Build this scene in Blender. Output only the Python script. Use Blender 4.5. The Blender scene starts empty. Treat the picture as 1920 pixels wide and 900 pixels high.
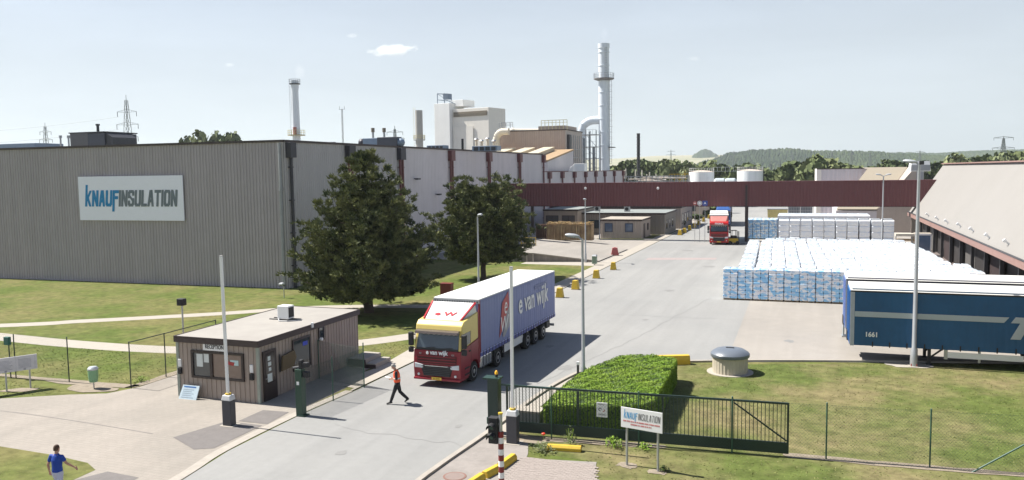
import bpy, bmesh, math, random
from math import radians, sin, cos, pi
from mathutils import Vector, Matrix
random.seed(7)
sc = bpy.context.scene
C = sc.collection

# ------------------------------------------------------------------ camera
F_PX, YAW, PITCH, ROLL, CAMH = 1520.0, .34698, .08352, -.01418, 10.3
fw = Vector((-sin(YAW)*cos(PITCH), cos(YAW)*cos(PITCH), -sin(PITCH)))
rt = fw.cross(Vector((0, 0, 1))).normalized(); upv = rt.cross(fw)
r2 = rt*cos(ROLL)+upv*sin(ROLL); u2 = -rt*sin(ROLL)+upv*cos(ROLL)
cam = bpy.data.objects.new('camera', bpy.data.cameras.new('camera')); C.objects.link(cam)
cam.matrix_world = Matrix(((r2.x, u2.x, -fw.x, 0), (r2.y, u2.y, -fw.y, 0), (r2.z, u2.z, -fw.z, CAMH), (0, 0, 0, 1)))
cam.data.sensor_width = 36; cam.data.lens = 36*F_PX/1920
cam.data.clip_start = .3; cam.data.clip_end = 30000
sc.camera = cam
sc.render.resolution_x = 1024; sc.render.resolution_y = 480

# ------------------------------------------------------------------ light
SUN_D = Vector((.76, -.012, -1)).normalized()            # direction the light travels
w = bpy.data.worlds.new('World'); sc.world = w; w.use_nodes = True
nt = w.node_tree; nt.nodes.clear()
wo = nt.nodes.new('ShaderNodeOutputWorld'); bg = nt.nodes.new('ShaderNodeBackground'); sky = nt.nodes.new('ShaderNodeTexSky')
sky.sky_type = 'NISHITA'; sky.sun_disc = False
sky.sun_elevation = math.asin(-SUN_D.z); sky.sun_rotation = math.atan2(-SUN_D.x, -SUN_D.y)
sky.air_density = .7; sky.dust_density = .8; sky.ozone_density = 1.5; sky.altitude = 100
bg.inputs['Strength'].default_value = .07
# summer haze whitens the lowest part of the sky
tcw = nt.nodes.new('ShaderNodeTexCoord'); sepw = nt.nodes.new('ShaderNodeSeparateXYZ'); nt.links.new(tcw.outputs['Generated'], sepw.inputs[0])
hzf = nt.nodes.new('ShaderNodeMapRange'); hzf.interpolation_type = 'SMOOTHSTEP'; hzf.inputs[1].default_value = .60; hzf.inputs[2].default_value = .0; hzf.inputs[3].default_value = .0; hzf.inputs[4].default_value = .93
nt.links.new(sepw.outputs['Z'], hzf.inputs[0])
hzm = nt.nodes.new('ShaderNodeMix'); hzm.data_type = 'RGBA'; nt.links.new(hzf.outputs[0], hzm.inputs['Factor']); nt.links.new(sky.outputs[0], hzm.inputs['A'])
hzm.inputs['B'].default_value = (5.2, 5.6, 5.92, 1)
# faint high veils of cloud, stretched along the horizon
mpw = nt.nodes.new('ShaderNodeMapping'); mpw.inputs['Scale'].default_value = (2.2, 2.2, 11); nt.links.new(tcw.outputs['Generated'], mpw.inputs[0])
nzw = nt.nodes.new('ShaderNodeTexNoise'); nzw.inputs['Scale'].default_value = 1.4; nzw.inputs['Detail'].default_value = 7; nzw.inputs['Roughness'].default_value = .55; nzw.inputs['Distortion'].default_value = .4; nt.links.new(mpw.outputs[0], nzw.inputs['Vector'])
mrw = nt.nodes.new('ShaderNodeMapRange'); mrw.inputs[1].default_value = .42; mrw.inputs[2].default_value = .72; mrw.inputs[3].default_value = .985; mrw.inputs[4].default_value = 1.07; nt.links.new(nzw.outputs['Fac'], mrw.inputs[0])
scw = nt.nodes.new('ShaderNodeVectorMath'); scw.operation = 'SCALE'; nt.links.new(hzm.outputs['Result'], scw.inputs[0]); nt.links.new(mrw.outputs[0], scw.inputs['Scale'])
nt.links.new(scw.outputs[0], bg.inputs[0]); nt.links.new(bg.outputs[0], wo.inputs[0])
sun = bpy.data.objects.new('sun', bpy.data.lights.new('sun', 'SUN')); C.objects.link(sun)
sun.data.energy = 5.0; sun.data.angle = radians(.5); sun.data.color = (1, .955, .88)
sun.rotation_euler = SUN_D.to_track_quat('-Z', 'Y').to_euler(); sun.location = (-30, 0, 60)
sc.view_settings.view_transform = 'Standard'; sc.view_settings.look = 'None'
sc.view_settings.exposure = 1.0; sc.cycles.volume_bounces = 6; sc.cycles.max_bounces = 12; sc.view_settings.gamma = 1; sc.view_settings.use_curve_mapping = False

# ------------------------------------------------------------------ survey: photo measurements to metres
def _ray(x, y): return r2*((x-960)/F_PX) - u2*((y-450)/F_PX) + fw
def gp(x, y, z=0.):
    d = _ray(x, y); t = (z-CAMH)/d.z; return Vector((d.x*t, d.y*t, z))
def at(x, y, Y):
    d = _ray(x, y); t = Y/d.y; return Vector((d.x*t, Y, CAMH+d.z*t))
def ax(x, y, X):
    d = _ray(x, y); t = X/d.x; return Vector((X, d.y*t, CAMH+d.z*t))

# ------------------------------------------------------------------ materials
def srgb(h):
    h = h.lstrip('#'); v = [int(h[i:i+2], 16)/255 for i in (0, 2, 4)]
    return tuple(c/12.92 if c <= .04045 else ((c+.055)/1.055)**2.4 for c in v)
_mats = {}
def mat(name, col, rough=.7, metal=0., var=.12, scale=2., col2=None, big=None, bigscale=.15, bump=0., bscale=30., spec=.5,
        emit=None, alpha=None, stretch=None, trans=0., streak=0., brick=None, wear=0.):
    """Procedural surface: colour mixed by small noise (var) and, optionally, with a second colour by large noise patches."""
    if name in _mats: return _mats[name]
    m = bpy.data.materials.new(name); m.use_nodes = True; n = m.node_tree.nodes; L = m.node_tree.links
    b = n['Principled BSDF']; b.inputs['Roughness'].default_value = rough; b.inputs['Metallic'].default_value = metal
    b.inputs['Specular IOR Level'].default_value = spec
    geo = n.new('ShaderNodeNewGeometry'); src = geo.outputs['Position']
    if stretch:
        mp = n.new('ShaderNodeMapping'); mp.inputs['Scale'].default_value = stretch; L.new(src, mp.inputs[0]); src = mp.outputs[0]
    nz = n.new('ShaderNodeTexNoise'); nz.inputs['Scale'].default_value = scale; nz.inputs['Detail'].default_value = 9; nz.inputs['Roughness'].default_value = .72
    L.new(src, nz.inputs['Vector'])
    rp = n.new('ShaderNodeMapRange'); rp.inputs[1].default_value = .3; rp.inputs[2].default_value = .7
    rp.inputs[3].default_value = 1-var; rp.inputs[4].default_value = 1+var; L.new(nz.outputs['Fac'], rp.inputs[0])
    base = n.new('ShaderNodeRGB'); base.outputs[0].default_value = (*col, 1); cur = base.outputs[0]
    if col2:
        nb = n.new('ShaderNodeTexNoise'); nb.inputs['Scale'].default_value = bigscale; nb.inputs['Detail'].default_value = 8; nb.inputs['Roughness'].default_value = .62
        L.new(src, nb.inputs['Vector'])
        cr = n.new('ShaderNodeMapRange'); cr.inputs[1].default_value = .40; cr.inputs[2].default_value = .62; L.new(nb.outputs['Fac'], cr.inputs[0])
        mx = n.new('ShaderNodeMix'); mx.data_type = 'RGBA'; L.new(cr.outputs[0], mx.inputs['Factor']); L.new(cur, mx.inputs['A']); mx.inputs['B'].default_value = (*col2, 1)
        cur = mx.outputs['Result']
    if streak:
        mp = n.new('ShaderNodeMapping'); mp.inputs['Scale'].default_value = (1.6, 1.6, .05); L.new(geo.outputs['Position'], mp.inputs[0])
        ns = n.new('ShaderNodeTexNoise'); ns.inputs['Scale'].default_value = 1.; ns.inputs['Detail'].default_value = 5; L.new(mp.outputs[0], ns.inputs['Vector'])
        rs = n.new('ShaderNodeMapRange'); rs.inputs[1].default_value = .35; rs.inputs[2].default_value = .7; rs.inputs[3].default_value = 1; rs.inputs[4].default_value = 1-streak
        L.new(ns.outputs['Fac'], rs.inputs[0])
        ms = n.new('ShaderNodeVectorMath'); ms.operation = 'SCALE'; L.new(cur, ms.inputs[0]); L.new(rs.outputs[0], ms.inputs['Scale']); cur = ms.outputs[0]
    if wear:
        mp = n.new('ShaderNodeMapping'); mp.inputs['Scale'].default_value = (1.1, .045, 1); L.new(geo.outputs['Position'], mp.inputs[0])
        ns = n.new('ShaderNodeTexNoise'); ns.inputs['Scale'].default_value = 1.; ns.inputs['Detail'].default_value = 6; ns.inputs['Distortion'].default_value = .6; L.new(mp.outputs[0], ns.inputs['Vector'])
        rs = n.new('ShaderNodeMapRange'); rs.inputs[1].default_value = .35; rs.inputs[2].default_value = .68; rs.inputs[3].default_value = 1+wear*.3; rs.inputs[4].default_value = 1-wear; L.new(ns.outputs['Fac'], rs.inputs[0])
        n5 = n.new('ShaderNodeTexNoise'); n5.inputs['Scale'].default_value = .9; n5.inputs['Detail'].default_value = 8; n5.inputs['Roughness'].default_value = .7; L.new(geo.outputs['Position'], n5.inputs['Vector'])
        r5 = n.new('ShaderNodeMapRange'); r5.inputs[1].default_value = .62; r5.inputs[2].default_value = .72; r5.inputs[3].default_value = 1; r5.inputs[4].default_value = 1-wear*1.2; L.new(n5.outputs['Fac'], r5.inputs[0])
        mu = n.new('ShaderNodeMath'); mu.operation = 'MULTIPLY'; L.new(rs.outputs[0], mu.inputs[0]); L.new(r5.outputs[0], mu.inputs[1])
        ms = n.new('ShaderNodeVectorMath'); ms.operation = 'SCALE'; L.new(cur, ms.inputs[0]); L.new(mu.outputs[0], ms.inputs['Scale']); cur = ms.outputs[0]
    if brick:
        bw, bh, amt = brick; bt = n.new('ShaderNodeTexBrick'); bt.inputs['Scale'].default_value = 1; bt.inputs['Brick Width'].default_value = bw; bt.inputs['Row Height'].default_value = bh; bt.inputs['Mortar Size'].default_value = .012
        bt.inputs['Color1'].default_value = (1, 1, 1, 1); bt.inputs['Color2'].default_value = (1-amt*.5,)*3+(1,); bt.inputs['Mortar'].default_value = (1-amt*1.6,)*3+(1,); L.new(geo.outputs['Position'], bt.inputs['Vector'])
        mb_ = n.new('ShaderNodeVectorMath'); mb_.operation = 'MULTIPLY'; L.new(cur, mb_.inputs[0]); L.new(bt.outputs['Color'], mb_.inputs[1]); cur = mb_.outputs[0]
    mm = n.new('ShaderNodeVectorMath'); mm.operation = 'SCALE'; L.new(cur, mm.inputs[0]); L.new(rp.outputs[0], mm.inputs['Scale'])
    L.new(mm.outputs[0], b.inputs['Base Color'])
    if bump:
        nb2 = n.new('ShaderNodeTexNoise'); nb2.inputs['Scale'].default_value = bscale; nb2.inputs['Detail'].default_value = 4; L.new(src, nb2.inputs['Vector'])
        bp = n.new('ShaderNodeBump'); bp.inputs['Strength'].default_value = bump; bp.inputs['Distance'].default_value = .05
        L.new(nb2.outputs['Fac'], bp.inputs['Height']); L.new(bp.outputs[0], b.inputs['Normal'])
    if emit: b.inputs['Emission Color'].default_value = (*emit, 1); b.inputs['Emission Strength'].default_value = 1
    if alpha is not None: b.inputs['Alpha'].default_value = alpha
    if trans: b.inputs['Transmission Weight'].default_value = trans
    _mats[name] = m; return m

# ------------------------------------------------------------------ mesh helpers
class MB:
    def __init__(s): s.v = []; s.f = []; s.m = []
    def add(s, vs, fs, mi=0):
        o = len(s.v); s.v += [tuple(v) for v in vs]; s.f += [tuple(i+o for i in f) for f in fs]; s.m += [mi]*len(fs); return s
    def box(s, x0, x1, y0, y1, z0, z1, mi=0, taper=0.):
        t = taper
        vs = [(x0, y0, z0), (x1, y0, z0), (x1, y1, z0), (x0, y1, z0), (x0+t, y0+t, z1), (x1-t, y0+t, z1), (x1-t, y1-t, z1), (x0+t, y1-t, z1)]
        return s.add(vs, [(0, 3, 2, 1), (4, 5, 6, 7), (0, 1, 5, 4), (1, 2, 6, 5), (2, 3, 7, 6), (3, 0, 4, 7)], mi)
    def bar(s, p, q, wx, wy=None, mi=0):
        """rectangular bar from p to q"""
        p = Vector(p); q = Vector(q); d = (q-p).normalized(); wy = wy or wx
        a = d.cross(Vector((0, 0, 1))) if abs(d.z) < .95 else d.cross(Vector((0, 1, 0)))
        a.normalize(); b = a.cross(d)
        vs = [e+a*sx*wx/2+b*sy*wy/2 for e in (p, q) for sx, sy in ((-1, -1), (1, -1), (1, 1), (-1, 1))]
        return s.add(vs, [(0, 3, 2, 1), (4, 5, 6, 7), (0, 1, 5, 4), (1, 2, 6, 5), (2, 3, 7, 6), (3, 0, 4, 7)], mi)
    def cyl(s, p, q, r0, r1=None, n=12, mi=0, caps=True):
        p = Vector(p); q = Vector(q); r1 = r0 if r1 is None else r1; d = (q-p).normalized()
        a = d.cross(Vector((0, 0, 1))) if abs(d.z) < .95 else Vector((1, 0, 0))
        a.normalize(); b = d.cross(a)
        vs = []
        for e, r in ((p, r0), (q, r1)):
            for i in range(n):
                t = 2*pi*i/n; vs.append(e+a*cos(t)*r+b*sin(t)*r)
        fs = [(i, (i+1) % n, n+(i+1) % n, n+i) for i in range(n)]
        if caps: fs += [tuple(range(n-1, -1, -1)), tuple(range(n, 2*n))]
        return s.add(vs, fs, mi)
    def tube(s, pts, r, n=8, mi=0):
        for a, b in zip(pts[:-1], pts[1:]): s.cyl(a, b, r, r, n, mi)
        return s
    def lathe(s, c, prof, n=24, mi=0, axis='z'):
        c = Vector(c); vs = []
        for r, z in prof:
            for i in range(n):
                t = 2*pi*i/n
                if axis == 'z': vs.append(c+Vector((r*cos(t), r*sin(t), z)))
                elif axis == 'x': vs.append(c+Vector((z, r*cos(t), r*sin(t))))
                else: vs.append(c+Vector((r*cos(t), z, r*sin(t))))
        fs = []
        for k in range(len(prof)-1):
            for i in range(n): fs.append((k*n+i, k*n+(i+1) % n, (k+1)*n+(i+1) % n, (k+1)*n+i))
        fs.append(tuple(range(n))[::-1]); fs.append(tuple(range((len(prof)-1)*n, len(prof)*n)))
        return s.add(vs, fs, mi)
    def prism(s, poly, a0, a1, axis='z', mi=0):
        """extrude polygon: axis z: poly(x,y); axis x: poly(y,z); axis y: poly(x,z)"""
        def P(u, v, a): return {'z': (u, v, a), 'x': (a, u, v), 'y': (u, a, v)}[axis]
        n = len(poly); vs = [P(u, v, a0) for u, v in poly]+[P(u, v, a1) for u, v in poly]
        fs = [tuple(range(n))[::-1], tuple(range(n, 2*n))]+[(i, (i+1) % n, n+(i+1) % n, n+i) for i in range(n)]
        return s.add(vs, fs, mi)
    def clad(s, p, q, z0, z1, pitch=.3, depth=.05, mi=0):
        """trapezoid-profile cladding from p to q (2D points); ribs stand out to the right of p->q"""
        p = Vector(p); q = Vector(q); L = (q-p).length; d = (q-p)/L; nrm = Vector((d.y, -d.x)); k = max(1, int(round(L/pitch))); pt = L/k
        prof = []
        for i in range(k):
            b = i*pt; prof += [(b, 0), (b+pt*.42, 0), (b+pt*.55, depth), (b+pt*.87, depth)]
        prof.append((L, 0))
        vs = []; zt = z1 if callable(z1) else (lambda t: z1)
        for t, o in prof:
            c = p+d*t+nrm*o; vs += [(c.x, c.y, z0), (c.x, c.y, zt(t))]
        fs = [(2*i, 2*i+2, 2*i+3, 2*i+1) for i in range(len(prof)-1)]
        return s.add(vs, fs, mi)
    def build(s, name, mats, parent=None, smooth=False, bevel=0., loc=None, fix=True, seg=2):
        me = bpy.data.meshes.new(name); me.from_pydata(s.v, [], s.f)
        if not isinstance(mats, (list, tuple)): mats = [mats]
        for m in mats: me.materials.append(m)
        me.polygons.foreach_set('material_index', s.m)
        if fix:
            bm = bmesh.new(); bm.from_mesh(me); bmesh.ops.recalc_face_normals(bm, faces=bm.faces); bm.to_mesh(me); bm.free()
        if smooth: me.polygons.foreach_set('use_smooth', [True]*len(me.polygons))
        me.update(); o = bpy.data.objects.new(name, me); C.objects.link(o)
        if parent: o.parent = parent
        if loc is not None: o.location = loc
        if bevel:
            b = o.modifiers.new('bevel', 'BEVEL'); b.width = bevel; b.segments = seg; b.limit_method = 'ANGLE'; b.angle_limit = radians(35)
            if smooth is None: pass
        if smooth == 'auto':
            me.polygons.foreach_set('use_smooth', [True]*len(me.polygons))
            try: me.set_sharp_from_angle(angle=radians(35))
            except Exception: pass
        return o
def tag(o, label, cat, group=None, kind=None):
    if label: o['label'] = label
    if cat: o['category'] = cat
    if group: o['group'] = group
    if kind: o['kind'] = kind
    return o
def thing(name, label, cat, loc=(0, 0, 0), rz=0., group=None):
    o = bpy.data.objects.new(name, None); C.objects.link(o); o.location = loc; o.rotation_euler = (0, 0, rz); o.empty_display_size = .3
    return tag(o, label, cat, group)
def structure(o): o['kind'] = 'structure'; return o
def dup(root, loc, rz=None, label=None, group=None, scale=None):
    r = root.copy(); C.objects.link(r); r.location = loc
    if rz is not None: r.rotation_euler = (0, 0, rz)
    if scale is not None: r.scale = scale if hasattr(scale, '__len__') else (scale,)*3
    if label: r['label'] = label
    if group: r['group'] = group
    for ch in list(root.children):
        c = ch.copy(); C.objects.link(c); c.parent = r
        for g_ in list(ch.children):
            d = g_.copy(); C.objects.link(d); d.parent = c
    return r
def text(name, body, m, loc, rot, size, parent=None, sx=1., bold=0., shear=0., extrude=.004, align='CENTER', spacing=1.):
    cu = bpy.data.curves.new(name, 'FONT'); cu.body = body; cu.size = size; cu.offset = bold; cu.extrude = extrude; cu.shear = shear
    cu.align_x = align; cu.align_y = 'CENTER'; cu.space_character = spacing; cu.resolution_u = 3
    t = bpy.data.objects.new(name, cu); C.objects.link(t); bpy.context.view_layer.update()
    me = bpy.data.meshes.new_from_object(t.evaluated_get(bpy.context.evaluated_depsgraph_get()))
    bpy.data.objects.remove(t); me.materials.clear(); me.materials.append(m)
    me.transform(Matrix.Diagonal((sx, 1, 1, 1)))
    o = bpy.data.objects.new(name, me); C.objects.link(o); o.location = loc; o.rotation_euler = rot
    if parent: o.parent = parent
    return o
FRONT = (pi/2, 0, 0); SIDE = (pi/2, 0, pi/2)      # text facing -Y / facing +X

M_ = {}
M_['asphalt'] = mat('asphalt', (.262, .260, .250), .9, var=.05, scale=3, col2=(.235, .235, .228), bigscale=.09, bump=.25, bscale=60, wear=.075)
M_['patch'] = mat('asphalt_patch', (.15, .137, .13), .9, var=.12, scale=2.5, bump=.3, bscale=60)
M_['concrete'] = mat('yard_concrete', (.30, .275, .245), .88, var=.05, scale=1.2, col2=(.265, .245, .22), bigscale=.12, bump=.2, bscale=40, wear=.07)
M_['paving'] = mat('forecourt_paving', (.30, .268, .232), .9, var=.06, scale=5, col2=(.262, .237, .205), bigscale=.25, bump=.3, bscale=30, brick=(.42, .21, .10), wear=.06)
M_['path'] = mat('path_concrete', (.34, .31, .265), .9, var=.08, scale=2)
M_['kerb'] = mat('kerb_stone', (.33, .30, .26), .85, var=.12, scale=3)
M_['galv'] = mat('galvanised_steel', (.42, .43, .44), .45, .6, var=.06)
M_['white'] = mat('white_paint', (.78, .78, .77), .45, var=.03)
M_['dark'] = mat('black_rubber', (.018, .018, .02), .7, var=.2)
M_['steel'] = mat('dark_steel', (.06, .06, .065), .5, .3)
M_['green'] = mat('green_paint', (.012, .04, .028), .45, var=.15)
M_['yellow'] = mat('yellow_paint', (.55, .37, .03), .65, var=.12, scale=6, bump=.1)
M_['glass'] = mat('window_glass', (.03, .04, .05), .06, spec=.8, var=.05)
M_['cladg'] = mat('grey_cladding', (.42, .38, .405), .55, var=.05, scale=.6, streak=.10, spec=.3)
M_['clads'] = mat('pale_cladding', (.60, .565, .585), .55, var=.05, scale=.6, streak=.08, spec=.3)
M_['maroon'] = mat('maroon_steel', (.135, .042, .045), .5, var=.08)
M_['brown'] = mat('dark_brown_trim', (.055, .038, .036), .6, var=.1)
M_['beige'] = mat('beige_cladding', (.44, .36, .31), .6, var=.06, scale=.5, streak=.08)
M_['red'] = mat('red_plastic', (.35, .03, .03), .5, var=.1)
# ------------------------------------------------------------------ ground, roads, paths
def sheet(name, poly, z, m, kind='structure', sub=0.):
    mb = MB(); n = len(poly); mb.add([(x, y, z) for x, y in poly], [tuple(range(n))]); o = mb.build(name, m, fix=False)
    if o.data.polygons[0].normal.z < 0: o.data.flip_normals()
    o['kind'] = kind; return o
def ribbon(name, pts, wd, z, m):
    vs = []; n = len(pts)
    for i, p in enumerate(pts):
        a = Vector(pts[max(i-1, 0)]); b = Vector(pts[min(i+1, n-1)]); d = (b-a).normalized(); nn = Vector((-d.y, d.x)); p = Vector(p)
        vs += [(*(p+nn*wd/2), z), (*(p-nn*wd/2), z)]
    o = MB().add(vs, [(2*i+1, 2*i+3, 2*i+2, 2*i) for i in range(n-1)]).build(name, m, fix=False)
    o['kind'] = 'structure'; return o
def smooth_path(pts, k=6):
    out = []; P = [Vector(p) for p in pts]; P = [P[0]*2-P[1]]+P+[P[-1]*2-P[-2]]
    for i in range(1, len(P)-2):
        for j in range(k):
            t = j/k; a, b, c, d = P[i-1:i+3]
            out.append(.5*((2*b)+(c-a)*t+(2*a-5*b+4*c-d)*t*t+(3*b-a-3*c+d)*t**3))
    out.append(P[-2]); return [tuple(v) for v in out]

M_['lawn'] = mat('lawn_grass', (.088, .116, .027), .95, var=.42, scale=1.5, col2=(.152, .142, .056), bigscale=.15, bump=.35, bscale=14, spec=.1)
M_['drylawn'] = mat('dry_lawn_grass', (.088, .112, .030), .95, var=.42, scale=1.5, col2=(.175, .150, .074), bigscale=.2, bump=.35, bscale=14, spec=.1)
M_['dirt'] = mat('bare_soil', (.24, .20, .15), .95, var=.25, scale=4, bump=.5)
g_ = MB().add([(-9000, -3000, 0), (9000, -3000, 0), (9000, 14000, 0), (-9000, 14000, 0)], [(0, 1, 2, 3)]).build('ground', M_['lawn'], fix=False); structure(g_)

sheet('factory_grounds', [(-140, 62), (-44.3, 62), (-44.3, 88), (-21.4, 88), (-21.4, 125), (-25, 150), (-22, 215), (60, 260), (60, 330), (-200, 330), (-200, 62)], .004, M_['concrete'])
road_poly = [(-18.5, 8), (-19.0, 14), (-19.8, 21.4), (-20.24, 24.3), (-20.3, 29), (-20.05, 33), (-19.85, 50), (-19.75, 130), (-20.2, 330), (24, 330), (24, 47.5), (11, 47.9), (0, 45.2), (-5.7, 43.4), (-8.9, 42.0), (-10.4, 40.3), (-11.0, 38.6), (-11.45, 35), (-11.7, 29), (-12.05, 25), (-12.05, 22), (-11.8, 8)]
sheet('road', road_poly, .010, M_['asphalt'])
sheet('yard', [(-3.8, 44.2), (-3.9, 65), (-5.6, 112), (-8, 140), (24, 140), (24, 47.6), (11, 48.0), (0, 45.3)], .014, M_['concrete'])
sheet('forecourt', [(-70, 12), (-70, 27.5), (-38, 27.3), (-35.5, 27.0), (-32.9, 28.5), (-31.3, 29.2), (-30.7, 30.6), (-30.7, 39.5), (-21.6, 39.5), (-21.6, 34), (-20.75, 33.5), (-20.75, 29), (-20.6, 24.4), (-20.2, 21.4), (-19.4, 14), (-19.0, 8), (-22, 8), (-24.2, 18.0), (-23.4, 20.2), (-23.45, 21.2), (-24.3, 21.65), (-26.2, 21.9), (-29.1, 22.0), (-40, 22.2), (-70, 22.4), (-70, 12)][:-1], .012, M_['paving'])
sheet('lawn', [(-70, 8), (-70, 22.4), (-40, 22.2), (-29.1, 22.0), (-26.2, 21.9), (-24.3, 21.65), (-23.45, 21.2), (-23.4, 20.2), (-24.2, 18.0), (-22.6, 11), (-22, 8)], .018, M_['lawn'])
sheet('forecourt_patch', [(-23.4, 24.9), (-22.75, 27.3), (-20.95, 27.25), (-20.95, 24.35), (-21.6, 24.0)], .020, M_['patch'])
sheet('forecourt_patch', [(-22.3, 27.45), (-22.3, 29.1), (-21.0, 29.2), (-20.85, 27.45)], .020, M_['patch'])
sheet('forecourt_patch', [(-24.2, 18.4), (-22.9, 21.2), (-21.4, 21.1), (-20.95, 17.0), (-23.0, 16.5)], .020, M_['patch'])
sheet('lawn', [(-10.7, 29.3), (-10.6, 36), (-10.3, 38.3), (-9.8, 39.6), (-8.7, 41.2), (-5.6, 42.9), (0, 44.7), (11, 47.3), (40, 53), (40, 8), (-6.4, 8), (-6.4, 25.4), (-6.8, 27.3), (-9.3, 27.6), (-9.6, 28.4)], .006, M_['drylawn'])
# pavement beside the main road
sheet('pavement', [(-22.0, 33.9), (-21.3, 37.5), (-21.9, 44), (-21.6, 55), (-21.4, 88), (-21.5, 126), (-22.2, 200), (-20.2, 200), (-19.95, 130), (-20.05, 50), (-20.25, 33.5)], .016, M_['path'])
ribbon('kerb', [(-20.2, 33), (-19.95, 50), (-19.85, 130), (-20.2, 220)], .14, .05, M_['kerb'])
ribbon('gutter', smooth_path([(-18.75, 9), (-19.2, 14), (-20.05, 21.4), (-20.5, 24.3), (-20.55, 29), (-20.3, 33)]), .42, .024, M_['kerb'])
def kerb_line(pts, wd=.16, h=.09):
    pts = smooth_path(pts); vs = []; n = len(pts)
    for i, p in enumerate(pts):
        a = Vector(pts[max(i-1, 0)]); b = Vector(pts[min(i+1, n-1)]); d = (b-a).normalized(); nn = Vector((-d.y, d.x)); p = Vector(p)
        for s_, z in ((1, 0), (1, h), (-1, h), (-1, 0)): vs.append((*(p+nn*s_*wd/2), z))
    fs = []
    for i in range(n-1):
        for k in range(3): fs.append((i*4+k, i*4+k+1, i*4+k+5, i*4+k+4))
    fs += [(0, 1, 2, 3), ((n-1)*4+3, (n-1)*4+2, (n-1)*4+1, (n-1)*4)]
    return structure(MB().add(vs, fs).build('kerb', M_['kerb']))
kerb_line([(-11.75, 9), (-12.0, 22), (-11.95, 25.2), (-11.68, 29), (-11.42, 35), (-10.95, 38.6), (-10.3, 40.4), (-8.9, 42.05), (-5.7, 43.45), (0, 45.3), (11, 48.0), (22, 50.2)], .2, .1)
sheet('side_apron', [(-11.85, 12), (-11.9, 25), (-11.6, 28.6), (-9.8, 28.6), (-9.4, 27.4), (-9.3, 26.9), (-6.8, 27.3), (-6.5, 25.4), (-6.4, 12)], .017, mat('apron_concrete', (.26, .235, .215), .9, var=.1, scale=4, col2=(.215, .195, .178), bigscale=.6, bump=.2))
sheet('side_pavement', [(-11.6, 28.8), (-11.32, 35), (-10.85, 38.4), (-10.2, 40.2), (-9.1, 41.6), (-8.9, 40.7), (-9.7, 39.6), (-10.3, 38.2), (-10.75, 35), (-10.9, 28.8)], .017, M_['path'])
# block paving in the near corner, real joints
mb = MB(); m_block = mat('block_paving', (.285, .245, .22), .9, var=.14, scale=7, bump=.2)
yy = 18.0; row = 0
while yy < 27.0:
    xx = -9.5+(row % 2)*.1
    xr = -6.45 if yy < 25.5 else -6.45-(yy-25.5)*.25
    while xx < xr:
        mb.box(xx+.004, xx+.196, yy+.004, yy+.096, .0, .028+random.uniform(-.002, .002)); xx += .2
    yy += .1; row += 1
structure(mb.build('block_paving', m_block, fix=False))
ribbon('path', smooth_path([(-80, 27), (-53.8, 40.7), (-49.3, 43.7), (-44.8, 46.7), (-40.8, 49.6), (-36.5, 53.2), (-31.5, 55.3), (-27.4, 56.3), (-21.2, 57.2)]), 1.5, .008, M_['path'])
ribbon('path', smooth_path([(-85, 39), (-60, 38.6), (-50, 38.0), (-43, 37.6), (-36, 37.9), (-30, 39.4), (-25.4, 43.0), (-21.4, 48.5)]), 1.75, .0075, M_['path'])
sheet('path', [(-30, 85.6), (-30, 87.8), (-21.4, 89.6), (-21.4, 85.4)], .009, M_['path'])
for P in ([(-31.6, 119.2), (-22.6, 120.2), (-22.5, 120.95), (-31.6, 120.5)], [(-22.95, 122.5), (-21.55, 122.0), (-21.55, 128.6), (-22.9, 129.4)], [(-20.7, 131), (-20.2, 131), (-20.3, 214), (-24.5, 214), (-23.8, 176), (-20.4, 176), (-20.2, 159), (-20.25, 142)], [(-33.4, 112), (-31, 112), (-31, 120), (-33.4, 120)]): sheet('verge', P, .018, M_['lawn'])
ribbon('paving_joint', smooth_path([(-38, 25.3), (gp(28, 774).x, gp(28, 774).y), (gp(160, 793).x, gp(160, 793).y), (gp(287, 814).x, gp(287, 814).y)]), .05, .016, M_['patch'])
sheet('faded_marking', [(-17.2, 92.5), (-9.5, 94.5), (-9.5, 96.5), (-17.2, 94.8)], .0135, mat('faded_pink_asphalt', (.30, .25, .24), .9, var=.06, scale=2))
for pq in ([(1055, 640), (1045, 655), (1068, 662)], [(930, 610), (950, 622), (975, 628)]): pass
M_['tar'] = mat('tar_seam', (.205, .203, .198), .85, var=.1)
rnc = random.Random(8)
for (px0, py0), (px1, py1) in (((620, 800), (905, 845)), ((1180, 640), (1330, 560)), ((1150, 590), (1380, 600)), ((1240, 500), (1300, 470)), ((1010, 720), (1180, 640))):
    a_ = gp(px0, py0); b_ = gp(px1, py1); n_ = 14
    ribbon('tar_seam', smooth_path([(a_.x+(b_.x-a_.x)*i/n_+rnc.gauss(0, .07), a_.y+(b_.y-a_.y)*i/n_+rnc.gauss(0, .12)) for i in range(n_+1)], 3), .03, .0165, M_['tar'])
M_['stain'] = mat('oil_stain', (.20, .197, .19), .8, var=.1)
for px0, py0, r_ in ((1060, 690, .5), (1030, 650, .35), (1255, 545, .5), (1210, 600, .3), (930, 760, .3), (1330, 500, .8), (640, 850, .25), (1290, 470, .9), (1480, 640, .4), (860, 800, .2)):
    c_ = gp(px0, py0); sheet('oil_stain', [(c_.x+r_*(1+rnc.uniform(-.35, .35))*cos(t_*.45)*.7, c_.y+r_*(1+rnc.uniform(-.35, .35))*sin(t_*.45)) for t_ in range(14)], .0172, M_['stain'])
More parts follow.
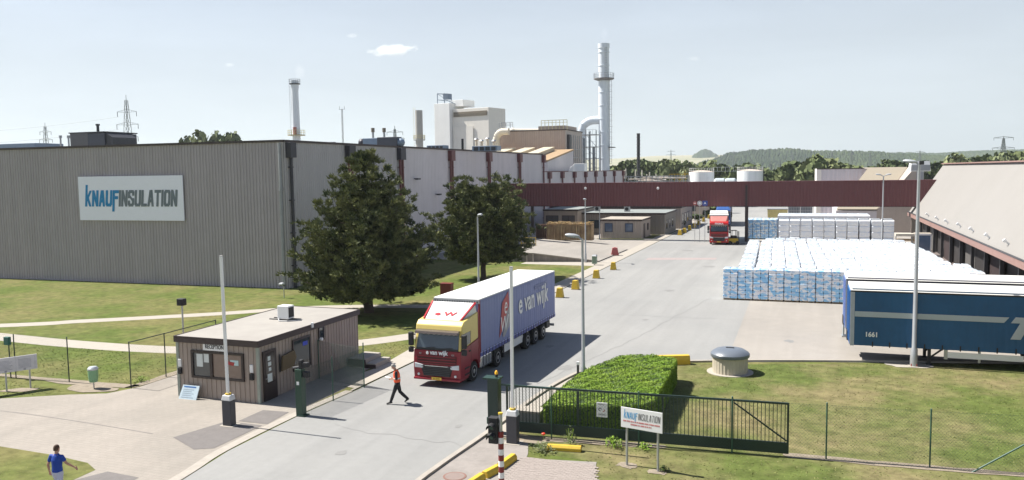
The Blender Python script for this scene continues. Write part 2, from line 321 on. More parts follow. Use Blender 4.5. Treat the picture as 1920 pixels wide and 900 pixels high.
# worn bare soil strips along the fences and sign posts
def blob(name, pts, z, m):
    P = smooth_path(pts+[pts[0]], 5)[:-1]; P = [(x+random.uniform(-.05, .05), y+random.uniform(-.05, .05)) for x, y in P]
    return sheet(name, P, z, m)
blob('bare_soil', [(-35.3, 29.9), (-33.5, 30.1), (-31.2, 30.3), (-31.0, 30.9), (-33, 30.75), (-36, 30.7), (-41, 30.5), (-41, 30.15), (-37, 30.2)], .021, M_['dirt'])
blob('bare_soil', [(-33.9, 29.2), (-32.6, 29.0), (-31.4, 29.6), (-31.6, 30.1), (-33.0, 30.1), (-34.2, 30.0)], .022, M_['dirt'])
blob('bare_soil', [(-31.3, 30.2), (-30.8, 31), (-30.75, 34), (-31.1, 36), (-31.35, 34), (-31.3, 32)], .021, M_['dirt'])
blob('bare_soil', [(-10.9, 28.7), (-9.6, 28.5), (-8.9, 28.9), (-7.4, 29.1), (-5.0, 29.4), (-5.0, 29.8), (-8.0, 29.5), (-10.9, 29.3)], .021, M_['dirt'])
blob('bare_soil', [(-.4, 29.85), (4, 29.95), (7, 30.25), (12, 30.9), (12, 31.3), (6.5, 30.6), (3, 30.4), (-.4, 30.25)], .021, M_['dirt'])
blob('bare_soil', [(4.6, 45.3), (6.0, 45.5), (6.4, 46.1), (5.6, 46.6), (4.4, 46.6), (4.1, 45.9)], .023, M_['path'])
blob('bare_soil', [(-6.1, 27.2), (-5.5, 27.0), (-5.4, 27.5), (-5.9, 27.6)], .021, M_['dirt'])
blob('bare_soil', [(-4.9, 26.8), (-4.3, 26.8), (-4.4, 27.2), (-4.9, 27.15)], .021, M_['dirt'])
blob('bare_soil', [(-36.9, 27.8), (-35.6, 28.2), (-35.3, 28.9), (-36.3, 28.7)], .021, M_['dirt'])

# grass tufts over the near lawns: nobody could count them
def tufts(name, regions, n, hmin, hmax, m, seed=1):
    rnd = random.Random(seed); vs = []; fs = []
    def inside(x, y, P):
        c = False; j = len(P)-1
        for i in range(len(P)):
            if (P[i][1] > y) != (P[j][1] > y) and x < (P[j][0]-P[i][0])*(y-P[i][1])/(P[j][1]-P[i][1])+P[i][0]: c = not c
            j = i
        return c
    tot = sum((max(p[0] for p in P)-min(p[0] for p in P))*(max(p[1] for p in P)-min(p[1] for p in P)) for P in regions)
    for P in regions:
        x0, x1 = min(p[0] for p in P), max(p[0] for p in P); y0, y1 = min(p[1] for p in P), max(p[1] for p in P)
        for _ in range(int(n*(x1-x0)*(y1-y0)/tot)):
            x = rnd.uniform(x0, x1); y = rnd.uniform(y0, y1)
            if not inside(x, y, P): continue
            for b in range(2):
                a = rnd.uniform(0, 2*pi); h = rnd.uniform(hmin, hmax); l = rnd.uniform(.02, .05); o = len(vs)
                vs += [(x-cos(a)*l, y-sin(a)*l, 0), (x+cos(a)*l, y+sin(a)*l, 0), (x+rnd.uniform(-.04, .04), y+rnd.uniform(-.04, .04), h)]
                fs.append((o, o+1, o+2))
    me = bpy.data.meshes.new(name); me.from_pydata(vs, [], fs); me.materials.append(m); o = bpy.data.objects.new(name, me); C.objects.link(o)
    o['kind'] = 'stuff'; o['label'] = 'short mown grass with dry yellowish patches on the lawns'; o['category'] = 'grass'; return o
M_['blade'] = mat('grass_blades', (.17, .20, .06), .9, var=.2, scale=1.2, col2=(.28, .26, .12), bigscale=.16, spec=.1)
R1 = [(-11, 30.0), (10, 31), (22, 34), (22, 49), (11, 47.6), (0, 44.9), (-5.6, 43), (-5.5, 34), (-10.5, 31)]
R2 = [(-7.2, 26.9), (-6.4, 25), (-6.3, 20), (8, 22), (10, 30), (-.4, 29.7), (-7.2, 28.8)]
R3 = [(-31, 31), (-31, 36.5), (-52, 37), (-52, 31)]
R4 = [(-38, 27.5), (-35.6, 27.2), (-33.2, 28.9), (-40, 30), (-46, 30), (-46, 27.6)]
R5 = [(-34, 12), (-34, 21.9), (-26.4, 21.7), (-24.4, 21.5), (-23.6, 21), (-24.6, 18), (-24, 12)]
R6 = [(-22.3, 40), (-21.9, 34.5), (-21.5, 34.5), (-21.5, 38), (-22.2, 45), (-25, 42)]
tufts('grass', [R1, R2, R3, R4, R5, R6], 26000, .012, .035, M_['blade'])

# ------------------------------------------------------------------ hills
def hill(name, x0, x1, y0, y1, hfun, nx, ny, m, rough=0., seed=3):
    rnd = random.Random(seed); vs = []
    for j in range(ny+1):
        for i in range(nx+1):
            u = i/nx; v = j/ny; x = x0+(x1-x0)*u; y = y0+(y1-y0)*v
            z = hfun(x, v)
            vs.append((x, y, z+(rnd.uniform(-rough, rough) if z > 1 else 0)))
    fs = [(j*(nx+1)+i, j*(nx+1)+i+1, (j+1)*(nx+1)+i+1, (j+1)*(nx+1)+i) for j in range(ny) for i in range(nx)]
    o = MB().add(vs, fs).build(name, m, fix=False); o['kind'] = 'structure'; return o
def interp(tab, x):
    if x <= tab[0][0]: return tab[0][1]
    for (a, b), (c, d) in zip(tab[:-1], tab[1:]):
        if x <= c:
            t = (x-a)/(c-a); t = t*t*(3-2*t); return b+(d-b)*t
    return tab[-1][1]
M_['wood'] = mat('wooded_hillside', (.022, .036, .016), .95, var=.5, scale=.035, col2=(.05, .066, .028), bigscale=.006, bump=1., bscale=.05, spec=.05)
M_['field'] = mat('dry_fields', (.33, .29, .19), .95, var=.06, scale=.01, col2=(.20, .20, .10), bigscale=.004, stretch=(.25, 3, 1))
def ridge_tab(pts, Y):
    return [(at(px, py, Y).x, at(px, py, Y).z) for px, py in pts]
T1 = ridge_tab([(1280, 318), (1330, 300), (1370, 286), (1420, 280), (1480, 278), (1530, 282), (1580, 282), (1640, 284), (1700, 288), (1780, 292), (1900, 300), (2100, 312)], 2600)
hill('wooded_hill', T1[0][0], T1[-1][0], 2250, 3300, lambda x, v: max(0, interp(T1, x))*(min(1, v/.33) if v < .33 else max(0, 1-(v-.33)*.9))**.8, 420, 34, M_['wood'], 3.4, 3)
T2 = ridge_tab([(1500, 300), (1600, 288), (1680, 286), (1760, 287), (1830, 283), (1900, 281), (1990, 279), (2200, 279)], 3900)
hill('distant_hill', T2[0][0], T2[-1][0], 3500, 4800, lambda x, v: max(0, interp(T2, x))*(min(1, v/.3) if v < .3 else 1), 360, 26, M_['wood'], 3.5, 4)
T3 = ridge_tab([(700, 318), (1000, 305), (1150, 297), (1230, 292), (1340, 290), (1440, 292), (1600, 300)], 4200)
hill('field_hill', T3[0][0], T3[-1][0], 3300, 5200, lambda x, v: max(0, interp(T3, x))*(min(1, v/.47) if v < .47 else 1), 80, 20, M_['field'], .6, 5)
T4 = ridge_tab([(1296, 296), (1303, 288), (1316, 281), (1322, 279), (1330, 281), (1341, 288), (1352, 296)], 4100)
hill('conical_hill', T4[0][0], T4[-1][0], 3960, 4240, lambda x, v: max(0, interp(T4, x))*sin(pi*min(max(v, .0), 1))**.6, 40, 12, M_['wood'], 1.6, 6)
# ------------------------------------------------------------------ main warehouse
XW = -44.2; HW = 13.4
wh = thing('warehouse', 'huge grey ribbed metal warehouse filling the left half of the site', 'warehouse', (XW, 62.05, 0))
M_['cladm'] = mat('mid_grey_cladding', (.47, .445, .455), .55, var=.05, scale=.6, streak=.08, spec=.3)
def fyw(x): return 62.05+(x-XW)*.029
def rel(mb, dx=XW, dy=62.05):
    mb.v = [(a-dx, b-dy, c) for a, b, c in mb.v]; return mb
rel(MB().clad((-150, fyw(-150)), (XW-.55, fyw(XW-.55)), 0, HW, .34, .06)).build('front_wall', M_['cladg'], wh, fix=False)
segs = [(62.05, 73.3, 'cladm'), (73.3, 85.0, 'cladm'), (85.0, 98.4, 'clads'), (98.4, 112, 'clads'), (112, 125.6, 'clads'), (125.6, 138.8, 'clads')]
for a, b, m in segs:
    rel(MB().clad((XW, a), (XW, b), 0, HW, .34 if m != 'clads' else .42, .05 if m != 'clads' else .03)).build('side_wall', M_[m], wh, fix=False)
mb = MB().prism([(-150, fyw(-150)+.05), (XW-.06, fyw(XW)+.05), (XW-.06, 138.7), (-150, 138.7)], HW-.5, HW-.12)
rel(mb).build('roof', mat('roof_felt', (.16, .16, .16), .9, scale=.5), wh)
mb = MB(); mb.bar((-150, fyw(-150)-.05, HW), (XW+.08, fyw(XW)-.05, HW), .22, .2); mb.bar((XW+.05, 62.0, HW), (XW+.05, 138.8, HW), .22, .2)
rel(mb).build('roof_trim', M_['brown'], wh)
mb = MB().box(XW-.6, XW, 61.98, 62.1, 0, HW-.1); rel(mb).build('corner_panel', M_['cladm'], wh)
mb = MB().cyl((XW-.28, 61.86, 0), (XW-.28, 61.86, HW-.2), .13, n=12); mb.cyl((XW-.28, 61.86, 8.9), (XW-.28, 61.86, 9.2), .19, n=12)
rel(mb).build('corner_pipe', mat('grey_pipe', (.30, .31, .33), .5), wh)
M_['hopper'] = mat('dark_rainwater_hopper', (.035, .033, .045), .5)
for i, (y, pw) in enumerate([(62.75, 1), (73.0, 2), (84.2, 2), (98.4, 1.6), (112.0, 1.6), (125.7, 1.6), (138.6, 1)]):
    m = M_['hopper'] if i < 3 else M_['maroon']
    hw = .45 if pw == 1 else .62
    rel(MB().box(XW+.06, XW+.62, y-hw, y+hw, HW-1.5, HW-.15)).build('rainwater_hopper', m, wh, bevel=.02)
    for k in range(2 if pw > 1 else 1):
        yy = y-.3+.6*k if pw > 1 else y
        mb = MB().cyl((XW+.3, yy, 0), (XW+.3, yy, HW-1.5), .15, n=10)
        for z in (2, 5, 8, 11): mb.box(XW+.05, XW+.45, yy-.19, yy+.19, z, z+.08)
        rel(mb).build('downpipe', M_['maroon'] if (k or i) else M_['hopper'], wh)
for px, py in ((816, 364), (884, 362), (944, 350), (776, 335)):
    p = ax(px, py, XW)
    mb = MB().box(XW, XW+.7, p.y-.05, p.y+.05, p.z-.05, p.z+.05); mb.box(XW+.35, XW+.75, p.y-.35, p.y+.35, p.z-.13, p.z+.06)
    rel(mb).build('wall_lamp', M_['steel'], wh)

# ------------------------------------------------------------------ logo lettering
GL = {'K': (1, [[(0, 0), (0, 1)], [(0, .38), (1, 1)], [(.25, .52), (1, 0)]]), 'k': (1, [[(0, 0), (0, 1.42)], [(0, .38), (1, .98)], [(.25, .52), (1, 0)]]),
      'N': (1, [[(0, 0), (0, 1)], [(0, 1), (1, 0)], [(1, 0), (1, 1)]]), 'A': (1, [[(0, 0), (.42, 1)], [(.58, 1), (1, 0)], [(.2, .3), (.8, .3)], [(.4, .97), (.6, .97)]]),
      'U': (1, [[(0, 1), (0, .12)], [(0, .12), (.2, 0)], [(.2, 0), (.8, 0)], [(.8, 0), (1, .12)], [(1, .12), (1, 1)]]),
      'f': (1, [[(0, 1), (0, -.38)], [(0, 1), (.9, 1)], [(0, .55), (.75, .55)]]), 'I': (0, [[(0, 0), (0, 1)]]),
      'S': (1, [[(1, .8), (1, .9)], [(1, .9), (.8, 1)], [(.8, 1), (.2, 1)], [(.2, 1), (0, .88)], [(0, .88), (0, .62)], [(0, .62), (1, .40)], [(1, .40), (1, .12)], [(1, .12), (.8, 0)], [(.8, 0), (.2, 0)], [(.2, 0), (0, .12)], [(0, .12), (0, .22)]]),
      'L': (.85, [[(0, 1), (0, 0)], [(0, 0), (.85, 0)]]), 'T': (1, [[(.5, 0), (.5, 1)], [(0, 1), (1, 1)]]),
      'O': (1, [[(0, .12), (0, .88)], [(0, .88), (.2, 1)], [(.2, 1), (.8, 1)], [(.8, 1), (1, .88)], [(1, .88), (1, .12)], [(1, .12), (.8, 0)], [(.8, 0), (.2, 0)], [(.2, 0), (0, .12)]])}
def lettering(word, x0, z0, h, wtot, y, thick=.15, mi=0, gap=.34):
    """thick-stroke condensed letters in the XZ plane, facing -Y"""
    units = sum(GL[c][0] for c in word)+gap*(len(word)-1)*1.0+.16*2*len(word); u = wtot/units; t = thick*h; mb = MB(); x = x0
    lay = 0
    for c in word:
        wd, st = GL[c]; x += .16*u
        for (a, b), (c2, d) in st:
            p = Vector((x+a*u*1.0, z0+t/2+b*(h-t))); q = Vector((x+c2*u, z0+t/2+d*(h-t)))
            dv = (q-p).normalized(); vert = abs(dv.y) > .3
            tt = t*.92
            if vert: nn = Vector((tt/2, 0))
            else: nn = Vector((0, t/2)); p -= Vector((dv.x*tt/2, 0)); q += Vector((dv.x*tt/2, 0))
            if vert: p -= Vector((0, t/2 if q.y > p.y else -t/2)); q += Vector((0, t/2 if q.y > p.y else -t/2))
            lay += 1; yo = y-.0009*(lay % 12)*h
            mb.add([(p.x-nn.x, yo, p.y-nn.y), (p.x+nn.x, yo, p.y+nn.y), (q.x+nn.x, yo, q.y+nn.y), (q.x-nn.x, yo, q.y-nn.y)], [(0, 1, 2, 3)], mi)
        x += wd*u+(.16+gap)*u
    mb.v = [(vx+.10*(vz-z0), vy, vz) for vx, vy, vz in mb.v]
    return mb
M_['logo_blue'] = mat('logo_blue', (.0, .22, .50), .5, var=.03)
M_['logo_grey'] = mat('logo_grey', (.15, .18, .215), .5, var=.03)
M_['panel'] = mat('sign_panel_white', (.86, .86, .98), .4, var=.02)
a = at(146, 335, fyw(-68.7)-.22); b = at(346, 413.8, fyw(-55.5)-.22); x0, x1 = a.x, b.x; z1, z0 = 10.45, 6.15
sg = thing('company_sign', 'large white rectangular company sign on the grey warehouse front wall', 'sign', (x0, fyw(x0)-.22, 0), .029)
MB().box(0, x1-x0, -.03, .05, z0, z1).build('sign_panel', M_['panel'], sg)
W = x1-x0; Hh = z1-z0
lettering('kNAUf', W*.062, z0+Hh*.315, Hh*.37, W*.325, -.045, .19, gap=.30).build('blue_lettering', M_['logo_blue'], sg, fix=False)
lettering('INSULATION', W*.392, z0+Hh*.315, Hh*.37, W*.545, -.045, .18, gap=.30).build('grey_lettering', M_['logo_grey'], sg, fix=False)

# ------------------------------------------------------------------ low annexe behind the warehouse
an = thing('warehouse_annexe', 'low pale annexe with eight bays continuing behind the big warehouse', 'building', (XW, 138.9, 0))
def rel2(mb): return rel(mb, XW, 138.9)
HA = 10.3
rel2(MB().clad((XW, 138.9), (XW, 207), 0, HA, .45, .03)).build('side_wall', M_['clads'], an, fix=False)
rel2(MB().box(-90, XW-.06, 138.9, 207, HA-.4, HA-.05)).build('roof', _mats['roof_felt'], an)
rel2(MB().bar((XW+.03, 138.9, HA), (XW+.03, 207, HA), .16)).build('roof_trim', M_['maroon'], an)
for y in (142.2, 150.5, 159.3, 168.2, 177.1, 185.8, 195.9, 206.2):
    h_ = rel2(MB().box(XW+.04, XW+.6, y-.55, y+.55, HA-1.3, HA-.1)).build('rainwater_hopper', M_['maroon'], an)
    rel2(MB().cyl((XW+.3, y, 0), (XW+.3, y, HA-1.3), .17, n=8)).build('downpipe', M_['maroon'], an)

# ------------------------------------------------------------------ process buildings
def ladder(mb, x, y, z0, z1, r=.03):
    mb.cyl((x-.25, y, z0), (x-.25, y, z1), r, n=5); mb.cyl((x+.25, y, z0), (x+.25, y, z1), r, n=5)
    z = z0
    while z < z1: mb.cyl((x-.25, y, z), (x+.25, y, z), r*.7, n=4); z += .6
    return mb
def rail_ring(mb, c, r, z, h=1.1, n=16):
    for k in range(n):
        a0 = 2*pi*k/n; a1 = 2*pi*(k+1)/n
        p = Vector((c[0]+r*cos(a0), c[1]+r*sin(a0), z)); q = Vector((c[0]+r*cos(a1), c[1]+r*sin(a1), z))
        mb.bar(p, p+Vector((0, 0, h)), .06); mb.bar(p+Vector((0, 0, h)), q+Vector((0, 0, h)), .06); mb.bar(p+Vector((0, 0, h/2)), q+Vector((0, 0, h/2)), .05)
    return mb
a = at(930, 247, 163); b = at(1060, 244, 163); HB = a.z
bb = thing('process_hall', 'tall beige windowless hall with flat roof beside the big chimney', 'building', (b.x, 163, 0))
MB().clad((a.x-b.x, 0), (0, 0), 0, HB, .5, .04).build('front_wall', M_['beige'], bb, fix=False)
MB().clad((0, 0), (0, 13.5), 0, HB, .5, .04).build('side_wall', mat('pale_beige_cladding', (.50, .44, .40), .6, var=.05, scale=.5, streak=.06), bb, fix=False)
MB().box(a.x-b.x, -.05, .05, 13.5, HB-.5, HB-.1).build('roof', _mats['roof_felt'], bb)
MB().bar((a.x-b.x, -.05, HB), (0, -.05, HB), .2).bar((.05, 0, HB), (.05, 13.5, HB), .2).build('roof_trim', M_['brown'], bb)
MB().box(.05, .6, 1.0, 2.2, 0, HB-1).build('downpipe', M_['steel'], bb)
MB().box(-6.2, -.3, 1, 10, HB-.1, HB+.9).build('roof_plant_room', M_['beige'], bb)
mb = MB()
for k in range(8): mb.bar((-5.2+.8*k, -.05, HB), (-5.2+.8*k, -.05, HB+2.0), .09)
mb.bar((-5.2, -.05, HB+2.0), (.4, -.05, HB+2.0), .09).bar((-5.2, -.05, HB+1.5), (.4, -.05, HB+1.5), .07); mb.build('roof_railing', mat('pale_yellow_rail', (.62, .56, .30), .5), bb, fix=False)
mb = MB()
for k in range(6): mb.bar((.5, 3+1.6*k, 10.5), (.5, 3+1.6*k, HB-1), .12)
for z in (11.5, 13.2, 15.0): mb.bar((.55, 3, z), (.55, 11, z), .1)
mb.build('wall_pipework', M_['galv'], bb, fix=False)
# lean-to with orange-tan sloping roof
p = ax(1027, 300, -45.0); q = ax(1056, 278, -45.0)
lt = thing('sloped_annexe', 'lean-to annexe with tan sloping roof and raised skylights before the beige hall', 'building', (-45.0, p.y, 0))
dy = 162.8-p.y; zl, zh = p.z, q.z
M_['tanroof'] = mat('tan_roof_sheet', (.34, .235, .135), .7, var=.1, scale=.6)
MB().prism([(0, zl-.3), (dy, zh-.3), (dy, zh), (0, zl)], -24, 0, 'x').build('sloping_roof', M_['tanroof'], lt)
MB().prism([(.1, 0), (.1, zl-.35), (dy-.1, zh-.35), (dy-.1, 0)], -23.9, -.1, 'x').build('wall', M_['clads'], lt)
for k in range(4):
    xx = -6-4.2*k
    mb = MB().prism([(dy*.30, zl+(zh-zl)*.30), (dy*.9, zl+(zh-zl)*.9), (dy*.9, zl+(zh-zl)*.9+.75), (dy*.3, zl+(zh-zl)*.3+.75)], xx, xx+2.4, 'x')
    mb.build('skylight', mat('cream_skylight', (.55, .50, .38), .5), lt)
# white filter building
YB = 190
a = at(815, 195, YB); b = at(848, 202, YB); c = at(940, 206, YB)
fb = thing('filter_building', 'white block-like filter building with louvre band and rooftop crane frame', 'building', (b.x, YB, 0), radians(-13))
M_['wht'] = mat('white_cladding', (.85, .85, .83), .5, var=.03, scale=.3, streak=.04)
zt = at(880, 204, YB).z; zL = at(815, 195, YB).z
MB().box(a.x-b.x, 0, -1.2, 5, 0, zL).build('tower', M_['wht'], fb, bevel=.05)
MB().box(0.02, (c.x-b.x)*.84, 0, 7.5, 0, zt).build('main_block', mat('cream_cladding', (.78, .74, .67), .55, var=.04, scale=.3, streak=.05), fb, bevel=.05)
e0 = at(848, 211, YB); e1 = at(922, 217, YB)
mb = MB().box(.4, e1.x-b.x, -.12, 0, e1.z, e0.z)
o = mb.build('louvre_band', mat('louvre_brown', (.20, .17, .13), .7), fb)
mb = MB()
for k in range(8): mb.box(.45, e1.x-b.x-.05, -.2, -.12, e1.z+.05+k*.1, e1.z+.09+k*.1)
mb.build('louvre_slat', mat('louvre_light', (.35, .31, .25), .7), fb)
p = at(836, 190, YB); q = at(866, 190, YB)
MB().box(p.x-b.x+.3, q.x-b.x, 1, 6, zL-.8, p.z+.3).build('rooftop_block', M_['wht'], fb, bevel=.04)
f0 = at(816, 175, YB); f1 = at(838, 190, YB); mb = MB(); X0 = f0.x-b.x; X1 = f1.x-b.x-1.0
for x in (X0, X1):
    for y in (0, 3): mb.bar((x, y, zL), (x, y, f0.z), .14)
for z in (zL+1.1, f0.z):
    mb.bar((X0, 0, z), (X1, 0, z-.2), .12); mb.bar((X0, 3, z), (X1, 3, z-.2), .12); mb.bar((X0, 0, z), (X0, 3, z), .12)
mb.bar((X0, 0, f0.z), (X1, 0, zL+1.3), .08); mb.box(X1-.8, X1+.5, .5, 2.5, zL+1.2, zL+2.6); mb.bar((X1, 0, zL+1.2), (X1+3.5, 0, zL-.3), .14)
mb.build('crane_frame', mat('grey_blue_steel', (.16, .20, .26), .5, .2), fb)
MB().box(.3, 6.5, -.25, -.1, 7, zt-4.4).build('wall_pipe_band', _mats['cream_cladding'], fb)
# beige cylindrical flue
p = at(785, 207, 185); r = 8*185/1520*.97
fl = thing('flue_stack', 'stubby grey-beige flue with yellow railed platform left of the white building', 'flue', (p.x, 185, 0))
MB().cyl((0, 0, 0), (0, 0, p.z), r*1.0, n=18).build('shaft', mat('flue_steel', (.42, .41, .38), .5, .1), fl, smooth='auto')
zz = at(785, 262, 185).z
MB().cyl((0, 0, zz-.2), (0, 0, zz), r*1.55, n=18).build('platform', M_['galv'], fl)
rail_ring(MB(), (0, 0), r*1.5, zz).build('railing', mat('pale_yellow_rail', (.62, .56, .30), .5), fl)
ladder(MB(), -r-.15, -.3, zz-5, p.z+.8).build('ladder', _mats['pale_yellow_rail'], fl)
# slim chimney left
p = at(553, 151, 170); rr = 9*170/1520
c1 = thing('chimney', 'slim white chimney with top platform rising behind the grey warehouse corner', 'chimney', (at(556, 255, 170).x, 170, 0))
zt = p.z; zb = at(556, 252, 170).z
M_['chim'] = mat('chimney_white', (.68, .73, .78), .45, var=.04, scale=.4, streak=.05)
MB().lathe((0, 0, 0), [(rr*1.05, 0), (rr*.95, zb), (rr*.80, zt-2.6), (rr*.95, zt-1.6), (rr*.95, zt)], 20).build('shaft', M_['chim'], c1, smooth='auto')
MB().lathe((0, 0, 0), [(rr*1.0, zt-1.0), (rr*1.35, zt-.9), (rr*1.35, zt-.72), (rr*1.0, zt-.7)], 18).build('platform', M_['steel'], c1)
rail_ring(MB(), (0, 0), rr*1.33, zt-.7, 1.0).build('railing', M_['galv'], c1)
MB().cyl((0, 0, zb-.3), (0, 0, zb-.1), rr*2.1, n=18).build('platform', mat('ochre_steel', (.42, .38, .22), .6), c1)
rail_ring(MB(), (0, 0), rr*2.05, zb-.1, 1.1).build('railing', _mats['pale_yellow_rail'], c1)
MB().cyl((.2, -rr*.9, zb-.1), (.2, -rr*.9, zb+1.7), .45, n=10).build('access_hatch', mat('faded_red_paint', (.35, .15, .13), .6), c1)
ladder(MB(), -rr-.2, -.2, zb, zt-1, .04).build('ladder', M_['galv'], c1)
# big chimney with duct
YC = 196; p = at(1131, 82, YC); r0 = 10.4*YC/1520
c2 = thing('chimney', 'tallest white chimney with round gantry, ladder and curved duct beside the beige hall', 'chimney', (at(1133, 300, YC).x, YC, 0))
zt = p.z; zg = at(1131, 147, YC).z; z2 = at(1131, 222, YC).z
MB().lathe((0, 0, 0), [(r0*1.0, 0), (r0*.98, zg-4), (r0*.95, zt-1.2), (r0*1.05, zt-1.1), (r0*1.05, zt)], 28).build('shaft', M_['chim'], c2, smooth='auto')
mb = MB()
for z in [zt-2.2-3.2*k for k in range(11)]: mb.lathe((0, 0, 0), [(r0*.98, z), (r0*1.05, z+.02), (r0*1.05, z+.18), (r0*.98, z+.2)], 28)
mb.build('stiffener_rings', M_['chim'], c2, smooth='auto')
MB().lathe((0, 0, 0), [(r0, zg-.6), (r0*1.85, zg-.2), (r0*1.85, zg), (r0, zg)], 24).build('gantry', mat('rusty_grey_steel', (.20, .19, .19), .7), c2)
rail_ring(MB(), (0, 0), r0*1.82, zg, 1.2, 20).build('railing', M_['galv'], c2)
mb = ladder(MB(), r0+.35, -.3, 12, zg+.1, .05)
z = 14
while z < zg: mb.box(r0+.05, r0+.95, -.75, -.7, z, z+.06); mb.box(r0+.9, r0+.95, -.75, .3, z, z+.06); z += 1.4
mb.build('caged_ladder', M_['galv'], c2)
MB().box(r0, r0+1.3, -.9, .9, z2-7.2, z2-7.0).build('platform', M_['steel'], c2)
ladder(MB(), r0*.6, -r0*.85, zg, zt-1, .05).build('ladder', M_['galv'], c2)
cx = c2.location.x
d0 = at(1121, 226, YC); d1 = at(1104, 231, YC); d2 = at(1093, 240, YC); d3 = at(1090, 260, YC)
pts = [Vector((-r0*.3, 0, z2-.4)), Vector((d1.x-cx+.6, 0, d1.z+.6)), Vector((d1.x-cx-1.0, 0, d1.z-.2)), Vector((d2.x-cx, 0, d2.z+.3)), Vector((d3.x-cx, 0, d3.z)), Vector((d3.x-cx, 0, 8))]
pp = [pts[0]]
for i in range(1, len(pts)-1):
    for t in (.35, .65): pass
P3 = [Vector(p_) for p_ in pts]; out = []
for i in range(len(P3)-1):
    a_, b_, c_, d_ = P3[max(i-1, 0)], P3[i], P3[i+1], P3[min(i+2, len(P3)-1)]
    for j in range(5):
        t = j/5; out.append(.5*((2*b_)+(c_-a_)*t+(2*a_-5*b_+4*c_-d_)*t*t+(3*b_-a_-3*c_+d_)*t**3))
out.append(P3[-1])
mb = MB()
for a_, b_ in zip(out[:-1], out[1:]): mb.cyl(a_, b_, 1.0, 1.0, 16, caps=False)
mb.build('curved_duct', M_['chim'], c2, smooth=True)
# steel platform tower next to the chimney
st = thing('pipework_tower', 'open steel tower of pipes and landings between beige hall and tallest chimney', 'steel tower', (0, 0, 0))
X0 = at(1080, 300, 186).x; X1 = at(1118, 300, 186).x; mb = MB(); st.location = (X0, 186, 0); Wd = X1-X0
hs = [at(1100, y, 186).z for y in (315, 297, 275, 252)]
for x in (0, Wd*.5, Wd):
    for y in (0, 4): mb.bar((x, y, 0), (x, y, hs[-1]+1), .2)
mb.build('post', M_['galv'], st)
for z in hs:
    mb = MB().box(-.2, Wd+.2, -.2, 4.2, z-.12, z); 
    for k in range(7):
        x = Wd*k/6; mb.bar((x, -.2, z), (x, -.2, z+1.1), .05)
    mb.bar((0, -.2, z+1.1), (Wd, -.2, z+1.1), .06); mb.build('landing', M_['galv'], st)
mb = MB()
for x, rr_, z_ in ((.9, .22, hs[3]), (1.8, .3, hs[2]+2), (3.1, .2, hs[3]+.6), (Wd*.85, .35, hs[2])): mb.cyl((x, .6, 0), (x, .6, z_), rr_, n=10)
mb.build('pipes', mat('dull_pipe', (.30, .33, .36), .4, .4), st, smooth='auto')
mb = MB()
for i in range(3): mb.bar((0, -.1, hs[i]), (Wd*.5, -.1, hs[i+1]), .09); mb.bar((Wd*.5, -.1, hs[i+1]), (Wd, -.1, hs[i]), .09)
mb.build('bracing', M_['galv'], st)
# round pipe bend at left end of the beige hall
dz = thing('exhaust_duct', 'fat cream duct bending over the left end of the beige hall', 'duct', (at(931, 270, 160).x, 160, 0))
zt = at(931, 240, 160).z; mb = MB(); prev = None
for k in range(9):
    t = k/8*pi/2; pnt = Vector((1.6-1.6*cos(t), 0, zt-2.4+1.6*sin(t)))
    if prev is not None: mb.cyl(prev, pnt, .75, n=14, caps=False)
    prev = pnt
mb.cyl((0, 0, 5), (0, 0, zt-2.4), .75, n=14); mb.cyl(prev, prev+Vector((1.2, 0, 0)), .75, n=14)
mb.build('duct_bend', mat('cream_metal', (.60, .56, .47), .5), dz, smooth='auto')
rail_ring(MB(), (1.8, 1), 1.5, zt+.1, 1.0, 10).build('railing', M_['galv'], dz)
dz2 = thing('exhaust_duct', 'low horizontal silver duct lying on the beige hall roof', 'duct', (at(962, 244, 168).x, 168, HB))
MB().cyl((0, 0, .4), (8, 0, .1), .55, n=14).lathe((0, 0, .3), [(.1, -.5), (.7, -.3), (.8, .3), (.3, .7)], 12).build('duct_run', mat('cream_metal', (.6, .56, .47)), dz2, smooth='auto')
# black flue far right
p = at(1197, 250, 262)
bf = thing('flue_stack', 'thin black ribbed flue standing alone right of the tallest chimney', 'flue', (p.x, 262, 0))
MB().cyl((0, 0, 0), (0, 0, p.z), .52, n=12).build('shaft', M_['dark'], bf)
mb = MB()
for k in range(14): mb.cyl((0, 0, p.z-.3-k*1.1), (0, 0, p.z-.1-k*1.1), .62, n=12)
mb.build('flange_rings', M_['steel'], bf)
# ------------------------------------------------------------------ rooftop equipment on the warehouse
def on_roof(px, py, Y, z=HW): p = at(px, py, Y); return p
a = at(132, 268, 75); b = at(196, 268, 75); c = at(170, 249, 75)
pr = thing('rooftop_plant_room', 'dark grey metal plant room on the warehouse roof above the company sign', 'plant room', (a.x, 75, HW-.12))
hh = c.z-HW+.12
MB().box(0, (b.x-a.x)*.52, 0, 5, 0, hh).build('cabin', mat('plant_grey', (.13, .125, .125), .6), pr)
MB().box((b.x-a.x)*.52, b.x-a.x, .02, 5, 0, hh-.06).build('cabin', mat('plant_dark', (.07, .075, .09), .6), pr)
MB().prism([(b.x-a.x, hh), (b.x-a.x+1.0, hh-.6), (b.x-a.x+1.0, .25), (b.x-a.x, .25)], .2, 4, 'y').build('air_intake', M_['steel'], pr)
MB().box(-.1, b.x-a.x+.1, -.1, 5.1, hh, hh+.12).build('cap', M_['steel'], pr)
MB().cyl((3.4, 1, hh), (3.4, 1, hh+1.1), .16, n=8).cyl((3.4, 1, hh+.9), (3.4, 1, hh+1.1), .24, n=8).build('vent_pipe', M_['steel'], pr)
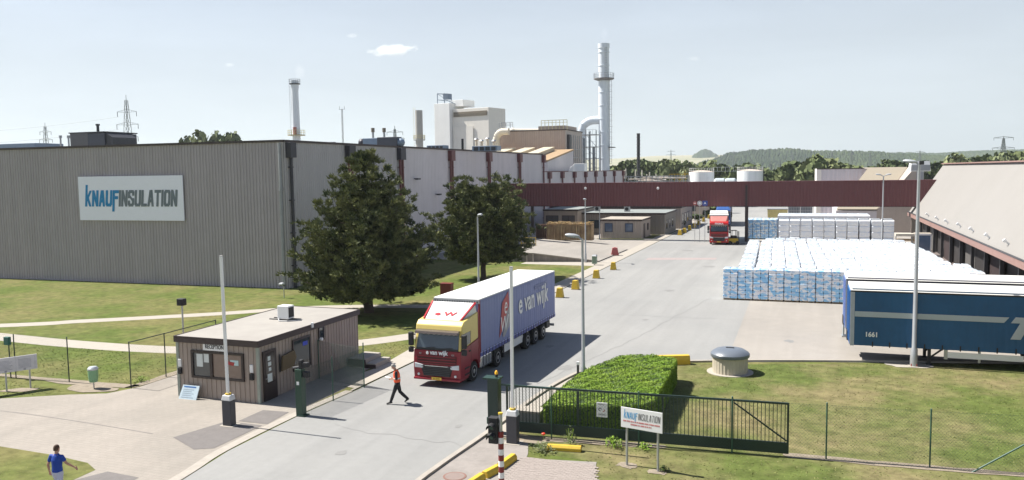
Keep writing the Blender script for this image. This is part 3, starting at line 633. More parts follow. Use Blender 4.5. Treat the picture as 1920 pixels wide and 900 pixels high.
for i, (px, lab) in enumerate(((113, 'thin roof vent pipe furthest left of the plant room'), (128, 'thin roof vent pipe touching the plant room left side'))):
    p = at(px, 254, 74); t = thing('vent_pipe', lab, 'vent', (p.x, 74, HW-.12), group='roof vent pipes left of the plant room')
    MB().cyl((0, 0, 0), (0, 0, p.z-HW+.1), .1, n=8).build('pipe', M_['galv'], t); MB().cyl((0, 0, p.z-HW-.2), (0, 0, p.z-HW+.12), .17, n=8).build('cowl', M_['galv'], t)
a = at(0, 275, 110); b = at(66, 274, 110); t = thing('rooftop_plant_room', 'long low blue-grey roof structure at the far left edge of the photo', 'plant room', (a.x-6, 110, HW-.12))
MB().box(0, b.x-a.x+6, 0, 6, 0, at(30, 269, 110).z-HW+.1).build('cabin', mat('blue_grey_metal', (.20, .26, .34), .5), t, bevel=.03)
mb = MB()
for k in range(5): mb.box(5.6+k*.75, 5.95+k*.75, -.06, 0, .15, .5)
mb.build('vent_slot', M_['dark'], t); MB().cyl((8, 1, .5), (8, 1, 1.4), .13, n=8).build('vent_pipe', M_['steel'], t)
# round cowls and long duct
p = at(621, 262, 80); t = thing('roof_cowl', 'rounded dark roof cowl behind the warehouse edge right of the slim chimney', 'vent', (p.x, 80, HW-.15))
MB().lathe((0, 0, .25), [(.1, -1.0), (.42, -.9), (.5, -.2), (.5, .5), (.25, .8), (.05, .85)], 14, axis='x').build('hood', M_['hopper'], t, smooth=True)
MB().cyl((.1, 0, 0), (.1, 0, .3), .3, n=10).build('base', M_['galv'], t)
a = at(673, 264, 84); b = at(749, 264, 84); zt = at(700, 258, 84).z-HW+.12
t = thing('roof_duct', 'long blue-grey ventilation duct lying on the warehouse roof above the pine', 'duct', (a.x, 84, HW-.12)); Wd = b.x-a.x
MB().box(.5, Wd*.45, 0, 1.1, .1, zt-.05).build('duct_section', mat('blue_grey_metal', (.2, .26, .34)), t, bevel=.05)
MB().box(Wd*.45+.02, Wd-.3, -.05, 1.2, .1, zt+.02).build('duct_section', mat('plant_dark', (.07, .075, .09)), t, bevel=.05)
MB().lathe((0, .5, zt*.55), [(.15, -.2), (.5, -.1), (.5, .3), (.3, .6)], 12, axis='x').build('duct_end', M_['hopper'], t, smooth=True)
MB().lathe((Wd-.3, .5, zt*.5), [(.5, 0), (.42, .5), (.1, .7)], 12, axis='x').build('duct_end', mat('blue_grey_metal', (.2, .26, .34)), t, smooth=True)
for px, lab in ((699, 'left one of two twin roof vents behind the long duct'), (720, 'right one of two twin roof vents behind the long duct')):
    p = at(px, 240, 87); t = thing('roof_vent', lab, 'vent', (p.x, 87, HW-.12), group='twin roof vents'); z = p.z-HW+.12
    MB().cyl((0, 0, 0), (0, 0, z-.3), .14, n=8).build('pipe', M_['galv'], t); MB().cyl((0, 0, z-.5), (0, 0, z), .22, n=8).build('cowl', mat('louvre_brown', (.2, .17, .13)), t)
for px0, px1, py0, py1, Y, lab, mt in ((800, 832, 272, 277, 100, 'thin pale blue box on the warehouse roof left of the black pipe', 'blue_grey_metal'), (885, 932, 273, 280, 105, 'long low blue cooling unit on warehouse roof beneath the beige hall', 'blue_grey_metal')):
    a = at(px0, py1, Y); b = at(px1, py0, Y); t = thing('cooling_unit', lab, 'cooling unit', (a.x, Y, HW-.12))
    MB().box(0, b.x-a.x, 0, 1.6, 0, b.z-HW+.12).build('casing', mat(mt, (.2, .26, .34)), t, bevel=.03)
    mb = MB()
    for k in range(4): mb.box((b.x-a.x)*(.08+.23*k), (b.x-a.x)*(.25+.23*k), -.03, 0, .06, b.z-HW)
    mb.build('grille', M_['steel'], t)
p = at(867, 260, 104); t = thing('vent_pipe', 'short black pipe standing on the warehouse roof before the white building', 'vent', (p.x, 104, HW-.12))
MB().cyl((0, 0, 0), (0, 0, p.z-HW+.1), .17, n=10).build('pipe', M_['dark'], t); MB().box(-.3, .3, -.3, .3, 0, .1).build('base', M_['steel'], t)
for i, (px, py) in enumerate(((893, 259), (903, 262), (914, 258), (926, 262))):
    p = at(px, py, 150); t = thing('process_pipe', ['left-hand', 'second', 'third', 'right-hand'][i]+' cream pipe with flared cap in front of the white building', 'pipe', (p.x, 150, 0), group='cream pipes before the white building')
    MB().cyl((0, 0, 0), (0, 0, p.z-.4), .28, n=8).build('pipe', _mats['cream_metal'], t); MB().lathe((0, 0, p.z-.5), [(.28, 0), (.5, .2), (.3, .5)], 10).build('cap', M_['galv'], t)
a = at(1060, 319, 150); t = thing('roof_tank', 'small white box with tapering hood on the annexe roof by the chimney', 'tank', (a.x, 152, HA-.05))
b = at(1096, 306, 152); Wd = b.x-a.x
MB().box(Wd*.35, Wd, 0, 2, 0, b.z-HA).build('tank_box', M_['wht'], t, bevel=.04); MB().prism([(0, 0), (Wd*.34, 0), (Wd*.34, (b.z-HA)*.95), (Wd*.1, (b.z-HA)*.4)], .1, 1.9, 'y').build('hood', M_['wht'], t, bevel=.03)
MB().lathe((Wd*.15, 1, .5), [(.2, -.4), (.5, -.2), (.4, .4)], 10, axis='x').build('valve', M_['galv'], t)

# ------------------------------------------------------------------ maroon conveyor bridge
YBR = 118.5; xa = -43.9; xb = 16.2; zb, zt = 5.03, 8.43
br = thing('conveyor_bridge', 'long dark maroon ribbed conveyor bridge spanning the road between both halls', 'bridge', (xa, YBR, 0))
MB().clad((0, 0), (xb-xa, 0), zb, zt, .45, .05).build('side_cladding', M_['maroon'], br, fix=False)
MB().clad((xb-xa, 1.75), (0, 1.75), zb, zt, .45, .05).build('side_cladding', M_['maroon'], br, fix=False)
MB().box(-.05, xb-xa, -.08, 1.83, zt, zt+.1).build('roof', M_['maroon'], br)
MB().box(0, xb-xa, .0, 1.75, zb-.05, zb+.05).build('deck', mat('brown_steel', (.05, .035, .035), .6), br)
for px in (1400,):
    p = at(px, 400, YBR+.9); MB().box(p.x-xa-.22, p.x-xa+.22, .65, 1.1, 0, zb).build('support_pillar', mat('brown_steel', (.05, .035, .035)), br); MB().box(p.x-xa-.14, p.x-xa+.14, -.15, -.04, zb, zt-.4).build('cover_strip', _mats['brown_steel'], br)
MB().box(4.0, 4.4, .6, 1.0, 0, zb).build('support_pillar', _mats['brown_steel'], br)
for px, py in ((1098, 353), (1234, 353)):
    p = at(px, py, YBR); MB().lathe((p.x-xa, -.1, p.z), [(.16, -.12), (.2, -.02), (.12, .06)], 10, axis='y').build('bulkhead_lamp', M_['white'], br)

# ------------------------------------------------------------------ offices and hut
def window(parent, x0, x1, z0, z1, y, frame, glass, fw_=.08, mull=0):
    mb = MB().box(x0, x1, y-.05, y, z0, z0+fw_).box(x0, x1, y-.05, y, z1-fw_, z1).box(x0, x0+fw_, y-.05, y, z0+fw_, z1-fw_).box(x1-fw_, x1, y-.05, y, z0+fw_, z1-fw_)
    for k in range(mull):
        xm = x0+(x1-x0)*(k+1)/(mull+1); mb.box(xm-fw_/2, xm+fw_/2, y-.05, y, z0+fw_, z1-fw_)
    o = mb.build('window', frame, parent); MB().box(x0+.01, x1-.01, y-.02, y-.008, z0+.01, z1-.01).build('pane', glass, o); return o
def xwindow(parent, y0, y1, z0, z1, x, frame, glass, fw_=.08, name='window'):
    mb = MB().box(x, x+.05, y0, y1, z0, z0+fw_).box(x, x+.05, y0, y1, z1-fw_, z1).box(x, x+.05, y0, y0+fw_, z0+fw_, z1-fw_).box(x, x+.05, y1-fw_, y1, z0+fw_, z1-fw_)
    o = mb.build(name, frame, parent); MB().box(x+.008, x+.02, y0+.01, y1-.01, z0+.01, z1-.01).build('pane', glass, o); return o
M_['tan'] = mat('tan_cladding', (.42, .355, .31), .6, var=.06, scale=1, streak=.08)
M_['roofl'] = mat('light_roof', (.37, .33, .275), .85, var=.07, scale=.8, col2=(.30, .27, .235), bigscale=.3)
M_['roofg'] = mat('grey_roof', (.22, .24, .23), .8, var=.08, scale=.5)
M_['bluegl'] = mat('bluish_glass', (.10, .15, .24), .08, spec=.8)
def cabin(name, label, x0, x1, y0, y1, h, wall, roofm, over=.15, trim=None, cat='building'):
    t = thing(name, label, cat, (x0, y0, 0)); W_ = x1-x0; D = y1-y0
    MB().clad((0, 0), (W_, 0), 0, h-.14, .42, .03).build('front_wall', wall, t, fix=False)
    MB().clad((W_, 0), (W_, D), 0, h-.14, .42, .03).build('side_wall', wall, t, fix=False)
    MB().clad((0, D), (0, 0), 0, h-.14, .42, .03).build('side_wall', wall, t, fix=False)
    MB().clad((W_, D), (0, D), 0, h-.14, .42, .03).build('rear_wall', wall, t, fix=False)
    MB().box(-over+.03, W_+over-.03, -over+.03, D+over-.03, h-.02, h).build('roof', roofm, t)
    MB().box(-over, W_+over, -over, D+over, h-.28, h-.022).build('fascia', trim or M_['brown'], t)
    return t
hut = cabin('site_hut', 'small square brown hut with two blue windows beside the road bollards', -29.3, -23.05, 121.0, 128.5, 2.95, M_['tan'], M_['roofl'])
for px0, px1 in ((1134, 1149), (1172, 1187)):
    a = at(px0, 438, 121); b = at(px1, 422, 121); window(hut, a.x+29.3, b.x+29.3, 1.0, 2.35, -.03, mat('navy_frame', (.03, .045, .09), .5), M_['bluegl'], .1)
MB().box(6.26, 6.34, 1.6, 2.8, 0.02, 2.2).build('door', M_['brown'], hut); xwindow(hut, 4.6, 5.6, 1.0, 2.1, 6.3, M_['brown'], M_['glass'])
# three offices
ox = at(1020, 400, 127).x
of1 = cabin('office_building', 'long flat-roofed office with two wide windows behind the pallet stacks', ox, at(1083, 400, 127).x, 127, 138, 4.15, mat('tan_panel', (.40, .34, .28), .6, var=.05), M_['roofg'])
for px0, px1 in ((1024, 1047), (1054, 1078)): a = at(px0, 416, 127); b = at(px1, 404, 127); window(of1, a.x-ox, b.x-ox, a.z, b.z, -.03, M_['brown'], mat('shuttered_glass', (.10, .09, .09), .3), .07, 1)
ox2 = at(1084, 400, 128).x
of2 = cabin('office_building', 'low dark office wing with rooftop vents directly behind the small hut', ox2, -20.9, 129.5, 141, 3.5, mat('dark_tan_cladding', (.22, .20, .175), .6, var=.05), M_['roofg'])
MB().box(1.5, 3.6, -.06, -.02, .9, 2.3).build('window', M_['glass'], of2)
for k in range(3): xwindow(of2, 1.2+3*k, 2.4+3*k, .8, 2.3, -20.9-ox2+.03, M_['brown'], M_['glass'])
of3 = cabin('office_building', 'grey-roofed office wing with side windows just in front of the bridge shadow gap', -44, -20.3, 143, 158, 3.9, M_['tan'], M_['roofg'])
of3['label'] = 'far grey-roofed office wing seen partly under the maroon bridge'
for k in range(4): xwindow(of3, 1.4+3.2*k, 2.9+3.2*k, .8, 2.6, 23.7+.03, M_['brown'], M_['glass'])
of4 = cabin('office_building', 'furthest tan office block seen below the bridge beyond the grey roofs', -46, -20.5, 176, 190, 5.0, M_['tan'], M_['roofg'])
for k in range(7): window(of4, 3+3.2*k, 5+3.2*k, 1.4, 3.8, -.03, M_['brown'], M_['glass'])
for i, (px, py, Y) in enumerate(((1120, 388, 134), (1176, 396, 133), (1240, 392, 146), (1251, 389, 150), (1102, 391, 136))):
    p = at(px, py, Y); zr = 3.5 if Y < 142 else 3.9
    t = thing('rooftop_ac_unit', ['boxed vent on the dark office roof furthest left', 'small mushroom vent in the middle of the dark office roof', 'white framed cooler near the right end of the grey office roof', 'white framed cooler at the far right corner of the grey office roof', 'second boxed vent on the dark office roof beside the lamp'][i], 'air conditioner', (p.x, Y, zr), group='roof coolers on the office wings')
    MB().box(-.45, .45, -.35, .35, .0, .9).build('casing', M_['galv'], t, bevel=.04); MB().cyl((0, -.37, .45), (0, -.35, .45), .3, n=12).build('fan', M_['dark'], t)

# ------------------------------------------------------------------ storage hall on the right
XE = 13.35
M_['hallroof'] = mat('pale_hall_roof', (.240, .229, .216), .9, var=.025, scale=.4, col2=(.226, .216, .203), bigscale=.04)
M_['pink'] = mat('pink_gutter', (.26, .16, .14), .7, var=.08)
hl = thing('storage_hall', 'big hall with steep pale sloping roof above dark open bays, photo right side', 'warehouse', (XE, 36, 0))
Dh = 122-36; xr = 4.1; zr = 10.5
MB().prism([(0, 4.1), (.25, 4.1), (xr+.2, zr-.25), (40, zr-.1), (40, zr+.05), (xr, zr+.05)], 0, Dh, 'y').build('roof', M_['hallroof'], hl)
MB().box(-.16, .12, 0, Dh, 3.62, 4.14).build('gutter', M_['pink'], hl)
MB().box(-.2, .0, -.02, Dh+.02, 4.15, 4.2).build('flashing', M_['steel'], hl)
MB().box(xr-.3, xr+.9, 0, Dh, zr+.055, zr+.18).build('ridge_strip', M_['pink'], hl)
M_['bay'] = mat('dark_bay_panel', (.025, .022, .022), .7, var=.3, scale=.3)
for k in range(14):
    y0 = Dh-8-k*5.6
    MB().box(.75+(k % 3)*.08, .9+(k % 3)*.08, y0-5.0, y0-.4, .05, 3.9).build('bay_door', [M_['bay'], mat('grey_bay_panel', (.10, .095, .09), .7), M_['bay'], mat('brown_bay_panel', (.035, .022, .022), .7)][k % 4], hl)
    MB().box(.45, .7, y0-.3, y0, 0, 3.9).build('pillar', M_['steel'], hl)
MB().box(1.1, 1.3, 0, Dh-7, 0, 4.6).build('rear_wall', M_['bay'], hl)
MB().box(-.6, 1.2, 6, Dh-14, .02, .5).build('loading_kerb', mat('loading_edge', (.16, .13, .12), .8), hl)
MB().prism([(.3, 0), (.3, 4.1), (xr+.2, zr-.25), (40, zr-.15), (40, 0)], Dh-.4, Dh-.2, 'y').build('gable_wall', M_['tan'], hl)
for i, (px, py) in enumerate(((1742, 405), (1760, 412), (1778, 418), (1802, 425), (1826, 434), (1856, 446), (1892, 458))):
    # small white vents on the roof slope
    d = _ray(px, py); nrm = Vector((6.4, 0, -4.1)); P0 = Vector((XE, 0, 4.1)); t_ = (P0-Vector((0, 0, CAMH))).dot(nrm)/d.dot(nrm); p = Vector((0, 0, CAMH))+d*t_
    t = thing('roof_vent', ['furthest', 'second furthest', 'third furthest', 'middle', 'third nearest', 'second nearest', 'nearest'][i]+' small white vent near the eave of the pale sloping roof', 'vent', p, group='white vents along the hall eave')
    MB().cyl((0, 0, 0), (-.25, 0, .25), .07, n=8).build('pipe', M_['white'], t); MB().cyl((-.22, 0, .2), (-.35, 0, .33), .13, n=8).build('cowl', M_['white'], t)
# halls behind
Y2 = 160; a = at(1532, 317, Y2); b = at(1640, 317, Y2)
h2 = thing('storage_hall', 'long beige hall with vertical ribs standing right behind the maroon bridge', 'warehouse', (a.x, Y2, 0))
MB().clad((0, 0), (b.x-a.x+8, 0), 0, a.z, .7, .06).build('front_wall', M_['clads'], h2, fix=False)
MB().box(-.05, .75, -.1, 30, 0, a.z+.03).build('corner_pier', mat('cream_cladding', (.66, .62, .54)), h2)
MB().box(0, b.x-a.x+8, .1, 30, a.z-.2, a.z+.02).build('roof', M_['roofl'], h2); MB().bar((0, -.05, a.z), (b.x-a.x+8, -.05, a.z), .15).build('roof_trim', M_['brown'], h2)
Y3 = 140; a = at(1614, 340, Y3); b = at(1637, 314, Y3); c = at(1716, 314, Y3); d = at(1697, 340, Y3)
h3 = thing('storage_hall', 'tan roofed hall with slanting end between the beige hall and the pole', 'warehouse', (a.x, Y3, 0))
slope = (b.z-a.z)/(b.x-a.x); xl = -a.z/slope*.55
M_['hr2'] = mat('yellowish_roof', (.30, .26, .20), .8, var=.03)
w_ = c.x-a.x
p0 = Vector((0, 0, a.z)); L3 = b.x-a.x
MB().add([(xl, 0, a.z+xl*slope), (L3, 10, b.z), (w_, 10, b.z), (w_-L3+xl, 0, a.z+xl*slope)], [(0, 1, 2, 3)]).add([(xl, 0, a.z+xl*slope-.2), (L3, 10, b.z-.2), (w_, 10, b.z-.2), (w_-L3+xl, 0, a.z+xl*slope-.2)], [(3, 2, 1, 0)]).build('sloping_roof', M_['hr2'], h3, fix=False)
MB().prism([(w_-L3+xl, 0), (w_-L3+xl, a.z+xl*slope-.1), (w_, b.z-.1), (w_+.2, b.z-.1), (w_+.2, 0)], .1, 24, 'y').build('end_wall', M_['tan'], h3)
MB().box(xl, w_-L3+xl, .15, 24, 0, a.z+xl*slope-.25).build('wall', M_['clads'], h3)
MB().box(L3, w_, 10, 24, b.z-.2, b.z+.0).build('flat_roof', M_['roofl'], h3)
t = thing('roof_hood', 'small white slanted hood on the hall roofline behind the tall lamp', 'hood', at(1722, 311, 128)); t.location.z = 9.6
MB().box(-1.0, 1.6, 0, 3, 0, 1.45, taper=.15).build('hood_box', M_['white'], t); MB().box(-.9, 1.5, -.1, 0, .1, .9).build('louvre', M_['galv'], t)
# ------------------------------------------------------------------ tanks and pipe rack behind the bridge
for i, (px0, px1, pyt) in enumerate(((1292, 1339, 323), (1382, 1431, 321))):
    a = at(px0, pyt, 235); b = at(px1, pyt, 235); r = (b.x-a.x)/2
    t = thing('storage_tank', ['round white storage tank with yellow stair, left one behind the bridge', 'round white storage tank, right one behind the bridge'][i], 'tank', ((a.x+b.x)/2, 235, 0), group='white storage tanks')
    MB().cyl((0, 0, 0), (0, 0, a.z), r, n=40).build('shell', mat('tank_white', (.80, .83, .85), .4, var=.04, scale=.5, streak=.12), t, smooth='auto')
    MB().lathe((0, 0, a.z), [(r, 0), (r*.6, .35), (.1, .55)], 40).build('roof', mat('tank_roof', (.5, .42, .36), .6), t, smooth='auto')
    rail_ring(MB(), (0, 0), r*.98, a.z, 1.1, 26).build('railing', M_['white'], t)
    if i == 0:
        mb = MB()
        for k in range(14): mb.box(-r-1.2-.3*k, -r-.6-.3*k, -2, -1.2, a.z-.4-k*.42, a.z-.34-k*.42)
        mb.bar((-r-.6, -2, a.z+.5), (-r-5, -2, a.z-5.2), .1); mb.bar((-r-.6, -2, a.z-.3), (-r-5, -2, a.z-6), .14); mb.build('stair', M_['yellow'], t)
    for k in range(12):
        pass
for i, px in enumerate((1350, 1370)):
    p = at(px, 334, 228); t = thing('pressure_vessel', ['left', 'right'][i]+' low grey horizontal vessel between the two white tanks', 'tank', (p.x, 228, 0), group='horizontal vessels between the tanks')
    MB().lathe((0, 0, p.z-1.1), [(.2, -1.7), (.8, -1.5), (1.1, -1.1), (1.1, 1.1), (.8, 1.5), (.2, 1.7)], 16, axis='x').build('vessel', mat('pale_grey_metal', (.45, .5, .52), .4), t, smooth='auto')
    MB().box(-1.2, -.8, -.4, .4, 0, p.z-2).box(.8, 1.2, -.4, .4, 0, p.z-2).build('saddle', M_['galv'], t)
wk = thing('walkway', 'thin railed walkway joining the tops of the two white tanks', 'walkway', (at(1338, 320, 235).x, 235, at(1338, 321, 235).z)); Wk = at(1383, 320, 235).x-wk.location.x
mb = MB().box(0, Wk, -.4, .4, -.1, 0)
MB().box(0, Wk, -.4, .4, -.1, 0).build('deck', M_['galv'], wk)
mb = MB()
for k in range(7): mb.bar((Wk*k/6, -.4, 0), (Wk*k/6, -.4, 1.1), .06)
mb.bar((0, -.4, 1.1), (Wk, -.4, 1.1), .07); mb.build('railing', M_['white'], wk)
pk = thing('pipe_rack', 'cluttered low pipe rack with rusty and white pipes behind the bridge', 'pipe rack', (at(1168, 335, 215).x, 215, 0)); Wp = at(1290, 335, 215).x-pk.location.x
zA = at(1200, 340, 215).z; zB_ = at(1200, 331, 215).z
mb = MB()
for k in range(12):
    x = Wp*k/11; mb.bar((x, 0, 0), (x, 0, zB_+.2), .2); mb.bar((x, 3, 0), (x, 3, zB_+.2), .2)
mb.bar((0, 0, zB_), (Wp, 0, zB_), .2); mb.bar((0, 0, zA), (Wp, 0, zA), .2)
mb.build('frame', M_['galv'], pk)
mb = MB(); rnd = random.Random(5)
for k in range(9): z = zA-.6+k*(zB_-zA+.6)/8; x0 = rnd.uniform(0, Wp*.4); x1 = rnd.uniform(Wp*.6, Wp); mb.cyl((x0, rnd.uniform(.3, 2.6), z), (x1, rnd.uniform(.3, 2.6), z), rnd.uniform(.1, .2), n=7)
mb.build('pipes', mat('mixed_pipe', (.34, .27, .22), .5, col2=(.6, .58, .54), bigscale=.3), pk, smooth='auto')
mb = MB()
for k in range(9): x = rnd.uniform(0, Wp*.6); mb.cyl((x, 1, zB_-.5), (x, 1, zB_+rnd.uniform(.6, 2.2)), .15, n=7)
mb.build('riser', _mats['cream_metal'], pk)
yk = thing('stair_tower', 'low yellow-railed platform to the left of the white tanks', 'platform', (at(1255, 335, 225).x, 225, 0)); Wy = at(1290, 335, 225).x-yk.location.x; zy = at(1270, 334, 225).z
MB().box(0, Wy, 0, 3, zy-.2, zy).build('deck', mat('ochre_steel', (.42, .38, .22)), yk); mb = MB()
for k in range(8): mb.bar((Wy*k/7, 0, 0), (Wy*k/7, 0, zy+1.1), .1)
mb.bar((0, 0, zy+1.1), (Wy, 0, zy+1.1), .12).bar((0, 0, zy+.55), (Wy, 0, zy+.55), .1); mb.build('railing', M_['yellow'], yk)
# ------------------------------------------------------------------ reception cabin
RX0, RX1, RY0, RY1, RH = -27.6, -23.1, 29.95, 38.6, 2.86
M_['recw'] = mat('reception_boards', (.36, .295, .25), .65, var=.07, scale=1.5, streak=.14)
rc = thing('reception_cabin', 'small brown panelled reception cabin with white flat roof beside the left barrier', 'cabin', (RX0, RY0, 0))
W_ = RX1-RX0; D_ = RY1-RY0
def batten(mb, p, q, z0, z1):
    p = Vector(p); q = Vector(q); L = (q-p).length; d = (q-p)/L; n = Vector((d.y, -d.x)); k = int(round(L/.26)); mb.add([(*p, z0), (*q, z0), (*q, z1), (*p, z1)], [(0, 1, 2, 3)])
    for i in range(k+1):
        c = p+d*(L*i/k); a = c-d*.022; b = c+d*.022
        mb.add([(*a, z0), (*(a+n*.03), z0), (*(b+n*.03), z0), (*b, z0), (*a, z1), (*(a+n*.03), z1), (*(b+n*.03), z1), (*b, z1)], [(0, 4, 5, 1), (1, 5, 6, 2), (2, 6, 7, 3)])
    return mb
batten(MB(), (0, 0), (W_, 0), 0, RH-.2).build('front_wall', M_['recw'], rc, fix=False)
batten(MB(), (W_, 0), (W_, D_), 0, RH-.2).build('side_wall', M_['recw'], rc, fix=False)
batten(MB(), (0, D_), (0, 0), 0, RH-.2).build('side_wall', M_['recw'], rc, fix=False)
batten(MB(), (W_, D_), (0, D_), 0, RH-.2).build('rear_wall', M_['recw'], rc, fix=False)
mb = MB().box(-.12, W_+.12, -.12, D_+.12, RH-.26, RH-.03); mb.build('fascia', M_['brown'], rc)
M_['membrane'] = mat('roof_membrane', (.31, .29, .262), .8, var=.05, scale=1.2, col2=(.285, .265, .24), bigscale=.5)
MB().box(-.08, W_+.08, -.08, D_+.08, RH-.02, RH+.012).build('roof', M_['membrane'], rc)
mb = MB().bar((-.11, -.11, RH+.01), (W_+.11, -.11, RH+.01), .05).bar((W_+.11, -.11, RH+.01), (W_+.11, D_+.11, RH+.01), .05).bar((W_+.11, D_+.11, RH+.01), (-.11, D_+.11, RH+.01), .05).bar((-.11, D_+.11, RH+.01), (-.11, -.11, RH+.01), .05)
mb.build('roof_edge', M_['brown'], rc)
for x in (.0, W_): MB().box(x-.07, x+.07, -.05, .04, 0, RH-.26).build('corner_post', mat('pale_green_trim', (.30, .33, .28), .6), rc)
fx = lambda X: X-RX0
M_['frame'] = mat('window_frame_brown', (.03, .02, .02), .4)
fr = MB().box(fx(-26.8), fx(-23.85), -.09, .0, .96, 1.06).box(fx(-26.8), fx(-23.85), -.09, .0, 2.16, 2.26).box(fx(-26.8), fx(-26.68), -.09, 0, 1.06, 2.16).box(fx(-23.97), fx(-23.85), -.09, 0, 1.06, 2.16).box(fx(-25.72), fx(-25.58), -.09, 0, 1.06, 2.16).build('window', M_['frame'], rc)
MB().box(fx(-26.68), fx(-25.72), -.035, -.025, 1.06, 2.16).build('pane', mat('clear_dark_glass', (.05, .06, .065), .04, spec=.9), fr)
MB().box(fx(-25.58), fx(-23.97), -.035, -.025, 1.06, 2.16).build('pane', mat('tinted_brown_glass', (.16, .11, .085), .04, spec=1.0), fr)
MB().box(fx(-26.5), fx(-26.15), -.045, -.037, 1.5, 2.1).box(fx(-26.08), fx(-25.8), -.045, -.037, 1.72, 2.12).build('paper_notice', mat('paper', (.62, .66, .64), .8), fr)
MB().box(fx(-24.6), fx(-24.15), -.045, -.037, 1.68, 1.92).build('sticker', mat('sticker_teal', (.45, .6, .6), .5), fr); MB().prism([(fx(-24.85), 1.72), (fx(-24.42), 1.66), (fx(-24.35), 1.82), (fx(-24.8), 1.86)], -.052, -.047, 'y').build('sticker', M_['red'], fr)
MB().box(fx(-26.08), fx(-24.76), -.075, -.04, 2.30, 2.65).build('sign_panel', M_['white'], rc)
text('reception_lettering', 'RECEPTION', M_['dark'], (fx(-25.425), -.085, 2.475), FRONT, .27, rc, sx=.74, bold=.003)
for px, z in ((337, 0), (477, 0)):
    a = at(px-3, 672, RY0); x = fx(a.x)+.05 if px < 400 else fx(-23.52)
    MB().box(x, x+.17, -.08, 0, 1.42, 1.78).build('intercom', M_['white'], rc, bevel=.01); MB().box(x+.02, x+.19, -.14, 0, 1.08, 1.38).build('key_box', M_['dark'], rc, bevel=.01)
def ry(Y): return Y-RY0
dr = MB().box(W_+.03, W_+.10, .25, 1.22, .02, 2.32).build('door', M_['frame'], rc)
MB().box(W_+.10, W_+.108, .42, 1.06, .8, 2.2).build('pane', mat('door_glass', (.045, .035, .035), .1, spec=.7), dr)
mb = MB()
for yy, zz, a, b in ((.55, 1.85, .2, .2), (.57, 1.6, .22, .18), (.60, 1.36, .18, .16), (.50, .86, .34, .38)): mb.box(W_+.109, W_+.114, yy, yy+a, zz, zz+b)
mb.build('paper_notice', mat('paper', (.62, .66, .64)), dr); MB().cyl((W_+.12, .36, 1.05), (W_+.12, .5, 1.05), .02, n=8).build('handle', M_['galv'], dr)
w2 = xwindow(rc, ry(32.5), ry(34.0), .85, 2.4, W_+.03, M_['frame'], M_['glass'], .09)
MB().box(W_+.055, W_+.06, ry(33.35), ry(33.75), 1.95, 2.15).build('blue_notice', mat('blue_glow_notice', (.02, .06, .5), .5), w2)
w3 = xwindow(rc, ry(34.75), ry(35.25), 1.9, 2.62, W_+.03, M_['frame'], M_['glass'], .07)
MB().cyl((W_+.08, ry(34.85), 2.0), (W_+.2, ry(34.85), 2.0), .08, n=10).build('wall_lamp', M_['white'], rc)
MB().box(W_+.12, W_+.2, ry(34.0), ry(34.12), RH-.12, RH+.12).build('roof_outlet', M_['white'], rc)
MB().box(.2, W_-.2, .3, D_-.3, .1, 1.0).build('interior_counter', M_['dark'], rc)
ac = thing('air_conditioner', 'white boxy air conditioning unit standing on the reception cabin roof', 'air conditioner', (-25.15, 35.0, RH+.012)); ac.scale = (.78, .78, .78)
MB().box(-.42, .42, -.35, .35, .08, .95).build('casing', M_['white'], ac, bevel=.03); MB().box(.42, .44, -.28, .28, .18, .85).build('grille', M_['dark'], ac); MB().box(-1.1, 1.0, -.3, -.2, 0, .06).box(-1.1, 1.0, .2, .3, 0, .06).build('skid', M_['steel'], ac)
MB().tube([(-.3, -.4, .1), (0, -.75, .03), (.6, -.7, .03), (1.3, -.1, .03)], .035).build('hose', M_['galv'], ac)
hc = thing('roof_hatch', 'low grey box and rail behind the left edge of the cabin roof', 'box', (-27.3, 38.8, 0))
MB().box(-1.6, .2, .1, 1.6, 0, 2.35).build('tank_casing', mat('pale_grey_metal', (.45, .5, .52)), hc, bevel=.03); MB().box(-1.7, .3, 0, 1.7, 2.35, 2.45).build('lid', M_['membrane'], hc)
# leaning notice board
nb = thing('notice_board', 'light blue-white notice board leaning against the reception front wall', 'notice board', (-26.75, RY0-.42, 0)); nb.rotation_euler = (radians(-18), 0, 0)
MB().prism([(-.55, 0), (.45, 0), (.52, .66), (-.42, .66)], -.02, .02, 'y').build('board', mat('pale_blue_board', (.55, .66, .72), .5), nb)
mb = MB()
for k in range(5): mb.box(-.42+.015*k, .25-.1*(k % 2), -.026, -.021, .08+.09*k, .11+.09*k)
mb.build('text_lines', mat('faint_grey_ink', (.33, .4, .46), .6), nb); MB().box(-.34, .34, -.026, -.021, .55, .61).build('heading_strip', mat('blue_ink', (.05, .16, .4)), nb)
stp = thing('entrance_steps', 'two brown-edged concrete steps at the far right corner of the reception', 'steps', (-22.9, 37.3, 0))
MB().box(0, 1.0, 0, 1.7, 0, .48).build('step', M_['path'], stp, bevel=.01); MB().box(1.02, 1.6, 0, 1.7, 0, .26).build('step', M_['path'], stp, bevel=.01); MB().box(-.02, 1.64, -.05, -.002, 0, .2).box(-.02, 1.03, -.05, -.002, .2, .44).build('side_board', M_['brown'], stp)
bsh = thing('privacy_screen', 'brown canvas flap fixed beside the reception door', 'screen', (RX1+.12, 31.45, 0))
MB().prism([(0, 1.15), (.9, 1.2), (1.15, 1.6), (1.0, 1.95), (.1, 1.85)], 0, .08, 'x').build('canvas', mat('olive_canvas', (.13, .095, .05), .8), bsh); MB().bar((-.05, 0, 1.1), (-.05, 0, 1.95), .05).build('bracket', M_['steel'], bsh)

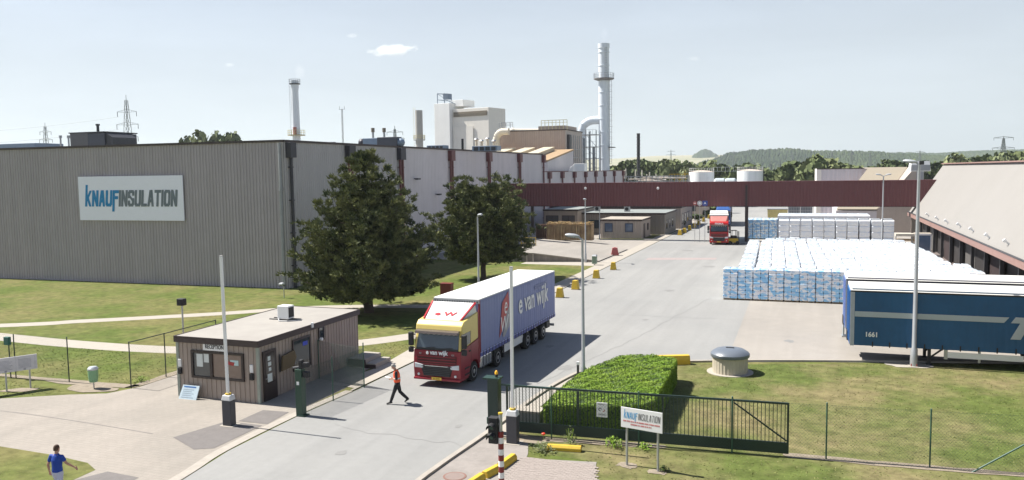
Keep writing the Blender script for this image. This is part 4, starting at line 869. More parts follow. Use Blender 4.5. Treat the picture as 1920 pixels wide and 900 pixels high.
# ------------------------------------------------------------------ fences
M_['gpost'] = mat('dark_green_post', (.03, .085, .06), .4)
M_['wire'] = mat('green_wire', (.03, .06, .045), .5)
def fence(name, label, pts, posts, h, pitch=.09, rail=False, wire=True, r=.028, rz=0, wr=.0028, postm=None):
    """chain-link fence: real diagonal wires between points, posts as parts"""
    t = thing(name, label, 'fence', (pts[0][0], pts[0][1], 0)); o = Vector((pts[0][0], pts[0][1], 0))
    for p in posts:
        hh = p[2] if len(p) > 2 else h
        MB().cyl((p[0]-o.x, p[1]-o.y, 0), (p[0]-o.x, p[1]-o.y, hh), r, n=8).cyl((p[0]-o.x, p[1]-o.y, hh), (p[0]-o.x, p[1]-o.y, hh+.02), r*1.25, r*.6, n=8).build('post', postm or M_['gpost'], t)
    if wire:
        mb = MB()
        for a, b in zip(pts[:-1], pts[1:]):
            a = Vector((a[0]-o.x, a[1]-o.y, 0)); b = Vector((b[0]-o.x, b[1]-o.y, 0)); L = (b-a).length; d = (b-a)/L; nn = Vector((-d.y, d.x, 0)); k = -int(h/pitch)
            while k*pitch < L:
                for s in (1, -1):
                    u0, u1 = (k*pitch, k*pitch+h) if s > 0 else (k*pitch+h, k*pitch)
                    # clip to 0..L
                    def zz(u): return (u-u0)/(u1-u0)*h
                    lo, hi = max(min(u0, u1), 0), min(max(u0, u1), L)
                    if hi-lo > .02:
                        p = a+d*lo+Vector((0, 0, zz(lo)))+nn*.003*s; q = a+d*hi+Vector((0, 0, zz(hi)))+nn*.003*s
                        v = (q-p).normalized(); w1 = v.cross(nn)*wr; w2 = nn*wr
                        mb.add([p+w1, p-w1*.5+w2, p-w1*.5-w2, q+w1, q-w1*.5+w2, q-w1*.5-w2], [(0, 1, 4, 3), (1, 2, 5, 4), (2, 0, 3, 5)])
                k += 1
            for z in (.05, h*.5, h-.03): mb.cyl(a+Vector((0, 0, z)), b+Vector((0, 0, z)), .0022, n=4, caps=False)
        mb.build('wire_mesh', M_['wire'], t, fix=False)
    if rail:
        mb = MB()
        for a, b in zip(pts[:-1], pts[1:]): mb.cyl((a[0]-o.x, a[1]-o.y, h-.02), (b[0]-o.x, b[1]-o.y, h-.02), .024, n=6)
        mb.build('top_rail', postm or M_['gpost'], t)
    return t
yF = 29.05
fr_ = fence('chain_link_fence', 'green chain-link fence with slim posts running across the right-hand lawn', [(-10.9, 29.15), (-5.6, 29.4), (.85, 30.05), (4.17, 30.3), (7.6, 30.75), (13, 31.6)], [(-9.05, 29.2, 2.1), (-5.7, 29.38, 2.1), (-2.35, 29.7, 2.1), (.85, 30.01, 2.05), (4.17, 30.25, 2.05), (7.9, 30.75, 2.1), (11.6, 31.3, 2.1)], 1.98, pitch=.12, wr=.0022)
MB().cyl((gp(1822, 886).x+10.9, gp(1822, 886).y-29.15, 0), (7.9+10.9, 30.7-29.15, 1.6), .03, n=8).build('brace', M_['gpost'], fr_)
M_['bpost'] = mat('black_green_post', (.02, .035, .03), .5)
fence('chain_link_fence', 'dark chain-link fence behind the white information board on the left lawn', [(-50, 29.6), (-41.8, 29.9), (-38.4, 30.14), (-35.0, 30.37)], [(-45.2, 29.8), (-41.8, 29.9), (-38.4, 30.14), (-35.0, 30.37)], 2.3, wire=True, pitch=.14, wr=.0016, postm=M_['bpost'])
fence('chain_link_fence', 'corner chain-link fence with top rail left of the reception cabin', [(-30.94, 30.33), (-30.89, 32.6), (-30.9, 36.5)], [(-30.94, 30.33), (-30.89, 32.6), (-30.9, 36.5)], 2.3, wire=True, rail=True, pitch=.14, wr=.0016, postm=M_['bpost'])
fence('chain_link_fence', 'green chain-link fence between road and the reception side door', [(-20.3, 29.1), (-20.11, 31.31), (-19.92, 33.76), (-23.0, 34.6)], [(-20.11, 31.31, 2.05), (-19.92, 33.76, 2.2), (-23.0, 34.6, 2.0)], 1.95, wire=True, pitch=.07, wr=.003, rail=False)
MB().box(-20.2, -20.0, 29.2, 33.7, .0, .08)
# ------------------------------------------------------------------ sliding gate
gt = thing('sliding_gate', 'dark green sliding gate of upright bars beside the right-hand gate column', 'gate', (-10.95, 29.35, 0)); gt.rotation_euler = (0, 0, math.atan2(.55, 10.55))
Lg = 10.56; Hg = 1.98
MB().box(0, Lg, -.04, .04, .12, .52).build('bottom_plate', mat('gate_dark_green', (.012, .03, .024), .45), gt)
MB().box(0, Lg, -.035, .035, Hg-.07, Hg).box(0, .07, -.035, .035, .52, Hg-.07).box(Lg-.07, Lg, -.035, .035, .52, Hg-.07).build('frame', _mats['gate_dark_green'], gt)
mb = MB(); n_ = 78
for k in range(1, n_): x = Lg*k/n_; mb.box(x-.0125, x+.0125, -.012, .012, .52, Hg-.07)
mb.build('bars', _mats['gate_dark_green'], gt, fix=False)
mb = MB()
for x in (2.9, 6.1, 8.6): mb.box(x-.035, x+.035, -.03, .03, .52, Hg-.07)
mb.build('stile', _mats['gate_dark_green'], gt); MB().bar((8.65, -.045, Hg-.1), (Lg-.08, -.045, .6), .05).build('diagonal_brace', _mats['gate_dark_green'], gt)
gs = thing('warning_sign', 'small white security sign with red and black ring emblem on the green gate', 'sign', (0, 0, 0)); p = at(1130, 767, 29.5); gs.location = (p.x, 29.27+.18, p.z)
MB().box(-.21, .21, -.075, -.045, -.28, .28).build('plate', M_['white'], gs, bevel=.005)
def ring(mb, cx, cz, r, w_, y, a0=0, a1=2*pi, n=20):
    for k in range(n):
        t0 = a0+(a1-a0)*k/n; t1 = a0+(a1-a0)*(k+1)/n
        mb.add([(cx+r*cos(t0), y, cz+r*sin(t0)), (cx+r*cos(t1), y, cz+r*sin(t1)), (cx+(r-w_)*cos(t1), y, cz+(r-w_)*sin(t1)), (cx+(r-w_)*cos(t0), y, cz+(r-w_)*sin(t0))], [(0, 1, 2, 3)])
    return mb
ring(MB(), -.07, .02, .065, .028, -.079, 0, 2*pi*.8).build('emblem', M_['dark'], gs, fix=False); ring(MB(), .06, -.01, .055, .026, -.079, -2.2, 1.2).build('emblem', M_['red'], gs, fix=False)
MB().box(-.15, .15, -.079, -.076, -.2, -.185).box(-.13, .13, -.079, -.076, -.165, -.15).box(-.14, .1, -.079, -.076, .2, .215).build('small_lettering', M_['steel'], gs)
# gate columns
gc = thing('gate_column', 'tall dark green gate column with yellow beacon at the right roadside', 'gate post', (-11.35, 29.1, 0))
MB().box(-.22, .22, -.2, .2, 0, 2.25).build('column', _mats['gate_dark_green'], gc, bevel=.015); MB().box(-.4, .28, -.24, .24, 2.25, 2.31).build('cap', M_['green'], gc)
MB().box(-.4, .9, -.28, .28, -.0, .08).build('base_plate', M_['path'], gc); MB().cyl((.1, 0, 2.33), (.1, 0, 2.43), .06, n=12).build('beacon_base', M_['dark'], gc)
MB().lathe((.1, 0, 2.43), [(.065, 0), (.065, .08), (.04, .13), (.005, .15)], 14).build('beacon', mat('amber_lens', (.9, .45, .02), .2), gc, smooth='auto')
MB().box(.3, 2.7, -.03, .03, 2.0, 2.06).build('guide_arm', M_['green'], gc); MB().cyl((-.25, -.1, .45), (-.25, -.1, .7), .05, n=10).build('photocell', M_['green'], gc)
g2 = thing('gate_column', 'green gate post with black camera cluster in front of reception', 'gate post', (-20.2, 28.95, 0))
MB().box(-.16, .16, -.16, .16, 0, 2.05).build('column', mat('mid_green_paint', (.022, .06, .040), .45), g2, bevel=.012); MB().box(-.12, .28, -.2, .2, 0, .06).build('foot', M_['green'], g2)
MB().box(-.07, .05, -.175, -.162, 1.38, 1.52).build('label_plate', M_['white'], g2)
MB().box(.0, .16, -.1, .1, 2.05, 2.45).build('lamp_box', M_['dark'], g2, bevel=.02); MB().box(.17, .45, -.09, .09, 2.15, 2.35).build('camera', M_['dark'], g2, bevel=.02); MB().box(.18, .46, -.1, .1, 1.7, 1.95).build('signal_lamp', M_['dark'], g2, bevel=.02); MB().cyl((-.3, -.05, 2.08), (.02, -.05, 2.14), .05, n=8).build('camera', M_['steel'], g2)

# ------------------------------------------------------------------ barriers
def barrier(x, y, H_, lab, tilt):
    t = thing('road_barrier', lab, 'barrier', (x, y, 0), group='barriers with raised white booms')
    MB().box(-.21, .21, -.17, .17, 0, 1.08).build('cabinet', mat('anthracite_cabinet', (.055, .055, .065), .5), t, bevel=.015)
    MB().box(-.23, .23, -.19, .19, 1.08, 1.30, taper=.04).build('cover', mat('light_grey_cover', (.6, .6, .6), .4), t, bevel=.03)
    MB().cyl((0, 0, 1.30), (0, 0, 1.36), .12, n=14).build('boom_collar', M_['yellow'], t)
    b = MB().box(-.055, .055, -.045, .045, 1.3, H_).build('boom', M_['white'], t, bevel=.01); b.rotation_euler = (0, tilt, 0)
    MB().box(-.06, .06, -.05, .05, H_, H_+.03).build('boom_cap', mat('cap_grey', (.5, .48, .47)), t).rotation_euler = (0, tilt, 0)
    MB().box(-.3, .35, -.28, .28, 0, .03).build('base', M_['path'], t)
    return t
barrier(-22.3, 26.9, 7.05, 'road barrier with raised white boom in front of the reception cabin', -.008)
barrier(-10.33, 28.35, 6.75, 'road barrier with raised white boom behind the green sliding gate column', .004)

# ------------------------------------------------------------------ striped signal pole
tp = thing('signal_pole', 'red and white banded pole carrying a black traffic signal by yellow kerbs', 'traffic light', (at(940, 880, 22.3).x, 22.3, 0))
n = 0; z = 0.; bands = 14; zt_ = 2.52
for k in range(bands): MB().cyl((0, 0, zt_*k/bands), (0, 0, zt_*(k+1)/bands-.001), .085, n=16).build('band', [M_['white'], mat('dark_red_paint', (.20, .018, .018), .5)][k % 2], tp, smooth='auto')
MB().cyl((0, 0, zt_), (0, 0, 3.05), .055, n=14).build('pole', M_['galv'], tp, smooth='auto'); MB().cyl((0, 0, 3.05), (0, 0, 3.1), .07, n=12).build('cap', M_['yellow'], tp)
hd = MB().box(-.36, -.06, -.13, .13, 2.15, 2.95).build('signal_head', M_['dark'], tp, bevel=.02)
for z in (2.38, 2.68):
    mb = MB()
    for k in range(10):
        a0 = -.3+pi*1.2*k/10-.0; a1 = -.3+pi*1.2*(k+1)/10; r = .12
        for yy in (0,): mb.add([(-.23+r*cos(a0), -.13, z+r*sin(a0)), (-.23+r*cos(a1), -.13, z+r*sin(a1)), (-.23+r*cos(a1), -.34, z+r*sin(a1)-.02), (-.23+r*cos(a0), -.34, z+r*sin(a0)-.02)], [(0, 1, 2, 3)])
    mb.build('hood', M_['dark'], hd); MB().cyl((-.23, -.135, z), (-.23, -.145, z), .09, n=14).build('lens', mat('dark_lens', (.02, .07, .05), .15), hd)
MB().box(-.14, 0, -.03, .03, 2.3, 2.36).box(-.14, 0, -.03, .03, 2.72, 2.78).build('bracket', M_['galv'], tp)
# yellow kerb blocks
def kblock(p, q, lab, w_=.30, h=.24):
    p = Vector(p); q = Vector(q); L = (q-p).length; t = thing('kerb_block', lab, 'kerb block', (p.x, p.y, .0), math.atan2(q.y-p.y, q.x-p.x), group='yellow concrete kerb blocks')
    MB().prism([(-w_/2, 0), (w_/2, 0), (w_/2, h*.6), (w_/2-.07, h), (-w_/2+.07, h), (-w_/2, h*.6)], 0, L, 'x').build('block', M_['yellow'], t, bevel=.015); MB().box(.02, L-.02, -w_/2-.01, w_/2+.01, 0, .02).build('mortar_bed', M_['dirt'], t)
for q0, q1, lb_ in (((908, 897), (934, 883), 'yellow kerb block immediately left of the striped pole base'), ((878, 916), (904, 899), 'yellow kerb block at the bottom edge of the photo'), ((937, 881), (963, 862), 'yellow kerb block just behind the striped pole')):
    u_ = gp(*q0); v_ = gp(*q1); kblock((u_.x, u_.y), (v_.x, v_.y), lb_)
kblock((-8.85, 28.05), (-7.6, 28.2), 'yellow kerb block lying loose on grass before the sliding gate', .26, .22)
kblock((-7.35, 42.3), (-5.65, 43.05), 'long yellow block behind the far end of the clipped hedge', .45, .5)
# manhole, small box, weeds
mh = thing('manhole_cover', 'round reddish manhole cover in the pavement beside the road', 'manhole cover', (-11.05, 24.5, .017))
MB().cyl((0, 0, 0), (0, 0, .012), .40, n=28).build('rim', mat('rusty_iron', (.20, .10, .075), .7), mh); MB().cyl((0, 0, .012), (0, 0, .016), .34, n=28).build('lid', mat('apron_iron', (.22, .17, .15), .8), mh)
cb = thing('concrete_box', 'grey low concrete box between sliding gate and hedge end', 'box', (-10.3, 29.95, 0))
MB().box(-.55, .55, -.1, .5, 0, .75).build('box_body', mat('grey_concrete', (.26, .26, .26), .85, bump=.2), cb, bevel=.01); MB().box(-.6, .6, -.15, .55, .75, .84).build('box_lid', M_['path'], cb, bevel=.01)
hy = thing('marker_post', 'short dark marker post with white cap by the lamp base', 'post', gp(1084, 722)); MB().box(-.05, .05, -.05, .05, 0, 1.0).build('post', M_['steel'], hy); MB().box(-.06, .06, -.06, .06, 1.0, 1.15).build('cap', M_['white'], hy)
# well with domed lid
wl = thing('well_shaft', 'round corrugated cream shaft with grey domed lid on the right lawn', 'shaft', (-3.45, 41.9, 0))
mb = MB(); vs = []; nn = 96
prof = []
for i in range(nn): r = .86+(.018 if (i % 3) == 0 else 0); prof.append((r*cos(2*pi*i/nn), r*sin(2*pi*i/nn)))
mb.prism(prof, 0, .86); mb.build('shaft_wall', mat('cream_corrugated', (.48, .43, .34), .6, var=.08, streak=.1), wl)
MB().lathe((0, 0, .82), [(.95, 0), (.97, .05), (.97, .16), (.90, .24), (.70, .36), (.4, .42), (.05, .44)], 36).build('domed_lid', mat('grey_plastic_lid', (.13, .15, .18), .35, var=.04), wl, smooth='auto')
MB().box(-.2, .2, -.06, .06, 1.24, 1.28).build('handle', M_['dark'], wl); MB().cyl((0, 0, 0), (0, 0, .03), 1.15, n=30).build('base_ring', M_['path'], wl)
# company sign on posts (right)
ps = thing('company_sign', 'white company sign on two grey posts in the right foreground grass', 'sign', (-5.16, 27.17, 0), math.atan2(-.27, 1.15))
for x in (-.58, .58): MB().cyl((x, .03, 0), (x, .03, 2.0), .042, n=10).build('post', M_['galv'], ps, smooth='auto')
MB().box(-.77, .77, -.05, -.02, 1.38, 2.1).build('sign_panel', M_['white'], ps, bevel=.008)
lettering('kNAUf', -.66, 1.72, .235, .51, -.054, .10).build('blue_lettering', mat('logo_sky_blue', (.0, .30, .62), .5), ps, fix=False)
lettering('INSULATION', -.12, 1.72, .235, .80, -.054, .085).build('grey_lettering', mat('logo_ink', (.06, .06, .07), .5), ps, fix=False)
M_['redink'] = mat('red_ink', (.55, .12, .12), .6)
mb = MB(); x = -.66
rnd = random.Random(2)
for z, xa_, xb_ in ((1.60, -.68, .68), (1.50, -.4, .4)):
    x = xa_
    while x < xb_-.03: w_ = rnd.uniform(.02, .035); mb.box(x, x+w_, -.054, -.051, z, z+.05); x += w_+rnd.choice([.012, .012, .03])
mb.build('red_lettering', M_['redink'], ps)
# information board left
ib = thing('information_board', 'white four-panel information board on grey posts at the left photo edge', 'notice board', (-36.33, 27.99, 0), math.atan2(.87, .52))
for x in (0, 1.01, -1.01): MB().box(x-.035, x+.035, .02, .09, 0, 1.25).build('post', M_['galv'], ib)
MB().box(-2.0, 1.35, -.03, .02, .95, 1.68).build('board_panel', mat('board_lilac_white', (.62, .60, .64), .5), ib, bevel=.006)
mb = MB()
for k in range(4):
    x = -1.93+.8*k; mb.box(x+.77, x+.775, -.034, -.031, .98, 1.65)
    for j in range(8): mb.box(x+.07, x+.62-.06*((j*k) % 3), -.034, -.031, 1.08+.06*j, 1.10+.06*j)
    mb.box(x+.28, x+.38, -.034, -.031, .97, 1.05)
mb.build('text_lines', mat('grey_ink', (.3, .3, .36), .7), ib)
gb = thing('green_box', 'small teal mailbox-like box on the fence behind the information board', 'box', (-38.75, 30.06, 1.75)); MB().box(-.16, .16, -.09, .09, 0, .42).build('box_body', mat('teal_box', (.02, .12, .10), .5), gb, bevel=.01); MB().box(-.03, .03, .05, .08, -1.75, .0).build('stake', M_['bpost'], gb)
lb = thing('litter_bin', 'pale green litter bin with grey lid at the forecourt edge', 'litter bin', (-32.7, 29.75, 0))
MB().cyl((0, 0, 0), (0, 0, .35), .03, n=8).build('leg', M_['galv'], lb)
MB().lathe((0, 0, .32), [(.05, 0), (.19, .02), (.23, .25), (.235, .62)], 20).build('bin_body', mat('pale_green_plastic', (.20, .38, .22), .45), lb, smooth='auto')
MB().lathe((0, 0, .94), [(.25, 0), (.25, .07), (.18, .15), (.02, .18)], 20).build('lid', mat('silver_lid', (.45, .48, .5), .4, .3), lb, smooth='auto')
lb2 = thing('litter_bin', 'faded green litter bin on the pavement near the second lamp', 'litter bin', (-21.6, 86.3, 0)); MB().box(-.25, .25, -.25, .25, .15, 1.0).build('bin_body', mat('grey_green_plastic', (.20, .28, .22), .5), lb2, bevel=.04); MB().cyl((0, 0, 0), (0, 0, .15), .05, n=8).build('leg', M_['galv'], lb2); MB().box(-.28, .28, -.28, .28, 1.0, 1.15, taper=.1).build('lid', M_['galv'], lb2)

# ------------------------------------------------------------------ lamp posts
def lamp(x, y, h, lab, kind='single', arm=(-.9, 0), r=.09, head=1.0, group='street lamps'):
    t = thing('street_lamp', lab, 'street lamp', (x, y, 0), group=group); 
    MB().lathe((0, 0, 0), [(r*1.6, 0), (r*1.5, .9), (r, 1.0), (r*.6, h)], 14).build('pole', M_['galv'], t, smooth='auto')
    MB().cyl((0, 0, 0), (0, 0, .04), r*2.6, n=12).build('base_plate', M_['path'], t)
    A = Vector((*arm, 0)); s = head
    arms = [A] if kind != 'double' else [A, -A]
    for A in arms:
        rz_ = math.atan2(A.y, A.x)
        mb = MB().cyl((0, 0, h-.05), (A.length*.5*cos(rz_), A.length*.5*sin(rz_), h+.12), .045, n=8); mb.build('arm', M_['galv'], t)
        hm = MB().lathe((0, 0, 0), [(.06, 0), (.14, .1), (.2, .3), (.19, .65), (.1, .82), (.02, .86)], 14, axis='x').build('lamp_head', mat('lamp_grey', (.36, .38, .40), .4), t, smooth='auto')
        hm.scale = (s, s, s*.62); hm.rotation_euler = (0, -.12, rz_); hm.location = (A.x*.3, A.y*.3, h+.12)
        gl = MB().box(.25*s, .75*s, -.13*s, .13*s, -.16*s, -.09*s, taper=-.02).build('lamp_glass', mat('lamp_glass', (.10, .11, .14), .15), hm); gl.scale = (1/s, 1/s, 1/s)
    return t
p = gp(1094, 725); lamp(p.x, p.y, 7.1, 'grey street lamp with left-pointing head rising from the clipped hedge', arm=(-.45, -.05), head=.82)
p = gp(1713, 687); t = lamp(p.x, p.y, 10.4, 'tallest lamp pole, in front of the blue trailer on the right', arm=(-.3, .1), r=.115, head=.8)
MB().box(-.15, .15, -.15, .15, 0, .16).build('red_base_band', mat('faded_red', (.45, .12, .1), .6), t)
MB().box(.0, .22, -.08, .1, 10.38, 10.58).build('floodlight', M_['steel'], t, bevel=.02)
lamp(at(897, 500, 63).x, 63, at(897, 406, 63).z, 'lamp post standing before the smaller pine tree', arm=(.35, -.35), head=.9)
lamp(-23.22, 88.6, 7.0, 'lamp post at the pavement kerb right of the pallet stacks', arm=(.1, -.6), head=.9)
lamp(at(1654, 440, 100).x, 100, 9.3, 'lamp pole with two opposite heads among the white bales', 'double', arm=(.75, 0), head=.7, r=.1)
for px, py, pt, lab in ((1264, 428, 386, 'short lamp post at the right end of the far offices'), (1296, 418, 386, 'slim lamp post between far grass patches left of the signs'), (1124, 405, 388, 'thin white post in front of the small hut roof')):
    p = gp(px, py) if px != 1124 else Vector((at(px, 400, 119).x, 119, 0)); hh = at(px, pt, p.y).z
    lamp(p.x, p.y, max(hh, 4), lab, arm=(.2, -.3), r=.07, head=.6)
fl_ = thing('floodlight', 'black floodlight on a thin pole left of the reception cabin', 'floodlight', (-31.1, 34.2, 0)); zt_ = at(329, 570, 34.2).z
MB().cyl((0, 0, 0), (0, 0, zt_), .045, n=8).build('pole', M_['galv'], fl_); MB().box(-.18, .22, -.2, .12, zt_-.05, zt_+.32).build('lamp_head', M_['dark'], fl_, bevel=.03)
f2 = thing('floodlight', 'small white-hooded floodlight on the lawn at the warehouse corner', 'floodlight', (-41.2, 57.2, 0)); zt_ = at(533, 533, 57.2).z
MB().cyl((0, 0, 0), (0, 0, zt_), .04, n=8).build('pole', M_['galv'], f2); MB().lathe((-.15, 0, zt_), [(.03, -.35), (.12, -.2), (.16, .1), (.08, .22)], 12, axis='x').build('lamp_head', mat('lamp_grey', (.36, .38, .4)), f2, smooth='auto'); MB().box(-.3, .1, -.08, .08, zt_-.16, zt_-.08).build('lamp_glass', M_['dark'], f2)
# road signs beyond
for i, (px, shp, lab) in enumerate(((1303, 'r', 'small red and white road sign below the bridge, first of three'), (1312, 'c', 'round white road sign below the bridge, middle of three'), (1322, 's', 'square blue road sign with white arrow below the bridge'))):
    Y = 117.2; p = at(px, 381, Y); t = thing('road_sign', lab, 'road sign', (p.x, Y, 0), group='three road signs in front of the bridge')
    MB().cyl((0, 0, 0), (0, 0, p.z+.3), .035, n=8).build('post', M_['galv'], t)
    if shp == 's': MB().box(-.36, .36, -.07, -.04, p.z-.36, p.z+.36).build('sign_plate', mat('sign_blue', (.03, .07, .3), .5), t); MB().prism([(-.2, p.z-.18), (0, p.z+.22), (.2, p.z-.18), (0, p.z-.06)], -.08, -.072, 'y').build('arrow', M_['white'], t)
    else:
        MB().cyl((0, -.07, p.z), (0, -.04, p.z), .34 if shp == 'c' else .26, n=20).build('sign_plate', M_['white'] if shp == 'c' else mat('faded_red', (.45, .12, .1)), t)
        (ring(MB(), 0, p.z, .26, .05, -.074) if shp == 'c' else MB().box(-.15, .15, -.08, -.072, p.z-.06, p.z+.06)).build('emblem', M_['steel'] if shp == 'c' else M_['white'], t)
# bollard blocks along the pavement
pos = [(-18.75, 63.2), (-18.72, 67.9), (-18.74, 75.5), (-18.65, 82.5), (-18.44, 129.0), (-18.35, 133.5), (-18.33, 139.6), (-18.35, 146.1), (-18.45, 153.3), (-18.65, 162.8), (-18.8, 173.6)]
ords = ['nearest', 'second nearest', 'third nearest', 'fourth nearest', 'nearest of the far cluster of', 'second in the far cluster of', 'third in the far cluster of', 'fourth in the far cluster of', 'fifth in the far cluster of', 'sixth in the far cluster of', 'most distant of']
b0 = None
for i, (x, y) in enumerate(pos):
    lab = (ords[i]+' yellow concrete bollard block on the roadside') if i < 4 else ords[i]+' yellow bollard blocks along the road edge'
    if b0 is None:
        b0 = thing('bollard_block', lab, 'bollard', (x, y, .016), group='yellow blocks along the pavement')
        MB().prism([(-.31, 0), (.31, 0), (.30, .14), (.20, .80), (-.20, .80), (-.30, .14)], -.24, .24, 'y').build('block', M_['yellow'], b0, bevel=.03)
        MB().box(-.32, .32, -.25, .25, .0, .03).build('footing', M_['dirt'], b0)
    else: dup(b0, (x, y, .016), random.uniform(-.15, .15), lab)
for i, (px, py) in enumerate(((1748, 466), (1755, 470), (1763, 474), (1770, 478), (1778, 482), (1787, 487), (1796, 491))):
    p = Vector((12.5, 0, 0)); d = _ray(px, py); X = 12.55; yv = X/d.x*d.y
    dup(b0, (X, yv, .014), 0, ['furthest', 'second furthest', 'third furthest', 'middle', 'third nearest', 'second nearest', 'nearest'][i]+' small yellow block guarding the dark bays under the pale roof', 'yellow blocks before the hall bays', .75)
def redblock(p, lab, w_=1.0, m='red'):
    t = thing('barrier_block', lab, 'barrier block', p, .25); MB().prism([(-.48, 0), (.48, 0), (.46, .15), (.30, .95), (-.30, .95), (-.46, .15)], -w_/3, w_/3, 'y').build('block', mat('faded_red_plastic', (.33, .075, .075), .55), t, bevel=.03); MB().box(-.08, .08, -.1, .1, .95, 1.0).build('filler_cap', M_['red'], t)
redblock(gp(1153, 479), 'red plastic barrier block beside the loading platform', .9)
rb = thing('red_container', 'small dark red box on the lawn between the big pine and the lorry', 'box', gp(838, 552)); MB().box(-.5, .5, -.3, .3, 0, .9).build('box_body', mat('dark_red_box', (.16, .02, .02), .5), rb, bevel=.03); MB().box(-.53, .53, -.33, .33, .9, .98).build('lid', _mats['dark_red_box'], rb, bevel=.02)
# yellow forklift truck foot by the bales
fk = thing('forklift', 'tiny yellow and black forklift beside the bridge pillar foot', 'forklift', gp(1376, 458), .3)
MB().box(-.9, .5, -.5, .5, .25, .85).build('body', M_['yellow'], fk, bevel=.08); MB().box(-.35, .3, -.4, .4, .85, 1.2).build('seat', M_['dark'], fk, bevel=.05)
mb = MB()
for x, y in ((-.35, -.4), (-.35, .4), (.3, -.4), (.3, .4)): mb.bar((x, y, .8), (x, y, 1.9), .06)
mb.box(-.4, .35, -.45, .45, 1.88, 1.94).build('overhead_guard', M_['dark'], fk)
for x in (-.6, .35):
    for y in (-.5, .5): MB().cyl((x, y-.08, .25), (x, y+.08, .25), .25, n=14).build('wheel', M_['dark'], fk)
MB().bar((.6, -.3, 0), (.6, -.3, 1.8), .08).bar((.6, .3, 0), (.6, .3, 1.8), .08).build('mast', M_['steel'], fk); MB().box(.65, 1.6, -.32, -.2, .05, .1).box(.65, 1.6, .2, .32, .05, .1).build('fork', M_['steel'], fk)
# ------------------------------------------------------------------ loading platform and pallets
lp = thing('loading_platform', 'raised concrete loading platform with retaining wall beyond the small pine', 'platform', (0, 0, 0))
Pq = [(-36, 87.0, 1.0), (-29.2, 87.95, .98), (-21.9, 89.4, .10), (-21.6, 104, .10), (-30, 119.5, .2), (-40, 119.5, 1.0)]
vs = [(x, y, 0.) for x, y, z in Pq]+list(Pq); n = len(Pq)
lp.location = (-36, 87, 0)
mb = MB().add([(x+36, y-87, z) for x, y, z in vs], [tuple(range(n, 2*n))], 0)
mb.build('slab', M_['concrete'], lp, fix=False)
mb = MB()
for k in (0, 1): a = Pq[k]; b = Pq[k+1]; mb.add([(a[0]+36, a[1]-87, 0), (b[0]+36, b[1]-87, 0), (b[0]+36, b[1]-87, b[2]-.02), (a[0]+36, a[1]-87, a[2]-.02)], [(0, 1, 2, 3)])
mb.build('retaining_wall', mat('stained_concrete', (.26, .235, .21), .9, streak=.35, var=.1), lp, fix=False)
mb = MB()
for k in (0, 1): a = Pq[k]; b = Pq[k+1]; mb.bar((a[0]+36, a[1]-87-.05, a[2]), (b[0]+36, b[1]-87-.05, b[2]), .16, .12)
mb.build('coping', M_['kerb'], lp)
mb = MB()
for k in range(9): x = .8+k*.75; mb.box(x, x+.12, .1*x-.14, .1*x-.04, 0, .9)
mb.build('wall_ribs', M_['kerb'], lp)
ry_ = thing('safety_railing', 'thin yellow railing frame at the platform edge near the small pine', 'railing', gp(1005, 475, .0)); ry_.location.z = .5
MB().bar((0, 0, 0), (0, 0, 1.5), .07).bar((-1.9, -.2, 1.48), (0, 0, 1.48), .07).bar((-1.9, -.2, .8), (0, 0, .8), .05).bar((-1.9, -.2, 0), (-1.9, -.2, 1.5), .07).build('frame', M_['yellow'], ry_)
MB().box(-1.85, -.05, -.12, -.06, .1, .78).build('infill_panel', mat('grey_panel', (.12, .13, .12), .6), ry_)
M_['pallet'] = mat('pallet_wood', (.30, .20, .115), .85, var=.25, scale=3, col2=(.42, .31, .17), bigscale=.9)
M_['straw'] = mat('fresh_wood', (.42, .30, .14), .9, var=.2, scale=4)
M_['palletd'] = mat('weathered_pallet', (.13, .075, .05), .85, var=.3, scale=3)
a = gp(1020, 458, .8); b = gp(1110, 457, .6); names = ['leftmost, darker', 'second from left,', 'third from left,', 'middle,', 'fifth from left,', 'sixth from left,', 'rightmost,']
px_ = [1006, 1026, 1040, 1054, 1068, 1082, 1096]
for k in range(7):
    Y = 108.5; x0 = at(px_[k], 450, Y).x; x1 = at((px_[k+1] if k < 6 else 1110), 450, Y).x-.06; t = thing('pallet_stack', names[k]+' tall stack of wooden pallets on the loading platform', 'pallet stack', (x0, Y, .75), group='pallet stacks on the loading platform')
    Wk = x1-x0; Hk = 2.55 if k else 2.4; mb = MB(); rnd = random.Random(k)
    for j in range(6): x = Wk*j/5; mb.box(x-.05, x+.05, -.05-rnd.uniform(0, .08), 1.2, 0, Hk-.25+rnd.uniform(-.05, .05))
    mb.box(.02, Wk-.02, .25, 1.15, 0, Hk-.4); mb.build('upright_boards', M_['pallet'] if k else M_['palletd'], t)
    if k:
        mb = MB()
        for j in range(26): x = rnd.uniform(-.05, Wk-.25); y = rnd.uniform(-.25, 1.0); z = Hk-.42+rnd.uniform(0, .42); mb.bar((x, y, z), (x+rnd.uniform(.2, .5), y+rnd.uniform(-.3, .5), z+rnd.uniform(-.12, .12)), .09, .03)
        mb.build('loose_boards', M_['straw'], t)
